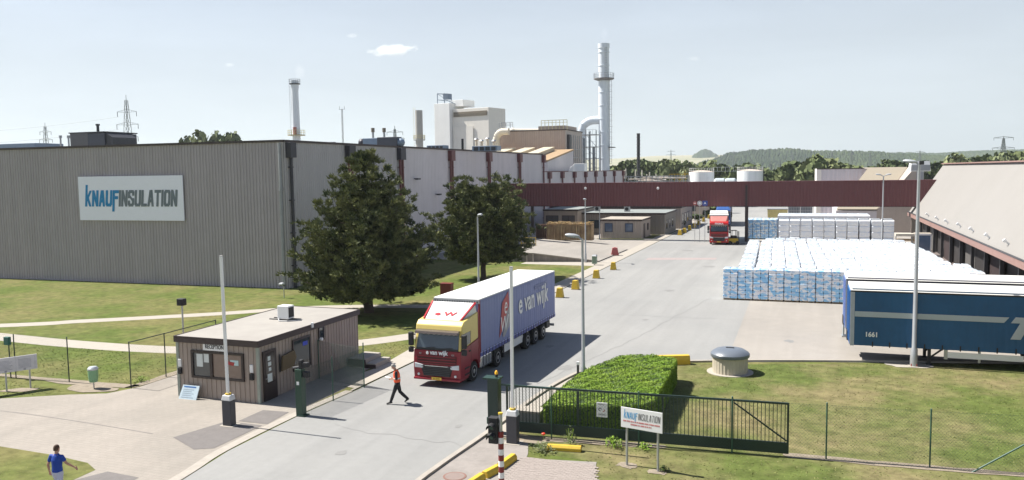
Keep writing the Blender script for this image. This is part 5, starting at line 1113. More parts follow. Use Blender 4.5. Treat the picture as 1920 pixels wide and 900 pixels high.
# ------------------------------------------------------------------ lorries
M_['tyre'] = mat('tyre_rubber', (.015, .015, .016), .85, var=.2)
M_['rim'] = mat('wheel_rim', (.42, .42, .43), .35, .7, var=.1)
M_['chassis'] = mat('chassis_black', (.02, .02, .022), .6, var=.2)
M_['chrome'] = mat('aluminium_tank', (.55, .56, .57), .25, .8, var=.04)
M_['wscreen'] = mat('windscreen_glass', (.045, .06, .07), .05, spec=1.0, var=.2, scale=1.2)
M_['tarp_white'] = mat('white_roof_tarp', (.72, .72, .70), .6, var=.03, scale=1.5)
M_['lamp_lens'] = mat('headlight_lens', (.65, .68, .70), .1, spec=1.0)
M_['plate'] = mat('number_plate_yellow', (.75, .50, .06), .5)
def wheel(parent, x, y, r=.5, wd=.3, side=1, dual=False):
    """wheel with axle along x; side = outer direction"""
    w_ = wd*(2.0 if dual else 1)
    t = MB().lathe((x-side*w_/2, y, r), [(r*.72, -w_/2), (r*.97, -w_/2+.02), (r, -w_/2+.06), (r, w_/2-.06), (r*.97, w_/2-.02), (r*.72, w_/2)], 28, axis='x').build('wheel', M_['tyre'], parent, smooth='auto')
    o = side
    MB().lathe((x, y, r), [(r*.60, -.02*o), (r*.60, .012*o), (r*.52, .012*o), (r*.46, -.06*o), (r*.25, -.08*o), (r*.22, .01*o), (r*.02, .03*o)], 24, axis='x').build('rim', M_['rim'], t, smooth='auto')
    mb = MB()
    for k in range(10): a = 2*pi*k/10; mb.cyl((x, y+r*.34*cos(a), r+r*.34*sin(a)), (x-.09*o, y+r*.34*cos(a), r+r*.34*sin(a)), .022, n=6)
    mb.build('wheel_nuts', M_['chassis'], t)
    return t
def lorry(label, loc, rz, col_low, col_up, col_defl, curtain, name_front=None, group=None, tl=12.2, detailed=True, y_tr=2.3, roofm=None, hrel=0.):
    t = thing('articulated_lorry', label, 'lorry', loc, rz, group)
    hw = 1.25
    # lower cab with wheel arch
    arch = [(1.62+.62*cos(a), .5+.60*sin(a)) for a in [pi-pi*k/10 for k in range(11)]]
    low = [(.0, .42), (-.05, .9), (-.03, 1.35), (.03, 1.78), (2.15, 2.05), (2.15, .75), (2.26, .7)]+arch[::-1]+[(.98, .42)]
    MB().prism(low, -hw, hw, 'x').build('cab_lower', col_low, t, bevel=.05)
    up = [(.035, 1.80), (.16, 2.3), (.30, 2.68), (.22, 2.72), (.28, 2.98), (.50, 3.16), (2.15, 3.38), (2.15, 2.07)]
    MB().prism(up, -hw+.01, hw-.01, 'x').build('cab_upper', col_up, t, bevel=.06)
    # windscreen
    A = [(.025, 1.90), (.255, 2.62)]
    gl = MB().add([(-1.12, .02, 1.90), (1.12, .02, 1.90), (1.08, .245, 2.62), (-1.08, .245, 2.62), (-1.12, .06, 1.90), (1.12, .06, 1.90), (1.08, .285, 2.62), (-1.08, .285, 2.62)], [(0, 1, 2, 3), (4, 7, 6, 5), (0, 4, 5, 1), (1, 5, 6, 2), (2, 6, 7, 3), (3, 7, 4, 0)]).build('windscreen', M_['wscreen'], t)
    MB().bar((-.9, -.0, 1.86), (-.1, .0, 1.95), .03).bar((.0, -.0, 1.86), (.8, .0, 1.95), .03).build('wipers', M_['chassis'], gl)
    mb = MB()
    for k in range(7): mb.box(-.85+.27*k, -.72+.27*k, .20, .222, 2.53, 2.57)
    mb.build('pennants', M_['white'], gl)
    MB().box(-1.12, 1.12, -.0, .03, 1.80, 1.90).build('scuttle', M_['chassis'], t)
    MB().prism([(.16, 2.62), (-.10, 2.60), (-.06, 2.72), (.2, 2.76)], -1.14, 1.14, 'x').build('sun_visor', mat('smoked_visor', (.10, .08, .07), .25), t, bevel=.01)
    # side windows
    for s in (1, -1):
        mb = MB().prism([(.22, 1.93), (.32, 2.58), (1.15, 2.60), (1.15, 2.02)], s*(hw-.005), s*(hw+.006), 'x'); mb.build('side_window', M_['wscreen'], t)
        mb = MB().prism([(.14, 1.78), (.16, 2.62), (.18, 2.64), (.2, 1.8)], s*(hw+.0), s*(hw+.012), 'x').prism([(1.20, .95), (1.20, 2.62), (1.215, 2.62), (1.215, .95)], s*(hw), s*(hw+.008), 'x'); mb.build('door_seam', M_['chassis'], t)
        MB().box(min(s*hw, s*(hw+.04)), max(s*hw, s*(hw+.04)), .95, 1.12, 1.62, 1.68).build('door_handle', M_['chassis'], t)
        mr = MB().box(min(s*(hw+.04), s*(hw+.30)), max(s*(hw+.04), s*(hw+.30)), -.02, .16, 1.95, 2.62).build('mirror', M_['chassis'], t, bevel=.05)
        MB().box(min(s*(hw+.05), s*(hw+.30)), max(s*(hw+.05), s*(hw+.30)), -.02, .15, 1.62, 1.90).build('mirror_lower', M_['chassis'], mr, bevel=.05)
        MB().bar((s*(hw-.05), .12, 2.5), (s*(hw+.15), .08, 2.5), .05).bar((s*(hw-.05), .12, 1.85), (s*(hw+.15), .08, 1.85), .05).build('mirror_arm', M_['chassis'], mr)
        # headlights
        x0, x1 = sorted((s*.72, s*1.18)); MB().prism([(x0, .92), (x1, .92), (x1, 1.16 if s > 0 else 1.08), (x0, 1.08 if s > 0 else 1.16)], -.085, -.03, 'y').build('headlight', M_['lamp_lens'], t, bevel=.02)
        MB().cyl((s*.98, -.075, .60), (s*.98, -.03, .60), .06, n=12).build('fog_light', M_['lamp_lens'], t)
        # steps
        MB().box(min(s*(hw-.02), s*(hw+.03)), max(s*(hw-.02), s*(hw+.03)), .45, .95, .55, .62).box(min(s*(hw-.02), s*(hw+.03)), max(s*(hw-.02), s*(hw+.03)), .45, .95, .85, .92).build('cab_step', M_['chassis'], t)
        wheel(t, s*(hw-.03), 1.62, .5, .3, s)
        wheel(t, s*(hw-.03), 4.75, .5, .29, s, dual=True)
        MB().prism([(4.1, .75), (4.15, 1.0), (4.5, 1.14), (5.0, 1.14), (5.35, 1.0), (5.4, .75), (5.36, .75), (5.3, .95), (5.0, 1.09), (4.5, 1.09), (4.2, .95), (4.14, .75)], min(s*.62, s*(hw)), max(s*.62, s*hw), 'x').build('mudguard', M_['chassis'], t)
    # grille
    mb = MB().prism([(-.86, 1.02), (.86, 1.02), (.70, .55), (-.70, .55)], -.075, -.04, 'y'); gr = mb.build('grille', M_['chassis'], t, bevel=.01)
    mb = MB()
    for k in range(5): z = .60+.085*k; hw_ = .68+.16*(z-.55)/.47; mb.box(-hw_+.05, hw_-.05, -.092, -.076, z, z+.03)
    mb.box(-.80, .80, -.10, -.076, 1.03, 1.07); mb.build('grille_bar', M_['steel'], gr)
    MB().box(-.62, .62, -.108, -.101, 1.035, 1.065).build('chrome_strip', M_['chrome'], gr)
    mb = MB()
    for z in (1.20, 1.34, 1.48): mb.box(-1.0, 1.0, -.062, -.045, z, z+.045)
    g2_ = MB().box(-1.04, 1.04, -.052, -.03, 1.15, 1.55).build('upper_grille', mat('dark_red_grille', (.05, .006, .008), .5) if detailed else M_['chassis'], t)
    mb.build('grille_bar', col_low, g2_)
    MB().box(-hw, hw, -.10, .9, .34, .46).build('bumper', col_low, t, bevel=.04)
    MB().box(-.26, .26, -.115, -.101, .38, .5).build('number_plate', M_['plate'], t)
    if detailed:
        text('plate_characters', 'BT TZ 03', M_['chassis'], (0, -.121, .44), FRONT, .10, t, sx=.85)
    if name_front: 
        text('name_lettering', name_front, M_['white'], (0, -.03+.0, 1.69), (radians(90-5), 0, 0), .30, t, bold=.008, extrude=.012, sx=.95)
    # air deflector
    dfl = MB().add([(-.92, .62, 3.18), (.92, .62, 3.18), (-1.16, 2.0, 3.86), (1.16, 2.0, 3.86), (-1.1, .95, 3.22), (1.1, .95, 3.22), (-1.2, 2.12, 3.36), (1.2, 2.12, 3.36)],
        [(0, 1, 3, 2), (0, 2, 6, 4), (1, 5, 7, 3), (2, 3, 7, 6), (0, 4, 5, 1), (4, 6, 7, 5)]).build('air_deflector', col_defl, t, bevel=.04)
    if detailed:
        sl = MB()
        for s in (1, -1): sl.add([(s*.94, .60, 3.20), (s*1.00, .64, 3.195), (s*1.22, 2.0, 3.87), (s*1.13, 1.98, 3.885)], [(0, 1, 2, 3) if s > 0 else (3, 2, 1, 0)]); sl.bar((s*1.0, .66, 3.215), (s*1.18, 2.0, 3.83), .07)
        sl.build('deflector_edge', mat('bright_red_trim', (.40, .01, .02), .4), dfl, fix=False)
        for dx, txt in ((-.02, 'e W'),): text('emblem', txt, mat('bright_red_trim', (.4, .01, .02)), (0, 1.03, 3.404), (math.atan2(.68, 1.38), 0, 0), .42, dfl, sx=1.5, bold=.015)
    # side fairing behind cab
    for s in (1, -1): MB().prism([(2.15, .8), (2.15, 3.36), (2.3, 3.7), (2.3, .8)], min(s*(hw-.02), s*(hw+.01)), max(s*(hw-.02), s*(hw+.01)), 'x').build('side_fairing', col_low, t)
    MB().box(-.45, .45, .9, 6.0, .62, .95).build('chassis_frame', M_['chassis'], t)
    MB().box(-1.05, 1.05, 2.3, 2.42, .9, 1.1).build('rear_cross_member', M_['chassis'], t)
    for s in (1, -1):
        a, b = sorted((s*.72, s*1.22)); tk = MB().box(a, b, 2.5, 4.0, .42, 1.05).build('fuel_tank', M_['chrome'], t, bevel=.08)
        mb = MB()
        for y in (2.75, 3.12, 3.5, 3.85): mb.box(a-.01, b+.01, y, y+.06, .41, 1.06)
        mb.build('tank_strap', M_['steel'], tk)
    # semi-trailer
    y0, y1 = y_tr, y_tr+tl; zb, zt = 1.28, 3.93
    rf = roofm or M_['tarp_white']
    MB().box(-1.255, 1.255, y0+.04, y1-.04, zb, zt).build('trailer_body', curtain, t)
    for s in (1, -1):
        mb = MB(); n = 30; a = 1.262  # softly rippled curtain
        vs = []
        for i in range(n*4+1):
            y = y0+.1+(y1-y0-.2)*i/(n*4); off = .012*math.sin(i*1.7)+.008*math.sin(i*.61)
            vs += [(s*(a+.012+off), y, zb+.02), (s*(a+.012+off*.4), y, zt-.1)]
        mb.add(vs, [(2*i, 2*i+2, 2*i+3, 2*i+1) for i in range(n*4)]); mb.build('side_curtain', curtain, t, smooth=True, fix=False)
        rl = MB().box(min(s*1.2, s*1.285), max(s*1.2, s*1.285), y0+.02, y1-.02, zb-.22, zb-.02).build('side_rail', mat('blue_side_rail', (.07, .09, .30), .5) if detailed else M_['chassis'], t)
        mb = MB(); k = 0; y = y0+.3
        while y < y1-.2: mb.box(min(s*1.28, s*1.30), max(s*1.28, s*1.30), y, y+.05, zb-.20, zb+.03); y += .42
        mb.build('curtain_straps', M_['chassis'], rl)
        MB().box(min(s*1.28, s*1.292), max(s*1.28, s*1.292), y0+.02, y1-.02, zb-.03, zb+.01).build('rail_line', mat('pale_blue_line', (.38, .42, .68), .5) if detailed else M_['steel'], rl)
        MB().box(min(s*1.05, s*1.09), max(s*1.05, s*1.09), y0+3.5, y0+6.6, .5, .92).build('side_guard', M_['white'] if detailed else M_['chassis'], t)
        for ky in (y1-5.05, y1-3.65, y1-2.25): wheel(t, s*1.24, ky, .5, .38, s)
        MB().box(min(s*.75, s*1.2), max(s*.75, s*1.2), y1-1.5, y1-.9, .55, .95).build('storage_box', M_['chassis'], t)
        MB().box(min(s*.95, s*1.1), max(s*.95, s*1.1), y0+2.6+.9, y0+2.75+.9, .25, 1.05).build('landing_leg', M_['chassis'], t)
    MB().box(-1.28, 1.28, y0, y1, zt, zt+.07).build('trailer_roof', rf, t, bevel=.03)
    mb = MB().box(-1.28, 1.28, y0-.03, y0+.02, zt-.17, zt-.002)
    hdp = mb.build('header_panel', M_['galv'], t); mb = MB()
    for k in range(18): mb.box(-1.2+.137*k, -1.14+.137*k, y0-.045, y0-.031, zt-.14, zt-.05)
    mb.build('rivet_strip', M_['steel'], hdp)
    MB().box(-1.285, -1.2, y0-.01, y0+.06, zb, zt).box(1.2, 1.285, y0-.01, y0+.06, zb, zt).build('corner_post', M_['chassis'] if not detailed else mat('corner_red', (.22, .015, .02), .5), t)
    MB().box(-.5, .5, y0+.8, y1-.3, .95, 1.15).build('trailer_chassis', M_['chassis'], t)
    MB().box(-1.2, 1.2, y1-.08, y1, .45, .6).box(-.9, -.8, y1-.08, y1, .6, 1.1).box(.8, .9, y1-.08, y1, .6, 1.1).build('rear_bumper', M_['galv'], t)
    MB().box(-1.25, 1.25, y1-.035, y1+.01, zb, zt-.02).build('rear_door', curtain, t)
    return t
Ang = -.0236
TB = Vector((-16.52, 34.85, .010))
cur = mat('lavender_blue_curtain', (.165, .20, .40), .55, var=.05, scale=1.5, col2=(.185, .22, .41), bigscale=.4)
L1 = lorry('red and yellow articulated lorry with lavender-blue curtain trailer leaving past reception', TB, Ang, mat('lorry_red', (.23, .012, .022), .3, var=.05), mat('lorry_yellow', (.68, .53, .16), .35, var=.04), mat('deflector_white', (.72, .72, .70), .4, var=.02), cur, 'e van wijk', tl=12.05)
xs = 1.31
text('side_lettering', 'e van wijk', M_['white'], (xs, 2.3+7.95, 2.82), SIDE, 1.62, L1, sx=.78, bold=.028, extrude=.004)
em = MB().prism([(4.78, 1.55), (5.25, 3.35), (6.15, 3.85), (6.28, 3.10), (5.60, 2.35), (5.50, 2.1)], xs-.012, xs-.006, 'x').build('emblem', mat('emblem_red', (.42, .05, .05), .5), L1)
MB().prism([(6.0, 2.85), (6.35, 3.05), (6.55, 2.55), (6.2, 1.9), (5.5, 1.45), (5.25, 1.55)], xs-.014, xs-.009, 'x').build('emblem_shade', mat('emblem_grey', (.30, .30, .32), .5), L1)
text('emblem_lettering', 'e', M_['white'], (xs-.004, 5.72, 3.1), SIDE, 1.35, L1, sx=.7, bold=.0, shear=.2)
text('emblem_lettering', 'W', M_['white'], (xs-.004, 5.45, 2.15), SIDE, 1.15, L1, sx=.95, bold=.0, shear=.2)
text('small_lettering', 'express', mat('faded_curtain_print', (.30, .33, .50), .6), (xs-.004, 2.3+9.3, 3.48), SIDE, .62, L1, sx=1.2)
text('badge', 'XF', M_['galv'], (-.88, -.045, 1.62), FRONT, .12, L1); text('badge', '105', M_['galv'], (.85, -.045, 1.62), FRONT, .12, L1)
# driver: a simple seated figure silhouette behind the glass is not separable; grille badge etc end here
# red lorry under the bridge
p = gp(1330, 454, .35); q = gp(1369, 454, .35)
dkr = mat('far_lorry_red', (.42, .015, .015), .35, var=.05)
L2 = lorry('bright red articulated lorry with pink-tinged roof deflector driving under the bridge', Vector(((p.x+q.x)/2-.05, p.y-.3, .010)), .098, dkr, dkr, mat('pinkish_deflector', (.42, .17, .15), .5), mat('grey_blue_curtain', (.20, .22, .26), .6), tl=12.0, detailed=False)
text('name_lettering', 'FRIMA', M_['white'], (0, .22, 2.88), (radians(80), 0, 0), .34, L2, sx=1.2, bold=.01)
# blue lorry behind it
p = at(1358, 390, 150)
L3 = lorry('dark blue articulated lorry waiting behind the red one beyond the bridge', Vector((at(1356, 390, 150).x, 150, .010)), .06, mat('lorry_blue', (.03, .09, .28), .4), mat('lorry_blue', (.03, .09, .28)), mat('lorry_blue', (.03, .09, .28)), mat('navy_curtain', (.02, .03, .10), .6), tl=12.0, detailed=False, roofm=M_['steel'])

# ------------------------------------------------------------------ parked curtain trailers
def trailer(label, loc, curtain, stripe=True, lend=None, length=13.4):
    """semi-trailer lying along +X; front (bulkhead) at x=0, near side y=0"""
    t = thing('semi_trailer', label, 'trailer', loc); Wd = 2.55; zb, zt = 1.02, 3.98
    MB().box(.06, length-.06, .02, Wd-.02, zb, zt-.06).build('trailer_body', curtain, t)
    n = 160; vs = []
    for i in range(n+1):
        x = .18+(length-.3)*i/n; off = .014*math.sin(i*1.9)+.01*math.sin(i*.73); vs += [(x, -.012-off*.9-.012, zb-.12), (x, -.012-off*.3, zt-.2)]
    MB().add(vs, [(2*i, 2*i+2, 2*i+3, 2*i+1) for i in range(n)]).build('side_curtain', curtain, t, smooth=True, fix=False)
    MB().prism([(-.02, zt-.16), (Wd+.02, zt-.16), (Wd-.03, zt), (.12, zt)], -.03, length+.02, 'x').build('trailer_roof', mat('dusty_white_roof', (.62, .61, .58), .65, var=.05), t)
    MB().box(-.02, length, -.03, -.0, zt-.24, zt-.165).build('roof_rail', M_['chassis'], t)
    MB().box(-.02, .18, -.035, .06, zb-.15, zt-.24).build('corner_post', mat('pale_post', (.42, .44, .48), .5), t)
    bk = MB().box(-.05, -.021, .12, Wd-.05, zb-.1, zt-.2).build('bulkhead', lend or mat('bright_blue_bulkhead', (.04, .17, .42), .45), t)
    mb = MB()
    for k in range(6): y = .3+k*.4; mb.box(-.085, -.051, y, y+.08, zb, zt-.25)
    mb.build('bulkhead_rib', lend or _mats['bright_blue_bulkhead'], bk); MB().box(-.12, -.02, 1.2, 2.0, .9, 1.4).build('connector_box', M_['chassis'], t)
    MB().box(.1, length-.1, .1, Wd-.1, .88, 1.01).build('trailer_chassis', M_['chassis'], t)
    mb = MB(); x = 1.05
    while x < length: mb.box(x, x+.06, -.06, -.035, .86, 1.14); x += .82
    mb.build('curtain_straps', M_['chassis'], t)
    for y in (.35, Wd-.5): MB().box(3.75, 3.9, y, y+.15, .0, .95).bar((4.5, y+.07, .9), (3.85, y+.07, .35), .08).box(3.68, 3.97, y-.08, y+.23, .0, .04).build('landing_leg', M_['chassis'], t)
    sg_ = MB().box(4.45, 8.0, .03, .06, .48, .78).build('side_guard', M_['white'], t); MB().box(4.45, 4.62, .02, .07, .4, .98).box(6.0, 6.12, .065, .08, .3, .9).build('guard_post', M_['galv'], sg_)
    for x in (8.85, 10.2, 11.55):
        for s, y in ((-1, .06), (1, Wd-.06)):
            w_ = MB().lathe((x, y+(.19 if s < 0 else -.19), .5), [(.35, -.19), (.48, -.18), (.5, -.13), (.5, .13), (.48, .18), (.35, .19)], 26, axis='y').build('wheel', M_['tyre'], t, smooth='auto')
            MB().lathe((x, y, .5), [(.3, .0), (.3, s*.02), (.23, s*-.05), (.1, s*-.02), (.01, s*.02)], 20, axis='y').build('rim', M_['rim'], w_, smooth='auto')
    MB().prism([(8.2, .85), (8.3, 1.0), (12.2, 1.0), (12.3, .85)], .03, .4, 'y').build('mudguard', M_['chassis'], t)
    return t
navy = mat('teal_navy_curtain', (.009, .078, .19), .5, var=.08, scale=1.5, col2=(.011, .09, .215), bigscale=.5)
p = gp(1600, 543, 3.86); q_ = gp(1585, 529, 3.95)
T1_ = trailer('blue curtain trailer with grey stripe and number 1661 parked nearest on the right', (p.x-.1, p.y-.05, .014), navy)
L_ = 13.4; stripe = mat('stripe_grey', (.42, .46, .48), .5, var=.03)
zz0 = at(1602, 583, p.y).z; zz1 = at(1602, 573, p.y).z
e_ = at(1886, 600, p.y).x-p.x
MB().prism([(.19, 2.44), (e_, 2.44), (e_+.22, 2.72), (.19, 2.72)], -.075, -.07, 'y').build('stripe', stripe, T1_)
text('fleet_number', '1661', M_['white'], (1.02, -.075, 1.5), FRONT, .34, T1_, sx=.95, bold=.012)
MB().prism([(e_+.30, 2.44), (e_+.50, 2.74), (e_+2.2, 2.74), (e_+2.1, 2.46), (e_+1.15, 2.46), (e_+.75, 1.62), (e_+.30, 1.62), (e_+.70, 2.44)], -.075, -.07, 'y').build('side_lettering', stripe, T1_)
MB().prism([(e_+.98, 1.62), (e_+1.38, 2.36), (e_+1.75, 2.36), (e_+1.95, 1.62), (e_+1.6, 1.62), (e_+1.55, 1.9), (e_+1.4, 1.62)], -.075, -.07, 'y').build('side_lettering', stripe, T1_)
p = gp(1590, 516, 3.95)
T2_ = trailer('darker navy trailer with dusty white roof parked behind the numbered one', (p.x-.1, 50.6, .014), mat('navy_curtain', (.02, .03, .10), .6), lend=mat('pale_blue_bulkhead', (.22, .30, .55), .5))
# tail lift frames seen on the left ends
fr2 = thing('metal_stand', 'pale upright metal stand beside the front ends of the parked trailers', 'stand', (gp(1566, 596).x+.2, 52.6, .014))
MB().box(0, .1, 0, .5, 0, 2.1).box(.4, .5, 0, .5, 0, 2.1).box(.1, .4, .0, .5, 1.2, 1.3).build('frame', mat('pale_grey_metal', (.45, .5, .52)), fr2); MB().box(-.05, .55, -.05, .55, 0, .08).build('foot', M_['galv'], fr2)

# ------------------------------------------------------------------ wrapped insulation bales
def bale_mat(name, base, blue, amt, pinkish=0.):
    m = bpy.data.materials.new(name); m.use_nodes = True; n = m.node_tree.nodes; L = m.node_tree.links; b = n['Principled BSDF']
    b.inputs['Roughness'].default_value = .35; b.inputs['Specular IOR Level'].default_value = .4
    geo = n.new('ShaderNodeNewGeometry'); mp = n.new('ShaderNodeMapping'); mp.inputs['Scale'].default_value = (3.0, 3.0, 5.5); L.new(geo.outputs['Position'], mp.inputs[0])
    vo = n.new('ShaderNodeTexVoronoi'); vo.inputs['Scale'].default_value = 1.0; L.new(mp.outputs[0], vo.inputs['Vector'])
    sep = n.new('ShaderNodeSeparateColor'); L.new(vo.outputs['Color'], sep.inputs[0])
    nz = n.new('ShaderNodeTexNoise'); nz.inputs['Scale'].default_value = 5; nz.inputs['Detail'].default_value = 5; L.new(geo.outputs['Position'], nz.inputs['Vector'])
    ad = n.new('ShaderNodeMath'); ad.operation = 'ADD'; L.new(sep.outputs[0], ad.inputs[0]); L.new(nz.outputs['Fac'], ad.inputs[1])
    mr = n.new('ShaderNodeMapRange'); mr.inputs[1].default_value = 1.25-amt; mr.inputs[2].default_value = 1.4-amt; L.new(ad.outputs[0], mr.inputs[0])
    mx = n.new('ShaderNodeMix'); mx.data_type = 'RGBA'; mx.inputs['A'].default_value = (*base, 1); mx.inputs['B'].default_value = (*blue, 1); L.new(mr.outputs[0], mx.inputs['Factor'])
    m2 = n.new('ShaderNodeMix'); m2.data_type = 'RGBA'; m2.inputs['B'].default_value = (.86, .80, .80, 1); L.new(mx.outputs['Result'], m2.inputs['A'])
    m3 = n.new('ShaderNodeMapRange'); m3.inputs[1].default_value = .72; m3.inputs[2].default_value = .8; m3.inputs[4].default_value = pinkish; L.new(sep.outputs[1], m3.inputs[0]); L.new(m3.outputs[0], m2.inputs['Factor'])
    L.new(m2.outputs['Result'], b.inputs['Base Color'])
    bp = n.new('ShaderNodeBump'); bp.inputs['Strength'].default_value = .5; bp.inputs['Distance'].default_value = .04; L.new(nz.outputs['Fac'], bp.inputs['Height']); L.new(bp.outputs[0], b.inputs['Normal'])
    return m
mb_print = bale_mat('printed_film', (.86, .91, .96), (.32, .62, .90), .33, .5)
mb_top = bale_mat('clear_white_film', (.47, .50, .525), (.36, .43, .49), .28, .0)
mb_blue = bale_mat('blue_film', (.78, .86, .92), (.30, .56, .85), .45, .2)
mb_white = bale_mat('plain_white_film', (.88, .90, .92), (.80, .85, .91), .3, .0)
def bale_mesh(name, wd, dp, ht, cols, layers, seed, side, top, base=.12):
    """one pallet: stacked puffy bales, all wrapped together in one mesh"""
    rnd = random.Random(seed); mb = MB(); cw = wd/cols; lh = (ht-base)/layers
    for c in range(cols):
        for l in range(layers):
            x0 = -wd/2+c*cw+.008; x1 = x0+cw-.016; z0 = base+l*lh; z1 = z0+lh-.004; j = rnd.uniform(-.015, .015); b = .035
            y0, y1 = -dp/2+j, dp/2+j; last = l == layers-1
            zs = [(z0, b), (z0+lh*.18, 0), (z0+lh*.82, 0), (z1, b if not last else b*1.6)]
            vs = []
            for z, ins in zs: vs += [(x0+ins, y0+ins, z), (x1-ins, y0+ins, z), (x1-ins, y1-ins, z), (x0+ins, y1-ins, z)]
            o_ = [(3, 2, 1, 0)]+[(4*k+i, 4*k+(i+1) % 4, 4*k+4+(i+1) % 4, 4*k+4+i) for k in range(3) for i in range(4)]
            mb.add(vs, o_, 0)
            if last:
                zz = z1+.02+rnd.uniform(0, .03); v2 = vs[-4:]+[((x0+x1)/2+rnd.uniform(-.1, .1), (y0+y1)/2+rnd.uniform(-.2, .2), zz)]
                mb.add(v2, [(0, 1, 4), (1, 2, 4), (2, 3, 4), (3, 0, 4)], 1)
            else: mb.add(vs[-4:], [(0, 1, 2, 3)], 1)
    me = bpy.data.meshes.new(name); me.from_pydata(mb.v, [], mb.f); me.materials.append(side); me.materials.append(top); me.polygons.foreach_set('material_index', mb.m); me.update()
    pm = MB()
    for k in range(3): y = -dp/2+.05+k*(dp-.2)/2; pm.box(-wd/2+.02, wd/2-.02, y, y+.1, 0, .03).box(-wd/2+.02, wd/2-.02, y, y+.1, .09, .118)
    for k in range(3): x = -wd/2+.04+k*(wd-.2)/2; pm.box(x, x+.1, -dp/2+.04, dp/2-.06, .032, .088)
    pb = bpy.data.meshes.new('pallet'); pb.from_pydata(pm.v, [], pm.f); pb.materials.append(M_['pallet']); pb.update()
    return me, pb
def place_bale(name, mp_, loc, label, cat, group, rz=0, pallet=True, sc_=(1, 1, 1)):
    o = bpy.data.objects.new(name, mp_[0]); C.objects.link(o); o.location = loc; o.rotation_euler = (0, 0, rz); o.scale = sc_; tag(o, label, cat, group)
    if pallet: p_ = bpy.data.objects.new('pallet', mp_[1]); C.objects.link(p_); p_.parent = o
    return o
PB = [bale_mesh('bale_stack', 1.10, 1.2, 2.5, 2, 7, s, mb_print, mb_top) for s in range(3)]
PW = [bale_mesh('bale_stack', 1.08, 1.36, 2.5, 2, 5, 10+s, mb_white, mb_top) for s in range(4)]
PT = [bale_mesh('tall_bale_stack', 1.45, 1.3, 3.35, 1, 4, 20+s, mb_white, mb_top) for s in range(2)]
PL = [bale_mesh('low_bale', 1.35, 1.2, 1.15, 1, 2, 30+s, mb_white, mb_top) for s in range(2)]
PU = [bale_mesh('blue_bale_stack', 1.2, 1.2, 2.9, 2, 8, 40+s, mb_blue, mb_top) for s in range(2)]
rnd = random.Random(11)
def words(k): return ['zero', 'one', 'two', 'three', 'four', 'five', 'six', 'seven', 'eight', 'nine', 'ten', 'eleven', 'twelve', 'thirteen', 'fourteen', 'fifteen', 'sixteen', 'seventeen', 'eighteen', 'nineteen', 'twenty'][k]
def nth(k): return ['zeroth', 'first', 'second', 'third', 'fourth', 'fifth', 'sixth', 'seventh', 'eighth', 'ninth', 'tenth', 'eleventh', 'twelfth', 'thirteenth', 'fourteenth', 'fifteenth', 'sixteenth', 'seventeenth', 'eighteenth', 'nineteenth', 'twentieth'][k]
on = ['leftmost', 'second from left', 'third from left', 'fourth from left', 'fifth from left', 'sixth from left', 'seventh from left', 'eighth from left']
for i in range(14):
    x = -5.99+.57+1.145*i; lab = ('blue-printed wrapped pallet, '+on[i]+' in the front row of bales') if i < 8 else 'blue-printed pallet hidden behind the parked trailers, '+nth(i+1)+' from left in the front row'
    place_bale('wrapped_pallet', PB[i % 3], (x, 66.0+rnd.uniform(-.03, .03), .014), lab, 'wrapped pallet', 'blue-printed front row of wrapped pallets', rnd.uniform(-.012, .012))
for r in range(18):
    y = 67.55+1.46*r
    for c in range(15):
        x = -4.95+.55+1.15*c+(0 if c == 0 else .22)+r*(-.045)
        if x > 12.2-(y-66)*.065: continue
        if c == 0: lab = 'white wrapped pallet, '+nth(r+1)+' from the front in the separate left-hand column of the bale field'
        else: lab = 'white wrapped pallet in the big field, row '+words(r+1)+' from the front, '+nth(c)+' from the left'
        place_bale('wrapped_pallet', PW[rnd.randrange(4)], (x+rnd.uniform(-.03, .03), y, .014), lab, 'wrapped pallet', 'left column of white wrapped pallets' if c == 0 else 'white wrapped pallets packed in the big field', rnd.uniform(-.012, .012), pallet=(c == 0), sc_=(1, 1, rnd.uniform(.96, 1.03)))
tn = ['leftmost', 'second', 'third', 'fourth', 'fifth', 'sixth', 'seventh', 'eighth', 'ninth', 'rightmost']
xl_ = at(1459, 440, 119).x; xr_ = at(1676, 440, 119).x
for i in range(10):
    x = xl_+(xr_-xl_)*(i+.5)/10; place_bale('tall_wrapped_pallet', PT[i % 2], (x, 119.6+rnd.uniform(-.1, .1), .014), tn[i]+' of the ten tall white-wrapped stacks standing in a row', 'wrapped pallet', 'row of ten tall wrapped stacks', rnd.uniform(-.02, .02), sc_=((xr_-xl_)/10/1.45*.88, 3.0, .97))
for r in range(3):
    for i in range(9):
        x = xl_+(xr_-xl_)*(i+.3)/10.6; place_bale('tall_wrapped_pallet', PT[(i+r) % 2], (x, 126.4+r*1.9, .014), ['first', 'second', 'third'][r]+' line behind the ten tall stacks, white wrapped stack '+nth(i+1)+' from left', 'wrapped pallet', 'white stacks behind the tall row', 0, pallet=False, sc_=(1, 1.3, 1.03))
ll = ['furthest left low white bale in the single-height row behind the field', 'low white bale second from the left behind the field', 'low white bale third from the left behind the field', 'low white bale fourth from the left behind the field']
xl2 = at(1434, 447, 97).x; xr2 = at(1697, 447, 97).x
for i in range(13):
    x = xl2+(xr2-xl2)*(i+.5)/13; place_bale('low_wrapped_bale', PL[i % 2], (x, 97.2, .014), ll[i] if i < 4 else 'low white bale '+nth(i+1)+' from the left in the single-height row behind the field', 'wrapped bale', 'low single-height row of bales', rnd.uniform(-.03, .03), sc_=((xr2-xl2)/13/1.35*.92, 1, 2.0+rnd.uniform(-.04, .04)))
x0 = at(1397, 430, 124).x; x1 = at(1457, 430, 124).x
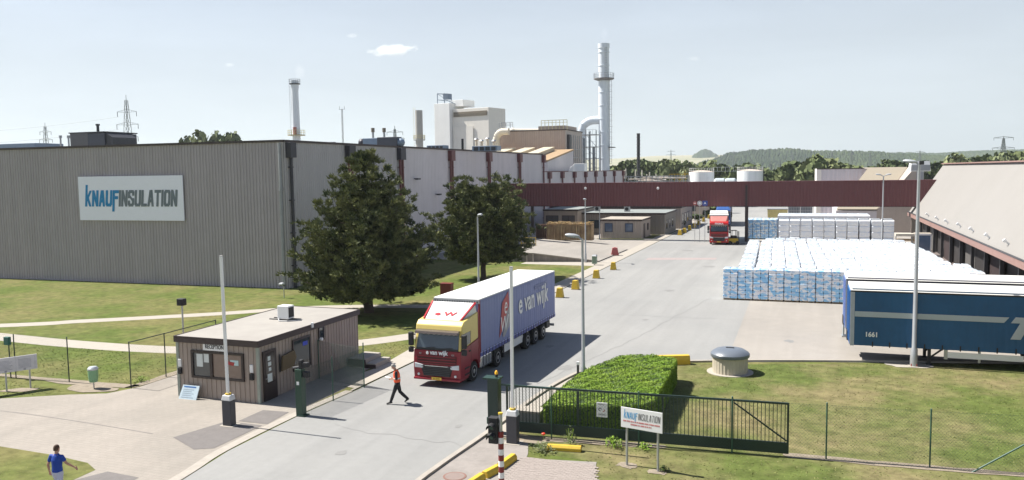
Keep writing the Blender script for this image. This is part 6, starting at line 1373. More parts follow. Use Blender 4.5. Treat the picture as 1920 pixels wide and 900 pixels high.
for r in range(3):
    for i in range(4):
        x = x0+(x1-x0)*(i+.5)/4
        place_bale('blue_wrapped_pallet', PU[i % 2], (x, 124+1.5*r, .014), ['leftmost', 'second', 'third', 'rightmost'][i]+' blue-wrapped stack in the '+['front', 'middle', 'back'][r]+' line beside the bridge pillar', 'wrapped pallet', 'blue-wrapped stacks by the bridge pillar', 0, pallet=False, sc_=((x1-x0)/4/1.2*.96, 1.2, 1))
for i, (px0, px1) in enumerate(((1478, 1500), (1501, 1523))):
    Y = 150; a = at(px0, 402, Y); b = at(px1, 380, Y); t = thing('cage_stack', ['left', 'right'][i]+' stack of grey wire cages showing just under the bridge', 'cage stack', (a.x, Y, 0), group='grey cage stacks under the bridge'); Wd = b.x-a.x
    Hh_ = 5.2; mb = MB()
    for k in range(8): x = Wd*k/7; mb.box(x-.04, x+.04, 0, .06, 0, Hh_)
    for k in range(10): z = Hh_*k/9; mb.box(0, Wd, -.02, .0, z, z+.08)
    mb.build('cage_bars', M_['galv'], t); MB().box(.05, Wd-.05, .1, 1.4, 0, Hh_-.05).build('contents', mat('grey_contents', (.16, .18, .2), .7), t)
t = thing('skip_container', 'pale yellow low container glimpsed below the bridge left of the cages', 'container', (at(1440, 395, 160).x, 160, 0)); MB().box(0, 3.4, 0, 2, 0, 2.6, taper=-.1).build('container_body', mat('cream_yellow_paint', (.6, .5, .2), .6), t); MB().box(-.15, 3.55, -.15, 2.15, 2.6, 2.75).build('rim', M_['galv'], t)
# odds and ends at the right back of the yard
t = thing('equipment_rack', 'low beige steel rack with timber behind the right end of the bales', 'rack', (at(1680, 425, 104).x, 104, 0)); Wd = 3.4
MB().box(0, Wd, 0, 1.2, 2.2, 2.5).build('canopy', mat('cream_metal', (.6, .56, .47)), t); mb = MB()
for x in (0, Wd/2, Wd-.1): mb.box(x, x+.1, .2, .3, 0, 2.2)
mb.build('post', M_['galv'], t); mb = MB()
for k in range(4): mb.box(.1, Wd-.2, .3, 1.0, .3+k*.45, .5+k*.45)
mb.build('timber', M_['pallet'], t); MB().box(Wd-.9, Wd-.5, .1, .4, .5, 2.0).build('yellow_cabinet', M_['yellow'], t)
t = thing('guard_hut', 'small glazed booth standing under the far corner of the pale roof', 'booth', (at(1716, 440, 98).x, 98, 0))
MB().box(0, .12, 0, .12, 0, 2.9).box(1.5, 1.62, 0, .12, 0, 2.9).box(0, 1.62, 0, .12, 2.8, 2.95).box(0, 1.62, 0, .12, 0, 1.1).build('frame', M_['white'], t); MB().box(.12, 1.5, .03, .08, 1.1, 2.8).build('pane', M_['bluegl'], t); MB().box(0, 1.62, .13, 1.5, 2.85, 3.0).build('roof', M_['roofl'], t)
# ------------------------------------------------------------------ foliage
def leafmat(name, a, b, sc_=.6, rough=.7):
    m = mat(name, a, rough, var=.35, scale=sc_*4, col2=b, bigscale=sc_, spec=.15); return m
M_['pine'] = leafmat('pine_needles', (.062, .082, .038), (.20, .21, .085), .8)
M_['bark'] = mat('bark', (.07, .05, .038), .95, var=.3, scale=3, bump=.8, bscale=12)
M_['leafd'] = leafmat('dark_leaves', (.06, .085, .032), (.10, .125, .05), .05)
M_['leafm'] = leafmat('mid_green_leaves', (.10, .13, .05), (.15, .17, .075), .05)
M_['leafl'] = leafmat('pale_green_leaves', (.13, .155, .075), (.18, .20, .10), .05)
M_['hedge'] = leafmat('hedge_leaves', (.15, .25, .025), (.21, .30, .04), .8, .55)
def needle_tuft(vs, fs, c, d, size, rnd, n=11):
    """a starburst of thin needles pointing mostly along d"""
    for _ in range(n):
        v = (d+Vector((rnd.gauss(0, .62), rnd.gauss(0, .62), rnd.gauss(0, .5)+.12))).normalized()*size*rnd.uniform(.7, 1.15)
        s = v.cross(Vector((rnd.gauss(0, 1), rnd.gauss(0, 1), rnd.gauss(0, 1)))).normalized()*size*.07
        o = len(vs); vs += [c-s, c+s, c+v*.6+s*1.1, c+v, c+v*.6-s*1.1]; fs.append((o, o+1, o+2, o+3, o+4))
def pine(name, label, loc, H, R, zlow, seed, prof, tuft=.55, dens=1.):
    rnd = random.Random(seed); t = thing(name, label, 'tree', loc)
    tk = MB(); segs = 8; pts = []
    for i in range(segs+1):
        z = H*.93*i/segs; pts.append((Vector((rnd.gauss(0, .06) if i else 0, rnd.gauss(0, .06) if i else 0, z)), max(.03, .34*(1-z/H)**.9*(H/11))))
    for (a, ra), (b, rb) in zip(pts[:-1], pts[1:]): tk.cyl(a, b, ra, rb, 10, caps=False)
    tk.build('trunk', M_['bark'], t, smooth=True)
    br = MB(); vs = []; fs = []
    z = zlow
    while z < H*.97:
        u = (z-zlow)/(H-zlow); rad = R*interp(prof, u); nb = max(4, int(7*dens+rad*1.5))
        a0 = rnd.uniform(0, 6.28)
        for k in range(nb):
            a = a0+2*pi*k/nb+rnd.uniform(-.3, .3); L = rad*rnd.uniform(.66, 1.14); L = max(L, .3)
            rise = (.10+.45*u)*L; dirv = Vector((cos(a), sin(a), 0))
            p0 = Vector((0, 0, z-.15*L)); n = max(2, int(L/.55)); prev = p0
            for i in range(1, n+1):
                f = i/n; p = p0+dirv*L*f+Vector((0, 0, rise*f*f+rnd.gauss(0, .05)-.10*L*sin(pi*f)))
                if L > .8: br.cyl(prev, p, max(.012, .07*(1-f*.85)*(L/4)), max(.01, .07*(1-(f+.1)*.85)*(L/4)), 5, caps=False)
                prev = p
                if f > .16 or L < 1.4:
                    w_ = L*.30*sin(pi*min(1, f*1.05))*1.0+.15; side = Vector((-dirv.y, dirv.x, 0)); m = max(5, int((9+w_*11)*dens)); cl = []
                    for j in range(m):
                        if j % 6 == 0: cl = p+side*rnd.uniform(-w_, w_)+dirv*rnd.uniform(-.3, .3)+Vector((0, 0, rnd.uniform(-.1, .2)))
                        q = cl+Vector((rnd.gauss(0, .15), rnd.gauss(0, .15), rnd.gauss(0, .08)))
                        needle_tuft(vs, fs, q, (dirv*.6+side*rnd.uniform(-.5, .5)+Vector((0, 0, .55+.3*u))).normalized(), tuft*rnd.uniform(.7, 1.15), rnd, 9)
        z += rnd.uniform(.44, .66)*(H/11)
    br.build('branches', M_['bark'], t, fix=False)
    me = bpy.data.meshes.new('crown'); me.from_pydata([tuple(v) for v in vs], [], fs); me.materials.append(M_['pine']); me.update()
    c = bpy.data.objects.new('crown', me); C.objects.link(c); c.parent = t
    return t
p = gp(692, 586)
pine('pine_tree', 'large dense dark pine tree left of the red and yellow lorry', (p.x, p.y, 0), 12.1, 5.2, 2.3, 5,
     [(0, .86), (.12, 1.04), (.34, .90), (.52, .70), (.74, .40), (.88, .18), (1, .03)], .38, 1.05)
p = gp(907, 524)
pine('pine_tree', 'smaller rounder pine tree standing behind the lorry trailer', (p.x, p.y, 0), 9.3, 4.9, 2.6, 9,
     [(0, .70), (.15, .9), (.32, 1.0), (.55, .86), (.75, .72), (.9, .55), (1, .25)], .36, 1.05)
# broadleaf trees beyond
def crown_mesh(name, seed, m, n=620, leaf=.075):
    """crown in unit size: radius ~.5, height 1, made of many leaf clumps"""
    rnd = random.Random(seed); vs = []; fs = []; lobes = []
    for _ in range(11): a = rnd.uniform(0, 6.28); r = rnd.uniform(0, .30); lobes.append((Vector((r*cos(a), r*sin(a), rnd.uniform(.28, .82))), rnd.uniform(.13, .24)))
    for _ in range(n):
        c, r = rnd.choice(lobes); d = Vector((rnd.gauss(0, 1), rnd.gauss(0, 1), rnd.gauss(0, 1))).normalized(); p = c+d*r*rnd.uniform(.7, 1.08)
        u = d.cross(Vector((rnd.gauss(0, 1), rnd.gauss(0, 1), rnd.gauss(0, 1)))).normalized(); v = (d*.5+Vector((rnd.gauss(0, .5), rnd.gauss(0, .5), rnd.gauss(0, .5)))).cross(u).normalized()
        s = leaf*rnd.uniform(.5, 1.2); o = len(vs)
        vs += [p+u*s*cos(k*2*pi/5+rnd.uniform(-.3, .3))+v*s*sin(k*2*pi/5) for k in range(5)]; fs.append((o, o+1, o+2, o+3, o+4))
    me = bpy.data.meshes.new(name); me.from_pydata([tuple(v) for v in vs], [], fs); me.materials.append(m); me.update(); return me
CR = [crown_mesh('crown', s, M_[m]) for s, m in ((1, 'leafd'), (2, 'leafm'), (3, 'leafd'), (4, 'leafl'), (5, 'leafm'), (6, 'leafd'))]
tkm = MB()
tkm.cyl((0, 0, 0), (0, 0, .45), .035, .022, 8); tkm.cyl((0, 0, .35), (.15, .03, .62), .018, .008, 6); tkm.cyl((0, 0, .38), (-.14, -.05, .66), .018, .008, 6); tkm.cyl((0, 0, .4), (.02, .12, .7), .016, .008, 6)
_t = tkm.build('trunk', M_['bark']); TKM = _t.data; bpy.data.objects.remove(_t)
def tree(x, y, h, wd, ci, label, group, cat='tree'):
    t = thing('broadleaf_tree', label, cat, (x, y, 0), random.uniform(0, 6.28), group)
    k = bpy.data.objects.new('trunk', TKM); C.objects.link(k); k.parent = t; k.scale = (h, h, h)
    c = bpy.data.objects.new('crown', CR[ci]); C.objects.link(c); c.parent = t; c.scale = (wd, wd, h)
    return t
rnd = random.Random(21)
prof1 = [(1150, 306), (1172, 300), (1195, 297), (1215, 301), (1240, 297), (1262, 301), (1290, 303), (1330, 304), (1355, 309), (1385, 303), (1400, 302), (1425, 308), (1455, 314), (1480, 312), (1498, 302), (1515, 292), (1532, 293), (1548, 300), (1560, 310), (1580, 308), (1605, 312), (1640, 311), (1665, 303), (1690, 300), (1720, 299), (1750, 300), (1775, 297), (1795, 289), (1815, 294), (1838, 287), (1862, 292), (1885, 284), (1910, 287), (1940, 285), (1965, 288)]
for i, (px, py) in enumerate(prof1):
    for j in range(2):
        Y = (300 if px < 1440 else 245 if px < 1575 else 310)+rnd.uniform(-12, 12)+j*16
        pyy = py+rnd.uniform(-1, 1)+(j*3 if px < 1575 else 4*j); p = at(px+j*10+rnd.uniform(-3, 3), pyy, Y); wd = rnd.uniform(9, 12)*(1.15 if px > 1490 and px < 1560 else 1)
        g_n = 'trees in the belt beyond the white tanks' if px < 1440 else ('big trees beyond the bridge middle' if px < 1575 else 'trees along the skyline behind the halls')
        k_ = nth(i+1) if px < 1440 else (nth(i-11) if px < 1575 else nth(i-18)); rw = ['front', 'back'][j]
        lb_ = k_+' tree from left, '+rw+' row, '+('green belt beyond the tanks' if px < 1440 else ('big trees beyond bridge middle' if px < 1575 else 'skyline trees behind hall roofs'))
        tree(p.x, Y, max(6, p.z*1.02), wd, rnd.randrange(6), lb_, g_n)
for i, (px, py) in enumerate(((346, 258), (376, 250), (412, 249), (430, 254), (446, 250))):
    p = at(px, py, 210); tree(p.x, 210, p.z*1.02, 11, [3, 4, 3, 4, 3][i], ['first, lowest', 'second', 'third', 'fourth', 'fifth, rightmost'][i]+' of the pale treetops peeking above the warehouse roof', 'treetops above the warehouse roof')
# shrubs near the far lawn strips
for i, (px, py, s) in enumerate(((1340, 402, 2.2), (1322, 408, 1.8), (1368, 398, 2.4), (1290, 420, 1.8))):
    p = gp(px, py+6); 
    if px == 1368: p = gp(1352, 401)
    t = tree(p.x-1.5, p.y, s*.8, s*2.0, 0, ['clipped dark shrub beyond the bridge by the road signs', 'small shrub on the verge behind the hut', 'dark shrub beside the kerb just left of the red lorry', 'low dark shrub at the far office end'][i], 'dark shrubs along the far verge', 'shrub')
# weeds and small plants
def plant(px, py, h, wd, lab, m='leafm', n=70, seed=1, grp=None):
    rnd = random.Random(seed); p = gp(px, py); t = thing('weed_plant', lab, 'plant', (p.x, p.y, .015), group=grp); vs = []; fs = []
    for _ in range(n):
        a = rnd.uniform(0, 6.28); r = wd*rnd.uniform(0, .5); z = h*rnd.uniform(.1, 1)*(1-.5*(2*r/wd)); c = Vector((r*cos(a), r*sin(a), z)); d = Vector((rnd.gauss(0, 1), rnd.gauss(0, 1), rnd.uniform(.2, 1))).normalized(); u = d.cross(Vector((0, 0, 1))).normalized(); s = rnd.uniform(.03, .07); o = len(vs)
        vs += [c-u*s*.5, c+d*s, c+u*s*.5, c-d*s]; fs.append((o, o+1, o+2, o+3))
    me = bpy.data.meshes.new('leaves'); me.from_pydata([tuple(v) for v in vs], [], fs); me.materials.append(M_[m]); o = bpy.data.objects.new('leaves', me); C.objects.link(o); o.parent = t
    mb = MB()
    for _ in range(6): a = rnd.uniform(0, 6.28); mb.cyl((0, 0, 0), (wd*.3*cos(a), wd*.3*sin(a), h*.8), .008, n=4)
    mb.build('stems', M_['hedge'], t, fix=False); return t
plant(1069, 835, .75, .5, 'tall leafy weed at the foot of the gate by a teal post', 'leafm', 110, 1)
plant(1018, 846, .35, 1.1, 'pale sprawling weed patch left of the loose yellow block', 'leafl', 200, 2)
plant(1150, 838, .45, .8, 'bright weed clump against the gate bottom plate', 'hedge', 130, 3)
plant(1205, 842, .25, .7, 'low weed tuft near the sign post along the gate', 'hedge', 90, 4)
plant(1245, 885, .22, .4, 'small weed at the foot of the right sign post', 'leafd', 60, 5)
plant(264, 716, .3, .8, 'green weed patch at the corner fence base left of reception', 'hedge', 110, 6)
pp = thing('poppy_flower', 'single red poppy in the gravel by the gate', 'flower', gp(1019, 826)); MB().cyl((0, 0, 0), (0, 0, .22), .008, n=5).build('stem', M_['hedge'], pp); MB().lathe((0, 0, .2), [(.01, 0), (.06, .03), (.075, .08), (.05, .1)], 10).build('petals', mat('poppy_red', (.7, .05, .02), .5), pp, smooth='auto')
# clipped hedge
HZ = 1.15
hp = [gp(1014, 762, HZ), gp(1204, 760, HZ), gp(1234, 738, HZ), gp(1262, 690, HZ), gp(1270, 671, HZ), gp(1240, 666, HZ), gp(1180, 664, HZ), gp(1120, 682, HZ), gp(1075, 706, HZ), gp(1040, 735, HZ)]
hg = thing('clipped_hedge', 'bright green clipped hedge curving along the kerb behind the sliding gate', 'hedge', (0, 0, 0)); hc = sum((Vector((v.x, v.y, 0)) for v in hp), Vector())/len(hp); hg.location = hc
P2 = [(v.x-hc.x, v.y-hc.y) for v in hp]
P2s = smooth_path(P2+[P2[0]], 4)[:-1]; P2s = [(x*.96, y*.96) for x, y in P2s]
MB().prism(P2s, 0, HZ-.06).build('inner_foliage', mat('hedge_core', (.03, .055, .012), .9), hg)
def pinp(x, y, P):
    c = False; j = len(P)-1
    for i in range(len(P)):
        if (P[i][1] > y) != (P[j][1] > y) and x < (P[j][0]-P[i][0])*(y-P[i][1])/(P[j][1]-P[i][1])+P[i][0]: c = not c
        j = i
    return c
rnd = random.Random(4); vs = []; fs = []
x0, x1 = min(p[0] for p in P2s), max(p[0] for p in P2s); y0, y1 = min(p[1] for p in P2s), max(p[1] for p in P2s)
def leaf(p, nrm, s):
    d = (nrm+Vector((rnd.gauss(0, .55), rnd.gauss(0, .55), rnd.gauss(0, .55)))).normalized(); u = d.cross(Vector((rnd.gauss(0, 1), rnd.gauss(0, 1), rnd.gauss(0, 1)))).normalized(); v = d.cross(u); o = len(vs)
    vs.extend([p-u*s, p+v*s*.5, p+u*s, p-v*s*.5]); fs.append((o, o+1, o+2, o+3))
cnt = 0
while cnt < 30000:
    x = rnd.uniform(x0-.05, x1+.05); y = rnd.uniform(y0-.05, y1+.05)
    if not pinp(x*.99, y*.99, P2s): continue
    bump = .035*sin(x*3.1+y*1.3)+.03*sin(x*7-y*5)+rnd.uniform(-.04, .05); leaf(Vector((x, y, HZ-.03+bump)), Vector((0, 0, 1)), rnd.uniform(.025, .05)); cnt += 1
per = P2s+[P2s[0]]
for (ax_, ay), (bx_, by) in zip(per[:-1], per[1:]):
    L = math.hypot(bx_-ax_, by-ay); nn = Vector((by-ay, -(bx_-ax_), 0)).normalized()
    if nn.dot(Vector((ax_, ay, 0))) < 0: nn = -nn
    for _ in range(int(L*1500)):
        t_ = rnd.random(); z = rnd.uniform(0, HZ); leaf(Vector((ax_+(bx_-ax_)*t_, ay+(by-ay)*t_, z))+nn*rnd.uniform(0, .07), nn, rnd.uniform(.025, .05))
me = bpy.data.meshes.new('leaves'); me.from_pydata([tuple(v) for v in vs], [], fs); me.materials.append(M_['hedge']); o = bpy.data.objects.new('leaves', me); C.objects.link(o); o.parent = hg

# ------------------------------------------------------------------ people
def loft(mb, pts, n=12):
    """pts: (centre, rx, ry, up-hint) rings joined into a rounded solid"""
    P = [Vector(p[0]) for p in pts]; rings = []
    for i, p in enumerate(P):
        d = (P[min(i+1, len(P)-1)]-P[max(i-1, 0)]).normalized(); X = Vector((1, 0, 0)); X = (X-d*X.dot(d))
        if X.length < .3: X = Vector((0, 1, 0)); X = X-d*X.dot(d)
        X.normalize(); Y = d.cross(X); rings.append((p, X, Y, d, pts[i][1], pts[i][2] if len(pts[i]) > 2 else pts[i][1]))
    full = []
    p, X, Y, d, rx, ry = rings[0]
    for f in (1.0, .8, .45): a = math.acos(1-0)*0; full.append((p-d*min(rx, ry)*f*.8, X, Y, rx*math.sqrt(max(0, 1-f*f))+.001, ry*math.sqrt(max(0, 1-f*f))+.001))
    for p, X, Y, d, rx, ry in rings: full.append((p, X, Y, rx, ry))
    p, X, Y, d, rx, ry = rings[-1]
    for f in (.45, .8, 1.0): full.append((p+d*min(rx, ry)*f*.8, X, Y, rx*math.sqrt(max(0, 1-f*f))+.001, ry*math.sqrt(max(0, 1-f*f))+.001))
    vs = [];
    for p, X, Y, rx, ry in full: vs += [p+X*rx*cos(2*pi*k/n)+Y*ry*sin(2*pi*k/n) for k in range(n)]
    fs = [(r*n+k, r*n+(k+1) % n, (r+1)*n+(k+1) % n, (r+1)*n+k) for r in range(len(full)-1) for k in range(n)]+[tuple(range(n))[::-1], tuple(range((len(full)-1)*n, len(full)*n))]
    mb.add(vs, fs); return mb
def fuse(mb, name, m, parent, vox=.008, smooth_it=3):
    o = mb.build(name, m); r = o.modifiers.new('remesh', 'REMESH'); r.mode = 'VOXEL'; r.voxel_size = vox; s = o.modifiers.new('smooth', 'SMOOTH'); s.factor = .5; s.iterations = smooth_it
    bpy.context.view_layer.update(); me = bpy.data.meshes.new_from_object(o.evaluated_get(bpy.context.evaluated_depsgraph_get())); bpy.data.objects.remove(o)
    me.polygons.foreach_set('use_smooth', [True]*len(me.polygons)); 
    o = bpy.data.objects.new(name, me); C.objects.link(o); o.parent = parent; return o
M_['skin'] = mat('skin', (.42, .23, .16), .55, var=.05)
def hand(mb, w_, fdir, side, down, curl=.5):
    """palm from wrist w_ along fdir; side = thumb direction; down = curl direction; five separate fingers"""
    f = Vector(fdir).normalized(); s = Vector(side).normalized(); dn = Vector(down).normalized(); w_ = Vector(w_)
    loft(mb, [(w_, .026, .02), (w_+f*.04, .034, .017), (w_+f*.085, .036, .015)], 8)
    for k, (off, ln) in enumerate(((.030, .070), (.010, .080), (-.010, .074), (-.029, .058))):
        b = w_+f*.085+s*off; m1 = b+(f*(1-curl*.3)+dn*curl*.5).normalized()*ln*.45; m2 = m1+(f*(1-curl)+dn*curl*1.2).normalized()*ln*.32; m3 = m2+(f*(1-curl*1.4)+dn*curl*1.5).normalized()*ln*.25
        loft(mb, [(b-f*.02, .0095), (m1, .009), (m2, .0085), (m3, .0075)], 6)
    b = w_+f*.03+s*.03; loft(mb, [(b, .011), (b+(s*.7+f*.6).normalized()*.04, .0105), (b+(s*.5+f*.8+dn*.3).normalized()*.068, .0085)], 6)
def head(mb, c, fwd, up, s=1.):
    """head with jaw, nose, ears; c = centre"""
    f = Vector(fwd).normalized(); u = Vector(up).normalized(); r = f.cross(u).normalized()
    n = 14; vs = []; rows = [(-.118, .030, .040, .035), (-.105, .048, .058, .030), (-.075, .062, .078, .014), (-.03, .071, .092, .0), (.02, .076, .097, -.004), (.06, .074, .094, -.008), (.095, .060, .075, -.012), (.118, .035, .045, -.014), (.124, .006, .008, -.014)]
    for z, rx, ry, fo in rows: vs += [Vector(c)+u*z*s+r*rx*s*cos(2*pi*k/n)+f*(ry*s*sin(2*pi*k/n)+fo*s) for k in range(n)]
    mb.add(vs, [(a*n+k, a*n+(k+1) % n, (a+1)*n+(k+1) % n, (a+1)*n+k) for a in range(len(rows)-1) for k in range(n)]+[tuple(range(n))[::-1], tuple(range((len(rows)-1)*n, len(rows)*n))])
    c = Vector(c); loft(mb, [(c+f*.088*s+u*.02*s, .009), (c+f*.108*s-u*.012*s, .012), (c+f*.105*s-u*.024*s, .013)], 8)
    for q in (1, -1): loft(mb, [(c+r*q*.074*s-u*.03*s, .010, .008), (c+r*q*.08*s, .016, .008), (c+r*q*.078*s+u*.028*s, .013, .008)], 8)
    loft(mb, [(c+f*.085*s-u*.055*s-r*.02*s, .006), (c+f*.092*s-u*.055*s, .007), (c+f*.085*s-u*.055*s+r*.02*s, .006)], 6)
def person(label, loc, rz, J, cols, extra=None):
    t = thing('person', label, 'person', loc, rz)
    b = MB(); V = Vector
    loft(b, [(J['pelvis'], .15, .11), (J['spine'], .135, .10), (J['chest'], .165, .115), (J['upper'], .15, .09), (J['neck'], .062, .06), (J['headb'], .056, .058)], 16)
    for q, s in (('l', -1), ('r', 1)):
        loft(b, [(J['upper'][0:3], .07), (J['sho_'+q], .062), ((V(J['sho_'+q])+V(J['elb_'+q]))/2, .049), (J['elb_'+q], .040), ((V(J['elb_'+q])*.7+V(J['wri_'+q])*.3), .041), (J['wri_'+q], .026)], 10)
        w_ = V(J['wri_'+q]); e = V(J['elb_'+q]); hand(b, w_, J.get('hd_'+q, tuple(w_-e)), J['th_'+q], J['cu_'+q], J.get('curl', .5))
        loft(b, [(J['hip_'+q], .095), ((V(J['hip_'+q])*.5+V(J['kne_'+q])*.5), .078), (J['kne_'+q], .056), ((V(J['kne_'+q])*.65+V(J['ank_'+q])*.35), .058), (J['ank_'+q], .038)], 12)
        loft(b, [(V(J['ank_'+q])-V((0, .03, .02)), .034), (V(J['toe_'+q])*.6+V(J['ank_'+q])*.4+V((0, 0, -.015)), .034, .03), (J['toe_'+q], .034, .022)], 8)
    head(b, J['head'], J['look'], J['hup'])
    body = fuse(b, 'body', M_['skin'], t, .0075)
    c = V(J['head']); f = V(J['look']).normalized(); u = V(J['hup']).normalized(); r = f.cross(u)
    # hair cap
    hb = MB(); n = 16; vs = []; rows = [(-.055, .070, .070, -.035), (-.01, .082, .083, -.026), (.035, .084, .096, -.014), (.075, .076, .092, -.010), (.108, .058, .072, -.012), (.130, .03, .04, -.014), (.135, .004, .005, -.014)]
    for z, rx, ry, fo in rows: vs += [c+u*z+r*rx*cos(2*pi*k/n)+f*(ry*sin(2*pi*k/n)*(1 if sin(2*pi*k/n) < 0 or z > .05 else .35+max(0, z+.055)*5)+fo) for k in range(n)]
    hb.add(vs, [(a*n+k, a*n+(k+1) % n, (a+1)*n+(k+1) % n, (a+1)*n+k) for a in range(len(rows)-1) for k in range(n)]+[tuple(range(n))[::-1], tuple(range((len(rows)-1)*n, len(rows)*n))])
    hb.build('hair', cols['hair'], t, smooth='auto')
    for q in (1, -1): MB().lathe(c+f*.088+r*q*.03+u*.015, [(.001, -.009), (.009, -.004), (.009, .004), (.001, .009)], 8).build('eye', M_['dark'], t, smooth=True)
    # trousers
    tr = MB(); loft(tr, [(V(J['pelvis'])+V((0, 0, .10)), .155, .118), (J['pelvis'], .168, .128), (V(J['pelvis'])-V((0, 0, .07)), .165, .125)], 16)
    for q in 'lr': loft(tr, [(J['hip_'+q], .108), ((V(J['hip_'+q])+V(J['kne_'+q]))/2, .094), (J['kne_'+q], .076), ((V(J['kne_'+q])+V(J['ank_'+q]))/2, .074), (V(J['ank_'+q])+V((0, 0, .015)), .062)], 14)
    fuse(tr, 'trousers', cols['trousers'], t, .012, 4)
    # shirt with short or long sleeves
    sh = MB(); loft(sh, [(V(J['pelvis'])+V((0, 0, .02)), .178, .138), (J['spine'], .165, .128), (J['chest'], .192, .138), (J['upper'], .155, .10), (V(J['neck'])-V((0, 0, .03)), .085, .075)], 18)
    for q in 'lr': k = cols['sleeve']; s_, e = V(J['sho_'+q]), V(J['elb_'+q]); w_ = V(J['wri_'+q]); loft(sh, [(V(J['upper']), .075), (s_, .076), (s_+(e-s_)*.45, .066), (s_+(e-s_)*min(k, 1), .060)]+([(e+(w_-e)*.7, .045)] if k > 1 else []), 12)
    fuse(sh, 'shirt', cols['shirt'], t, .012, 4)
    for q in 'lr':
        so = MB(); a = V(J['ank_'+q]); to = V(J['toe_'+q]); d = (to-a).normalized()
        loft(so, [(a-d*.05-V((0, 0, .03)), .045, .045), (a*.5+to*.5-V((0, 0, .005)), .05, .042), (to, .046, .03)], 12); fuse(so, 'shoe', cols['shoes'], t, .01, 2)
    return t
# security guard reading a paper, mid-stride
JG = dict(pelvis=(0, 0, .95), spine=(0, .01, 1.12), chest=(0, .03, 1.32), upper=(0, .04, 1.44), neck=(0, .07, 1.51), headb=(0, .10, 1.57), head=(0, .145, 1.655), look=(0, .80, -.60), hup=(0, .60, .80),
          sho_l=(-.19, .03, 1.42), sho_r=(.19, .03, 1.42), elb_l=(-.24, .01, 1.14), elb_r=(.25, .0, 1.14), wri_l=(-.13, .24, 1.12), wri_r=(.14, .22, 1.10), hd_l=(.35, .9, .1), hd_r=(-.35, .9, .1), th_l=(.3, 0, .9), th_r=(-.3, 0, .9), cu_l=(.9, .1, 0), cu_r=(-.9, .1, 0), curl=.6,
          hip_l=(-.09, 0, .90), hip_r=(.09, 0, .90), kne_l=(-.10, .16, .50), kne_r=(.10, -.10, .50), ank_l=(-.10, .30, .10), ank_r=(.10, -.42, .17), toe_l=(-.11, .47, .035), toe_r=(.12, -.30, .045))
pg = gp(746, 757)
cg = dict(hair=mat('grey_hair', (.30, .28, .26), .8), trousers=mat('black_trousers', (.015, .015, .017), .85), shirt=mat('black_shirt', (.02, .02, .024), .85), shoes=M_['dark'], sleeve=.95)
G_ = person('person in orange safety vest and black trousers walking past reception reading papers', (pg.x, pg.y, .012), radians(112), JG, cg)
G_.scale = (1.02, 1.02, 1.02)
vb = MB(); V = Vector; loft(vb, [((0, .005, 1.02), .192, .152), ((0, .01, 1.12), .185, .148), ((0, .03, 1.32), .20, .152), ((0, .04, 1.43), .165, .112), ((0, .05, 1.46), .13, .09)], 18)
vest = fuse(vb, 'safety_vest', mat('orange_vest', (.80, .09, .02), .6, var=.05), G_, .012, 3)
MB().lathe((0, .01, 1.12), [(.19, 0), (.198, .01), (.198, .05), (.19, .06)], 24).build('reflective_band', mat('reflective_tape', (.6, .6, .58), .3), vest).scale = (1, .80, 1)
MB().add([(-.11, .26, 1.17), (.11, .26, 1.17), (.11, .50, 1.24), (-.11, .50, 1.24), (-.11, .26, 1.164), (.11, .26, 1.164), (.11, .50, 1.234), (-.11, .50, 1.234)], [(0, 1, 2, 3), (7, 6, 5, 4), (0, 4, 5, 1), (1, 5, 6, 2), (2, 6, 7, 3), (3, 7, 4, 0)]).v
pap = thing('paper_sheets', 'white paper sheets held by the person in the orange vest', 'paper', (pg.x, pg.y, .012), radians(112)); pap.scale = (1.02,)*3
MB().add([(-.10, .27, 1.150), (.10, .27, 1.150), (.10, .52, 1.22), (-.10, .52, 1.22), (-.10, .27, 1.144), (.10, .27, 1.144), (.10, .52, 1.214), (-.10, .52, 1.214)], [(0, 1, 2, 3), (7, 6, 5, 4), (0, 4, 5, 1), (1, 5, 6, 2), (2, 6, 7, 3), (3, 7, 4, 0)]).build('sheet', mat('paper_white', (.75, .74, .70), .7), pap)
# man in blue shirt seen from behind
JB = dict(pelvis=(0, 0, .95), spine=(0, .0, 1.12), chest=(0, .01, 1.32), upper=(0, .01, 1.45), neck=(0, .01, 1.52), headb=(0, .015, 1.58), head=(.0, .03, 1.675), look=(0.1, 1, -.1), hup=(0, .08, 1),
          sho_l=(-.195, .0, 1.43), sho_r=(.195, .0, 1.43), elb_l=(-.29, -.05, 1.16), elb_r=(.34, .02, 1.22), wri_l=(-.31, .02, .92), wri_r=(.50, .14, 1.07), hd_l=(0, .15, -1), hd_r=(.6, .35, -.6), th_l=(.3, .9, 0), th_r=(0, .8, .3), cu_l=(.9, 0, -.2), cu_r=(-.3, 0, -.9), curl=.45,
          hip_l=(-.09, 0, .90), hip_r=(.09, 0, .90), kne_l=(-.10, .14, .49), kne_r=(.10, -.05, .49), ank_l=(-.10, .24, .10), ank_r=(.10, -.32, .14), toe_l=(-.11, .42, .035), toe_r=(.12, -.17, .045))
pb_ = gp(111, 938)
cb_ = dict(hair=mat('brown_hair', (.07, .035, .02), .8, var=.2), trousers=mat('pale_jeans', (.48, .50, .60), .8), shirt=mat('royal_blue_shirt', (.004, .045, .30), .75, var=.08), shoes=mat('white_shoes', (.6, .6, .6), .6), sleeve=.55)
person('person in a royal blue T-shirt and pale trousers walking away across the lawn corner', (pb_.x, pb_.y, .018), radians(8), JB, cb_)

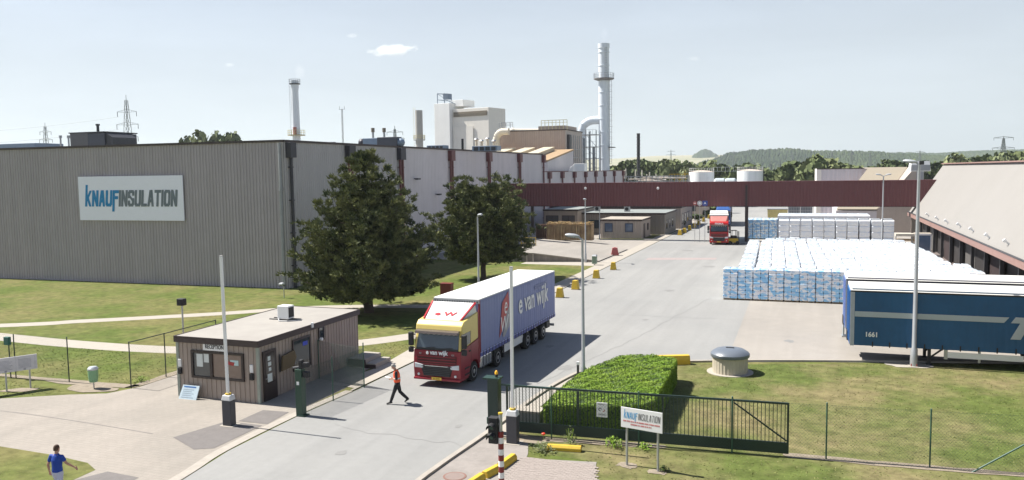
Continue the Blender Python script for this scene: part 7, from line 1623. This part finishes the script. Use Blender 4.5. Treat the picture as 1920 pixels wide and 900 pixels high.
# ------------------------------------------------------------------ pylons, mast, wires
def pylon(name, lab, px, py0, Y, arms, wd=6., grp='electricity pylons', thick=.28):
    p = at(px, py0, Y); H = p.z; t = thing(name, lab, 'pylon', (p.x, Y, 0), .2, grp); mb = MB(); lv = 12
    def hw_(z): return wd/2*(1-z/H)**1.0*.9+.35
    for s in (1, -1):
        for q in (1, -1): mb.bar((s*hw_(0), q*hw_(0), 0), (s*hw_(H*.95), q*hw_(H*.95), H*.95), thick)
    for i in range(lv):
        z0 = H*.95*i/lv; z1 = H*.95*(i+1)/lv
        for q in (1, -1):
            mb.bar((-hw_(z0), q*hw_(z0), z0), (hw_(z1), q*hw_(z1), z1), thick*.6); mb.bar((hw_(z0), q*hw_(z0), z0), (-hw_(z1), q*hw_(z1), z1), thick*.6); mb.bar((-hw_(z1), q*hw_(z1), z1), (hw_(z1), q*hw_(z1), z1), thick*.6)
    mb.bar((0, 0, H*.95), (0, 0, H), thick); mb.build('lattice_tower', mat('pylon_steel', (.20, .21, .22), .6, .2), t, fix=False)
    for za, la in arms:
        mb = MB(); z = H*za
        for s in (1, -1): mb.bar((0, 0, z+1.2), (s*la, 0, z), thick*.7).bar((0, 0, z-.3), (s*la, 0, z), thick*.7).bar((s*la*.5, 0, z+.6), (s*la*.5, 0, z-.15), thick*.5)
        mb.build('cross_arm', _mats['pylon_steel'], t, fix=False); mb = MB()
        for s in (1, -1): MB().cyl((s*la*.97, 0, z), (s*la*.97, 0, z-2.2), .14, n=6).build('insulator', M_['steel'], t, fix=False)
    return t, p.x, H
T_, X1, H1 = pylon('electricity_pylon', 'tall lattice pylon with three cross arms rising above the warehouse left', 236, 178, 300, [(.84, 5.0), (.72, 5.6), (.60, 5.2)], 5.5, thick=.16)
T_, X2, H2 = pylon('electricity_pylon', 'smaller distant lattice pylon left of the rooftop plant room', 84, 230, 430, [(.87, 4.5), (.76, 5.2), (.66, 4.5)], 6, thick=.2)
pylon('electricity_pylon', 'tiny pylon tip behind the twin roof vents', 740, 236, 520, [(.9, 6), (.8, 7)], 6, thick=.3)
pylon('electricity_pylon', 'wide pale pylon on the right skyline above the pale hall', 1882, 256, 800, [(.97, 8), (.72, 9)], 7, thick=.4)
for i, (px, py, Y) in enumerate(((1258, 280, 1900), (1376, 282, 1900), (1486, 284, 1900), (1560, 283, 1700), (1597, 281, 1700), (1632, 284, 1750), (1725, 281, 2000), (1446, 308, 900), (1463, 306, 900))):
    pylon('electricity_pylon', ['hazy pylon before the dry fields', 'hazy pylon at the left foot of the wooded hill', 'hazy pylon in front of the wooded hill middle', 'first hazy pylon of three right of hill middle', 'second hazy pylon of three right of hill middle', 'third hazy pylon of three right of hill middle', 'hazy pylon behind the hall roof hood', 'short grey mast pair below the hill, left one', 'short grey mast pair below the hill, right one'][i], px, py, Y, [(.92, 9), (.78, 11)] if Y > 1000 else [(.9, 2)], 9 if Y > 1000 else 3, 'hazy pylons crossing the hills', thick=.5)
p = at(641, 199, 230); ms = thing('lattice_mast', 'thin lattice radio mast right of the slim chimney', 'mast', (p.x, 230, 0)); mb = MB(); H = p.z
for a in range(3): mb.bar((.35*cos(a*2.1), .35*sin(a*2.1), 0), (.22*cos(a*2.1), .22*sin(a*2.1), H-1), .09)
for k in range(40): z = (H-1)*k/40; a = k*2.1; mb.bar((.3*cos(a), .3*sin(a), z), (.3*cos(a+2.1), .3*sin(a+2.1), z+(H-1)/40), .06)
mb.build('mast_lattice', M_['galv'], ms, fix=False); MB().bar((-1.2, 0, H-1), (1.2, 0, H-1), .08).bar((-.9, 0, H-1), (-.9, 0, H), .07).bar((.9, 0, H-1), (.9, 0, H), .07).build('antenna', M_['steel'], ms)
def cable(lab, a, b, sag, r=.05):
    a = Vector(a); b = Vector(b); n = 24; pts = [a+(b-a)*i/n-Vector((0, 0, 4*sag*(i/n)*(1-i/n))) for i in range(n+1)]; o = MB()
    for p, q in zip(pts[:-1], pts[1:]): o.cyl(p-a, q-a, r, n=4, caps=False)
    o = o.build('power_cable', mat('cable_grey', (.25, .26, .28), .6), fix=False); o.location = a; tag(o, lab, 'cable', 'power lines left of the tall pylon')
for (za, la), lab in zip([(.84, 5.0), (.72, 5.6), (.60, 5.2)], ('topmost', 'middle', 'lowest')):
    z = H1*za-2.2; cable(lab+' power cable running left from the tall lattice pylon', (X1-la*.97, 300, z), (X1-la*.97-190, 255, z*.93), 5)

# ------------------------------------------------------------------ clouds and steam (volumes)
def cloud(name, lab, px, py, wpx, hpx, Y, dens, seed, nscale=3.5, thr=(.74, .95), cat='cloud'):
    c = at(px, py, Y); k = Y/1520/cos(.0); sx, sz = wpx*k/2, hpx*k/2; sy = sx*.45
    o = MB().lathe((0, 0, 0), [(.02, -1), (.5, -.87), (.87, -.5), (1, 0), (.87, .5), (.5, .87), (.02, 1)], 20).build(name, None, smooth=True) if False else None
    m = bpy.data.materials.new(name+'_vapour'); m.use_nodes = True; n = m.node_tree.nodes; L = m.node_tree.links; n.clear()
    out = n.new('ShaderNodeOutputMaterial'); pv = n.new('ShaderNodeVolumePrincipled'); pv.inputs['Color'].default_value = (1, 1, 1, 1); pv.inputs['Anisotropy'].default_value = .3; L.new(pv.outputs[0], out.inputs['Volume'])
    tc = n.new('ShaderNodeTexCoord'); ln = n.new('ShaderNodeVectorMath'); ln.operation = 'LENGTH'; L.new(tc.outputs['Object'], ln.inputs[0])
    fo = n.new('ShaderNodeMapRange'); fo.inputs[1].default_value = 1.0; fo.inputs[2].default_value = .25; L.new(ln.outputs['Value'], fo.inputs[0])
    mp = n.new('ShaderNodeMapping'); mp.inputs['Location'].default_value = (seed, seed*2, 0); mp.inputs['Scale'].default_value = (nscale, nscale*.6, nscale*.45); L.new(tc.outputs['Object'], mp.inputs[0])
    nz = n.new('ShaderNodeTexNoise'); nz.inputs['Scale'].default_value = 1.; nz.inputs['Detail'].default_value = 5; nz.inputs['Roughness'].default_value = .6; L.new(mp.outputs[0], nz.inputs['Vector'])
    fs_ = n.new('ShaderNodeMath'); fs_.operation = 'MULTIPLY'; fs_.inputs[1].default_value = .55; L.new(fo.outputs[0], fs_.inputs[0])
    ml = n.new('ShaderNodeMath'); ml.operation = 'ADD'; L.new(fs_.outputs[0], ml.inputs[0]); L.new(nz.outputs['Fac'], ml.inputs[1])
    mr = n.new('ShaderNodeMapRange'); mr.inputs[1].default_value = thr[0]; mr.inputs[2].default_value = thr[1]; mr.inputs[4].default_value = dens; L.new(ml.outputs[0], mr.inputs[0]); L.new(mr.outputs[0], pv.inputs['Density'])
    mb = MB().lathe((0, 0, 0), [(.02, -1), (.5, -.87), (.87, -.5), (1, 0), (.87, .5), (.5, .87), (.02, 1)], 20); o = mb.build(name, m, smooth=True); o.location = c; o.scale = (sx, sy, sz); tag(o, lab, cat); return o
cloud('cloud', 'only distinct white cloud, small and flat, in the upper middle sky', 735, 94, 150, 34, 9000, .007, 3.1)
cloud('cloud', 'tiny faint cloud puff just left of the larger flat cloud', 660, 67, 46, 15, 9000, .003, 5.7)
cloud('cloud', 'very faint small wisp of cloud above the slim chimney left', 430, 122, 40, 16, 9000, .003, 8.2)
cloud('cloud', 'very faint tiny wisp of cloud right of the tallest chimney', 1302, 110, 36, 14, 9000, .003, 1.2)
cloud('steam_plume', 'faint white steam drifting right from the slim chimney top', 562, 134, 34, 44, 171, .09, 2.2, 2., (.62, 1.0), 'steam')
cloud('steam_plume', 'faint white steam above the tallest chimney top', 1133, 64, 24, 36, 196, .06, 4.4, 2., (.62, 1.0), 'steam')
# ------------------------------------------------------------------ haze
hm = bpy.data.materials.new('summer_haze'); hm.use_nodes = True; n = hm.node_tree.nodes; n.clear()
ho = n.new('ShaderNodeOutputMaterial'); hv = n.new('ShaderNodeVolumePrincipled'); hv.inputs['Color'].default_value = (.80, .88, .97, 1); hv.inputs['Density'].default_value = .000105; hv.inputs['Anisotropy'].default_value = .3
hm.node_tree.links.new(hv.outputs[0], ho.inputs['Volume'])
hz = MB().box(-4200, 4300, -400, 5400, -1.0, 260).build('haze', hm); hz['kind'] = 'stuff'; hz['label'] = 'thin pale summer haze over the whole site and hills'; hz['category'] = 'haze'
